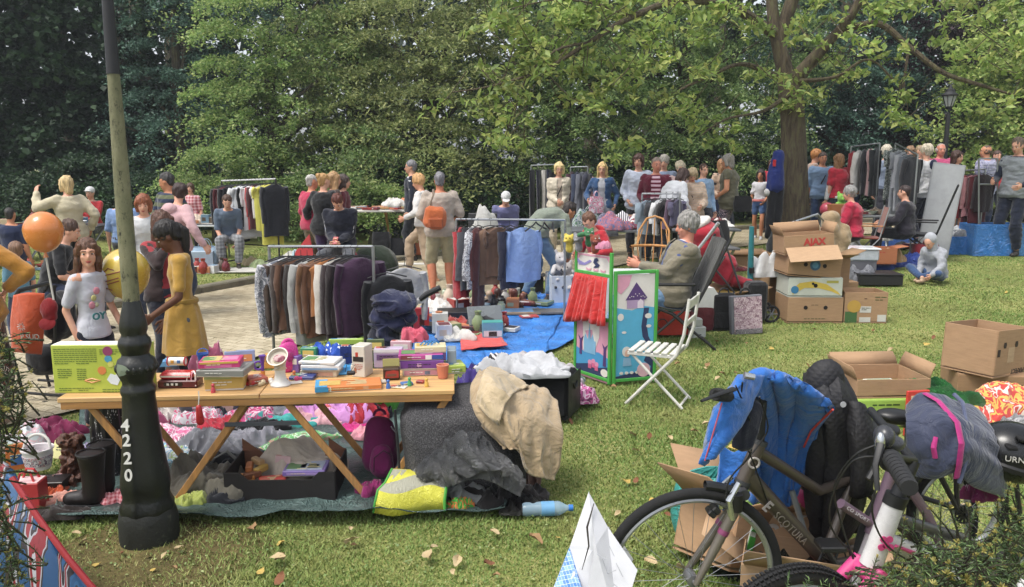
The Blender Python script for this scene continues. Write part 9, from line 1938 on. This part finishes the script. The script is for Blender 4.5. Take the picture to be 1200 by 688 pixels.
per(6,243,8.8,0,'man in a navy T-shirt seen from behind at the left edge',build=1.1,skin=TAN,hair=('crew','#26221f'),top=('#1f2b4c',.45,-.08),bottom=('trousers','#30343c'))
per(9,286,7.2,60,'child with light brown hair beside the mustard top woman',fem=0,hs=1.15,build=.9,skin=FW,hair=('short','#7a5a44'),top=('#5a8aa0',.4),bottom=('jeans','#3a4660'))
per(77,206,9.7,55,'blonde woman in a beige jacket lifting one hand beside her face',fem=1,build=1.15,skin=FW,hair=('bob','#cdb280'),top=('#c9bd9c',.97,-.12,.026),bottom=('trousers','#2e3038'),la=(-.12,.30,.10),le=(-.6,-.2,-1),ra=(.12,-.02,-.42),hy=0)
per(48,300,7.9,-70,'person in black T-shirt and dark jeans sitting on a low stool behind the orange balloon',**SIT,h=1.62,skin=FW,hair=('short',BRN),top=('#1f2024',.45),bottom=('jeans','#2a3450'),lean=25,la=(0,.36,-.2),ra=(0,.36,-.2))
per(140,262,10.2,10,'person in a light blue shirt standing behind the lamp post',build=1.05,skin=FW,hair=('short',GRY),top=('#7f9fd2',.5),bottom=('trousers','#4a4c50'),h=1.45,hips=(0,0,.75),lf=(-.1,.1,0),rf=(.1,.1,0))
per(104,262,14.5,180,'small far person in white cap and red top sitting at the wood edge',**SIT,h=1.6,skin=FW,hair=('short',GRY),top=('#c02a30',1),bottom=('trousers','#3a3a40'),extras=(cap_hat('#d8d8d8'),),la=(.1,.35,-.3),ra=(-.1,.35,-.3))
per(166,250,8.6,200,'woman in a white top half hidden right of the lamp post',fem=1,skin=FW,hair=('bob',RED_),top=('#d4d6d8',.5),bottom=('jeans','#384460'),h=1.5,lean=15,hips=(0,0,.85))
per(200,214,9.0,-25,'woman with dark curly hair in a pale pink hooded jacket',fem=1,build=1.12,skin=FW,hair=('curly','#33201c'),top=('#d3a8ac',.97,-.08,.026),bottom=('jeans','#333c52'),lean=12,hy=60,hp=10,ra=(.25,.1,-.42),la=(-.1,.1,-.45),extras=(lambda root,D:MB().ell(D['sp'](.44)+D['MC']@Ve((0,-.12,0))*D['s'],(.1,.06,.07)).build('hood',fab('#d3a8ac'),root),))
per(198,201,9.9,150,'dark haired man in a navy and olive striped jumper',build=1.1,skin=TAN,hair=('short','#33302f'),top=(fab('#5a6040','hstripe','#1d2740',ps=.55),1,-.06,.02),bottom=('jeans','#2c3450'),hy=-60,hp=12,la=(-.1,.1,-.5),ra=(.02,.3,-.38))
per(264,288,12.6,200,'person in checked trousers sitting low behind the black clothes rail',**SIT,h=1.6,skin=FW,hair=('short',BRN),top=('#5f6f84',.5),bottom=('trousers',fab('#9a9ca0','check','#5a5c60')),lean=30,la=(.05,.35,-.35),ra=(-.05,.35,-.35))
per(222,262,13.9,180,'person in a red checked top at the table left of the black rail',fem=1,skin=FW,hair=('bob',BRN),top=(fab('#b83a44','check','#e0b8bc'),.5),bottom=('trousers','#303038'),h=1.3)
per(364,204,11.7,-35,'grey haired man in a raspberry red polo shirt and khaki shorts',build=1.12,skin='#c4876a',hair=('crew','#aaa7a2'),top=('#c02a52',.5,-.08,.02),bottom=('shorts','#8f8262',.52),ra=(.0,.25,-.35),hy=-20)
per(378,203,11.4,-20,'woman with blonde bun in a black cardigan among the group behind the coats',fem=1,build=1.12,skin=FW,hair=('bun','#b38a56'),top=('#17181c',1,-.14,.024),bottom=('trousers','#4a3a6a'),la=(-.22,.16,-.42),hy=-30)
per(390,201,11.9,-60,'woman with long wavy fair hair in the group behind the coats',fem=1,skin=FW,hair=('long','#a8845a',.3),top=('#4a3a34',1),bottom=('jeans','#2a3040'))
per(401,204,12.1,-80,'woman with dark hair in profile at the right of the group behind the coats',fem=1,skin=FW,hair=('bob','#453631'),top=('#6a2a34',1),bottom=('jeans','#2a3040'))
def stripes(root,D):
 for k,sx in(('l',-1),('r',1)):
  MB().tube([D['sho'][k]+Ve((0,-.0,.06))*D['s'],D['sho'][k].lerp(D['elb'][k],.35)+D['MC']@Ve((sx*.055,.02,.02))*D['s'],D['sho'][k].lerp(D['elb'][k],.9)+D['MC']@Ve((sx*.05,.02,.0))*D['s']],.014*D['s'],6,flat=.5).build('stripe',fab('#3a5ac0'),root)
  MB().tube([D['sho'][k]+Ve((sx*.02,.02,.05))*D['s'],D['sho'][k].lerp(D['elb'][k],.4)+D['MC']@Ve((sx*.05,.045,.0))*D['s'],D['sho'][k].lerp(D['elb'][k],.9)+D['MC']@Ve((sx*.04,.045,.0))*D['s']],.008*D['s'],6,flat=.5).build('stripe',fab('#d8d8dc'),root)
def phone(root,D):
 c=(D['wri']['l']+D['wri']['r'])/2+D['MC']@Ve((0,.07,.03))*D['s'];MB().box(c,(.07,.012,.13),(.8,0,0),bev=.004).build('phone',pla('#b02a30',.3),root)
per(398,225,11.15,178,'young man in a navy track jacket with blue shoulder stripes looking down at his phone',hips=(0,0,.60),lf=(-.24,.36,0),rf=(.24,.36,0),h=1.74,build=1.08,skin=FW,hair=('short','#5a2a1c'),top=('#171b2c',1,-.03,.024),bottom=('trousers','#4e5158'),lean=12,hp=38,la=(.14,.30,-.30),ra=(-.14,.30,-.30),extras=(stripes,phone))
per(483,187,14.0,92,'grey haired man in a navy suit jacket with glasses in profile',build=1.08,skin='#c99a80',hair=('short','#77767a'),top=('#d6d6da',.5),jacket=('#1f2536',1,-.12,.026,.3),bottom=('trousers','#23262e'),extras=(glasses(),))
per(497,203,11.6,75,'short haired blonde woman in a white top and beige trousers bending one knee',fem=1,build=1.1,skin='#cf9c80',hair=('curly','#c89a66'),top=('#dcd8d4',.95,-.04,.02),bottom=('trousers','#c0a688'),lean=8,rf=(.1,.32,.12),lf=(-.1,-.2,0),la=(-.1,.25,-.32),ra=(.05,.3,-.3),shoes='#b9845a',hp=8)
def obag(root,D):
 s,sp,MC=D['s'],D['sp'],D['MC'];b=MB();b.box(sp(.20)+MC@Ve((-.10,-.22,-.02))*s,(.30*s,.17*s,.30*s),(0,.15,0),bev=.05);o_=rM(b,.015,4);T=tH('shoulder_bag','orange canvas shoulder bag hanging on the back of the beige polo man','bag',root.location.copy(),root.rotation_euler.z);fI(o_,'body',fab('#c8642a'),T,.02)
 b=MB();b.box(sp(.13)+MC@Ve((-.10,-.32,-.02))*s,(.20*s,.05*s,.14*s),bev=.02);b.build('pocket',fab('#a9501f'),T);MB().tube([sp(.30)+MC@Ve((-.18,-.16,0))*s,sp(.46)+MC@Ve((-.10,-.10,.02))*s,sp(.50)+MC@Ve((-.09,.0,.045))*s,sp(.42)+MC@Ve((-.02,.13,0))*s,sp(.22)+MC@Ve((.1,.14,0))*s],.016,8,flat=.5).build('strap',fab('#7a6a58'),T)
per(515,201,10.35,12,'grey haired man in beige polo and khaki shorts seen from behind with orange bag',build=1.16,skin='#b9785a',hair=('short','#77757a'),top=('#b3a496',.5,-.10,.026),bottom=('shorts','#a39a78',.55),la=(-.04,.2,-.35),ra=(.05,.22,-.35),lf=(-.11,0,0),rf=(.13,.05,0),extras=(obag,),shoes='#8a6a5a')
per(592,216,12.85,183,'person in lavender clothes and white cap sitting and looking down',hips=(0,0,.60),lf=(-.12,.4,0),rf=(.12,.4,0),h=1.6,skin=FW,hair=('short',GRY),top=('#6a6c98',1,-.04,.024),bottom=('trousers','#7a7ca8'),lean=22,hp=18,la=(.1,.32,-.28),ra=(-.1,.32,-.28),extras=(cap_hat('#e0e0e0'),))
per(655,190,14.3,184,'blonde woman with glasses in a cream coat and cream trousers',fem=1,build=1.12,skin=FW,hair=('bob','#d8c088'),top=('#b8a898',.5),jacket=('#d6cab4',1,-.30,.03,.3),bottom=('trousers','#cdc0a8'),la=(.12,.22,-.38),ra=(-.10,.22,-.36),extras=(glasses(),strap('#2a2a2a',.02,-1,.035)),shoes='#c9c0b0')
per(706,190,14.0,168,'woman with long blonde hair and glasses in a denim jacket holding shopping bags',fem=1,build=1.1,skin=FW,hair=('long','#d0b078',.16),top=('#a8aab4',.4),jacket=('#2f5482',1,-.03,.026,.45),bottom=('skirt','#8f93a4',.6),la=(-.10,.12,-.42),ra=(.08,.2,-.34),extras=(glasses(),),shoes='#6a5a50')
bag('white and green patterned shopping bag held by the woman in the denim jacket',Ve((P(692,250,13.7).x-.12,13.7,P(692,272,13.7).z)),.42,.2,.36,fab('#c8d0d4','print','#5a8a6a',ps=.8,c3='#3a5a8a'),.2,seed=31,name='shopping_bag',cat='shopping bag',tilt=(.15,.3))
bag('pink and white bag on the arm of the woman in the denim jacket',Ve((P(699,235,13.75).x,13.75,P(697,250,13.75).z)),.24,.12,.28,fab('#dcd0dc','print','#d86a94',ps=.8),.2,seed=32)
per(628,246,9.75,-62,'dark haired man in a grey green jumper bending down to the toys',hips=(0,0,.88),h=1.64,build=1.06,skin=TAN,hair=('short','#2a201c'),top=('#7d8676',.97,-.02,.024),bottom=('jeans','#5c7c9c'),lean=86,hp=-20,la=(-.05,.46,.02),ra=(.05,.50,.0),lf=(-.13,-.1,0),rf=(.13,.12,0))
per(703,256,9.3,130,'boy with brown hair in a bright red hooded jacket beside the puppet theatre',h=1.3,hips=(0,0,.75),hs=1.16,build=.95,skin=FW,hair=('short','#66432e'),top=('#c21f2e',.97,-.10,.03),bottom=('jeans','#39425a'),lean=18,hp=22,la=(-.05,.3,-.2),ra=(.05,.3,-.25),lf=(-.12,.1,0),rf=(.12,.2,0),extras=(lambda root,D:MB().ell(D['sp'](.46)+D['MC']@Ve((0,-.10,.02))*D['s'],(.09,.06,.06)).build('hood',fab('#c21f2e'),root),))
per(748,180,13.6,176,'short haired brunette woman in a pale blue white blouse',fem=1,skin=FW,hair=('bob','#4c2e26'),top=('#c3cbe0',.9,-.12,.026),bottom=('trousers','#2c2c34'),la=(-.02,.14,-.42),ra=(.02,.12,-.42),hy=-20)
per(769,184,13.0,170,'grey haired man in a burgundy cardigan over a striped polo',build=1.15,skin='#c98a74',hair=('crew','#8a7a70'),top=(fab('#7a2440','hstripe','#d9b8c4',ps=.8),.5,-.1),jacket=('#6f1a34',1,-.08,.03,.5),bottom=('trousers','#3a3a44'),la=(0,.15,-.4),ra=(0,.15,-.4),hy=20)
per(778,182,14.2,160,'grey haired person half hidden behind the burgundy cardigan man',skin=FW,hair=('curly','#a09a90'),top=('#8a9ab8',1),bottom=('trousers','#3a3a44'))
per(783,206,12.3,-60,'woman with short dark hair in a white blouse bending over the clothes',fem=1,build=1.12,skin=FW,hair=('bob','#3c2620'),top=('#d4d6dc',.95,-.04,.026),bottom=('trousers','#3c3c46'),lean=35,hp=12,la=(0,.3,-.35),ra=(.02,.36,-.25),h=1.66,hips=(0,0,.93))
per(797,189,13.9,178,'white haired woman in a pale pink top behind the table',fem=1,build=1.1,skin=FW,hair=('curly','#cfc0a4'),top=('#d8b4b0',.9,-.1,.026),bottom=('trousers','#5a5a60'),la=(0,.25,-.35),ra=(0,.25,-.35))
per(811,195,12.7,176,'woman with ash blonde hair in a quilted beige jacket looking down',fem=1,build=1.14,skin=FW,hair=('bob','#a89474'),top=(fab('#c3ad98','hstripe','#b39c88',ps=1.4),.97,-.14,.032),bottom=('trousers','#3c3a3e'),hp=28,la=(.02,.26,-.34),ra=(.0,.28,-.36),extras=(strap('#2a2422',.02,1,.04),))
per(824,204,13.6,200,'person in a light blue shirt behind the beige quilted jacket woman',skin=FW,hair=('short',BRN),top=('#8fb0d4',1),bottom=('trousers','#3a3a44'),h=1.6)
per(846,186,14.9,200,'woman with strawberry blonde hair in a peach cardigan',fem=1,skin=FW,hair=('long','#a87c58',.12),top=('#3a3c48',.3),jacket=('#d2b096',1,-.1,.022,.5),bottom=('skirt','#27304e',.55),hy=40,la=(0,.1,-.45),ra=(0,.2,-.4))
per(856,180,14.0,62,'grey haired woman in an olive sleeveless top and flowery trousers',fem=1,build=1.12,skin='#c08868',hair=('bob','#97928c'),top=('#6a6650',.12,-.16,.03),bottom=('trousers',fab('#3a3040','print','#b8a0a8',ps=1.1,c3='#8a8a9a')),ra=(.06,.14,-.30),re=(1,-.6,0),la=(-.05,.2,-.4),lean=4,shoes='#2c2c30',extras=(strap('#c9b8a0',.02,1,.04),))
bag('black shoulder bag at the hip of the woman in flowery trousers',Ve((P(870,245,13.75).x,13.75,P(870,248,13.75).z)),.3,.12,.26,'#1b1b1e',.2,seed=41)
per(892,200,16.0,150,'girl with dark curly hair in a white and pink top and denim shorts',fem=1,hs=1.12,build=.9,skin=TAN,hair=('long','#2e2220',.1),top=('#d8d6dc',.4,.08,.02),bottom=('shorts','#3f5f90',.25),la=(0,.12,-.42),lf=(-.1,.12,0),rf=(.1,-.16,0),shoes='#d0d0d4',extras=(belt('#dc7a74',.06,.17),))
per(953,175,16.2,-100,'woman with reddish blonde pinned up hair right of the walnut trunk',fem=1,build=1.1,skin=FW,hair=('curly','#b5783e'),top=('#b89c8c',.6,-.15,.028),bottom=('trousers','#4a4a58'),hp=10)
per(963,178,15.7,175,'man in a light blue shirt with a dark shoulder strap right of the walnut trunk',build=1.08,skin=TAN,hair=('short','#46342a'),top=('#7d9cc0',.6,-.1,.022),bottom=('jeans','#2f4468'),extras=(strap('#2a2a2e',.025,-1,.03),),la=(0,.15,-.42))
per(983,180,15.0,25,'woman with a long fair ponytail in a red and white college jacket seen from behind',fem=1,build=1.08,skin=FW,hair=('long','#8a6440',.22),top=('#b81c34',.4,-.02,.028),bottom=('jeans','#3c4250'),extras=(belt('#dcdcdc',.0,.18),lambda root,D:[MB().cap(D['sho'][k].lerp(D['elb'][k],.3),D['elb'][k].lerp(D['wri'][k],.8),.062,.045).build('white_sleeve',fab('#d8d8da'),root)for k in 'lr']))
per(998,172,15.6,185,'man in a light blue cap and white shirt holding a dark jacket',skin=TAN,hair=('crew','#2c2420'),top=('#d6d8dc',.6),jacket=('#22242c',.9,-.12,.03,.8),bottom=('jeans','#39435c'),extras=(cap_hat('#b4c0d8'),),h=1.72,ra=(-.05,.2,-.3),la=(.1,.2,-.35))
per(1004,202,12.7,62,'grey haired woman in a raspberry jacket sitting on the brown folding chair',hips=(0,0,.52),lf=(-.12,.42,0),rf=(.12,.42,0),h=1.68,fem=1,build=1.2,skin=FW,hair=('curly','#8e8c8a'),top=('#b81c40',.97,-.04,.03),bottom=('trousers','#2b2c34'),lean=8,la=(-.02,.36,-.3),ra=(.02,.36,-.3))
per(1066,196,13.0,62,'person with short dark hair in dark clothes sitting in the black camping chair',hips=(0,0,.52),lf=(-.12,.46,0),rf=(.12,.42,0),h=1.66,build=1.15,skin=FW,hair=('short','#352624'),top=('#2a2732',.97,-.04,.03),bottom=('trousers','#1f2026'),lean=4,la=(-.02,.36,-.3),ra=(.02,.36,-.3))
per(1037,170,16.5,180,'white haired person behind the tilted steel rail',skin=FW,hair=('curly','#c4bba8'),top=('#8a98b0',1),bottom=('trousers','#3a3a44'))
per(1065,171,16.8,150,'woman with light brown hair in a striped top behind the grey dresses',fem=1,skin=FW,hair=('bob','#8a6a4c'),top=(fab('#dcdcde','hstripe','#3a4258'),.6),bottom=('trousers','#3a3a44'))
per(1076,170,17.5,200,'fair haired person between the grey dresses and the grey board',skin=FW,hair=('short','#9a8468'),top=('#c9ccd2',.6),bottom=('trousers','#3a3a44'))
per(1085,169,15.6,30,'white haired woman in a white jacket with navy hood seen from behind',fem=1,build=1.12,skin=FW,hair=('curly','#d0c4ac'),top=('#d6d6d8',.95,-.12,.028),bottom=('trousers','#3a3a44'),extras=(lambda root,D:MB().ell(D['sp'](.42)+D['MC']@Ve((0,-.13,0))*D['s'],(.12,.05,.13)).build('hood',fab('#232b4a'),root),))
per(1100,167,15.9,172,'bald man with a pink polo shirt behind the grey board',build=1.12,skin='#c98a76',hair=('bald','#a8a09a'),top=('#c8487c',.5,-.1,.024),bottom=('trousers','#4a4a50'))
per(1119,176,15.2,-150,'young woman with brown hair in a white sleeveless top and black shorts',fem=1,skin=FW,hair=('long','#4a2e24',.1),top=('#dcd4d4',.15,-.04,.02),bottom=('shorts','#1d1e24',.26),ra=(.04,.18,-.25),shoes='#c9c0b8')
per(1155,169,16.0,30,'balding man in a checked shirt seen from behind at the right',build=1.12,skin='#c08a6c',hair=('bald','#5a4638'),top=(fab('#c4c4d4','check','#6a6a94',ps=1.6),.5,-.1,.028),bottom=('trousers','#1e1f26'),hy=30)
per(1166,176,17.5,180,'person in a red top half hidden behind the checked shirt man',skin=FW,hair=('short','#4a342a'),top=('#c02c34',.6),bottom=('trousers','#2e2e34'))
per(1192,160,13.8,120,'man in a grey padded vest with navy sleeves at the right edge of the picture',build=1.1,skin=FW,hair=('short','#6a5a4c'),top=('#20283e',1,-.04,.012),jacket=('#8a9096',.14,-.08,.034,.02),bottom=('trousers',fab('#1d2438')),la=(-.05,.25,-.35),ra=(0,.28,-.3),hp=15)
per(905,186,17.2,150,'woman in a red top half hidden behind the blue suit',fem=1,skin=FW,hair=('long','#4a2c22',.1),top=('#b4283c',.6),bottom=('trousers','#303038'))
kid=per(1108,280,11.1,118,'child in a light grey hooded sweatshirt sitting cross legged on the grass',hips=(0,0,.16),lf=(.12,.34,.02),rf=(-.02,.42,.02),h=1.3,hs=1.1,skin=FW,hair=('none',BRN),top=('#a3a6ae',.97,-.06,.035),bottom=('jeans','#34507a'),lean=28,hp=15,la=(-.05,.46,-.2),ra=(0,.35,-.3),shoes='#c0a080',extras=(lambda root,D:fI(rM(MB().ell(D['Hd'](0,-.05,.035),(.102*D['s'],.112*D['s'],.128*D['s']),20,14,0,D['MH']).cap(D['Hd'](0,-.04,-.08),D['sp'](.44),.1*D['s'],.11*D['s']),.012,3),'hood',fab('#a8abb2'),root,.012),))
per(781,243,7.6,90,'old man with wavy grey hair in a beige green jacket sitting with folded hands',hips=(0,-.08,.47),lf=(-.13,.44,.0),rf=(.13,.48,.0),h=1.80,build=1.2,skin='#c88a72',hair=('curly','#8c8984'),top=('#3f5288',.5),jacket=('#857d68',.96,-.08,.036,.42),bottom=('jeans','#6f94b8'),lean=-23,hp=20,la=(.12,.33,-.30),ra=(-.10,.30,-.30),vox=.009,shoes='#5a4a40',collar='#d4d6dc')
bpy.data.scenes.remove(TMP)
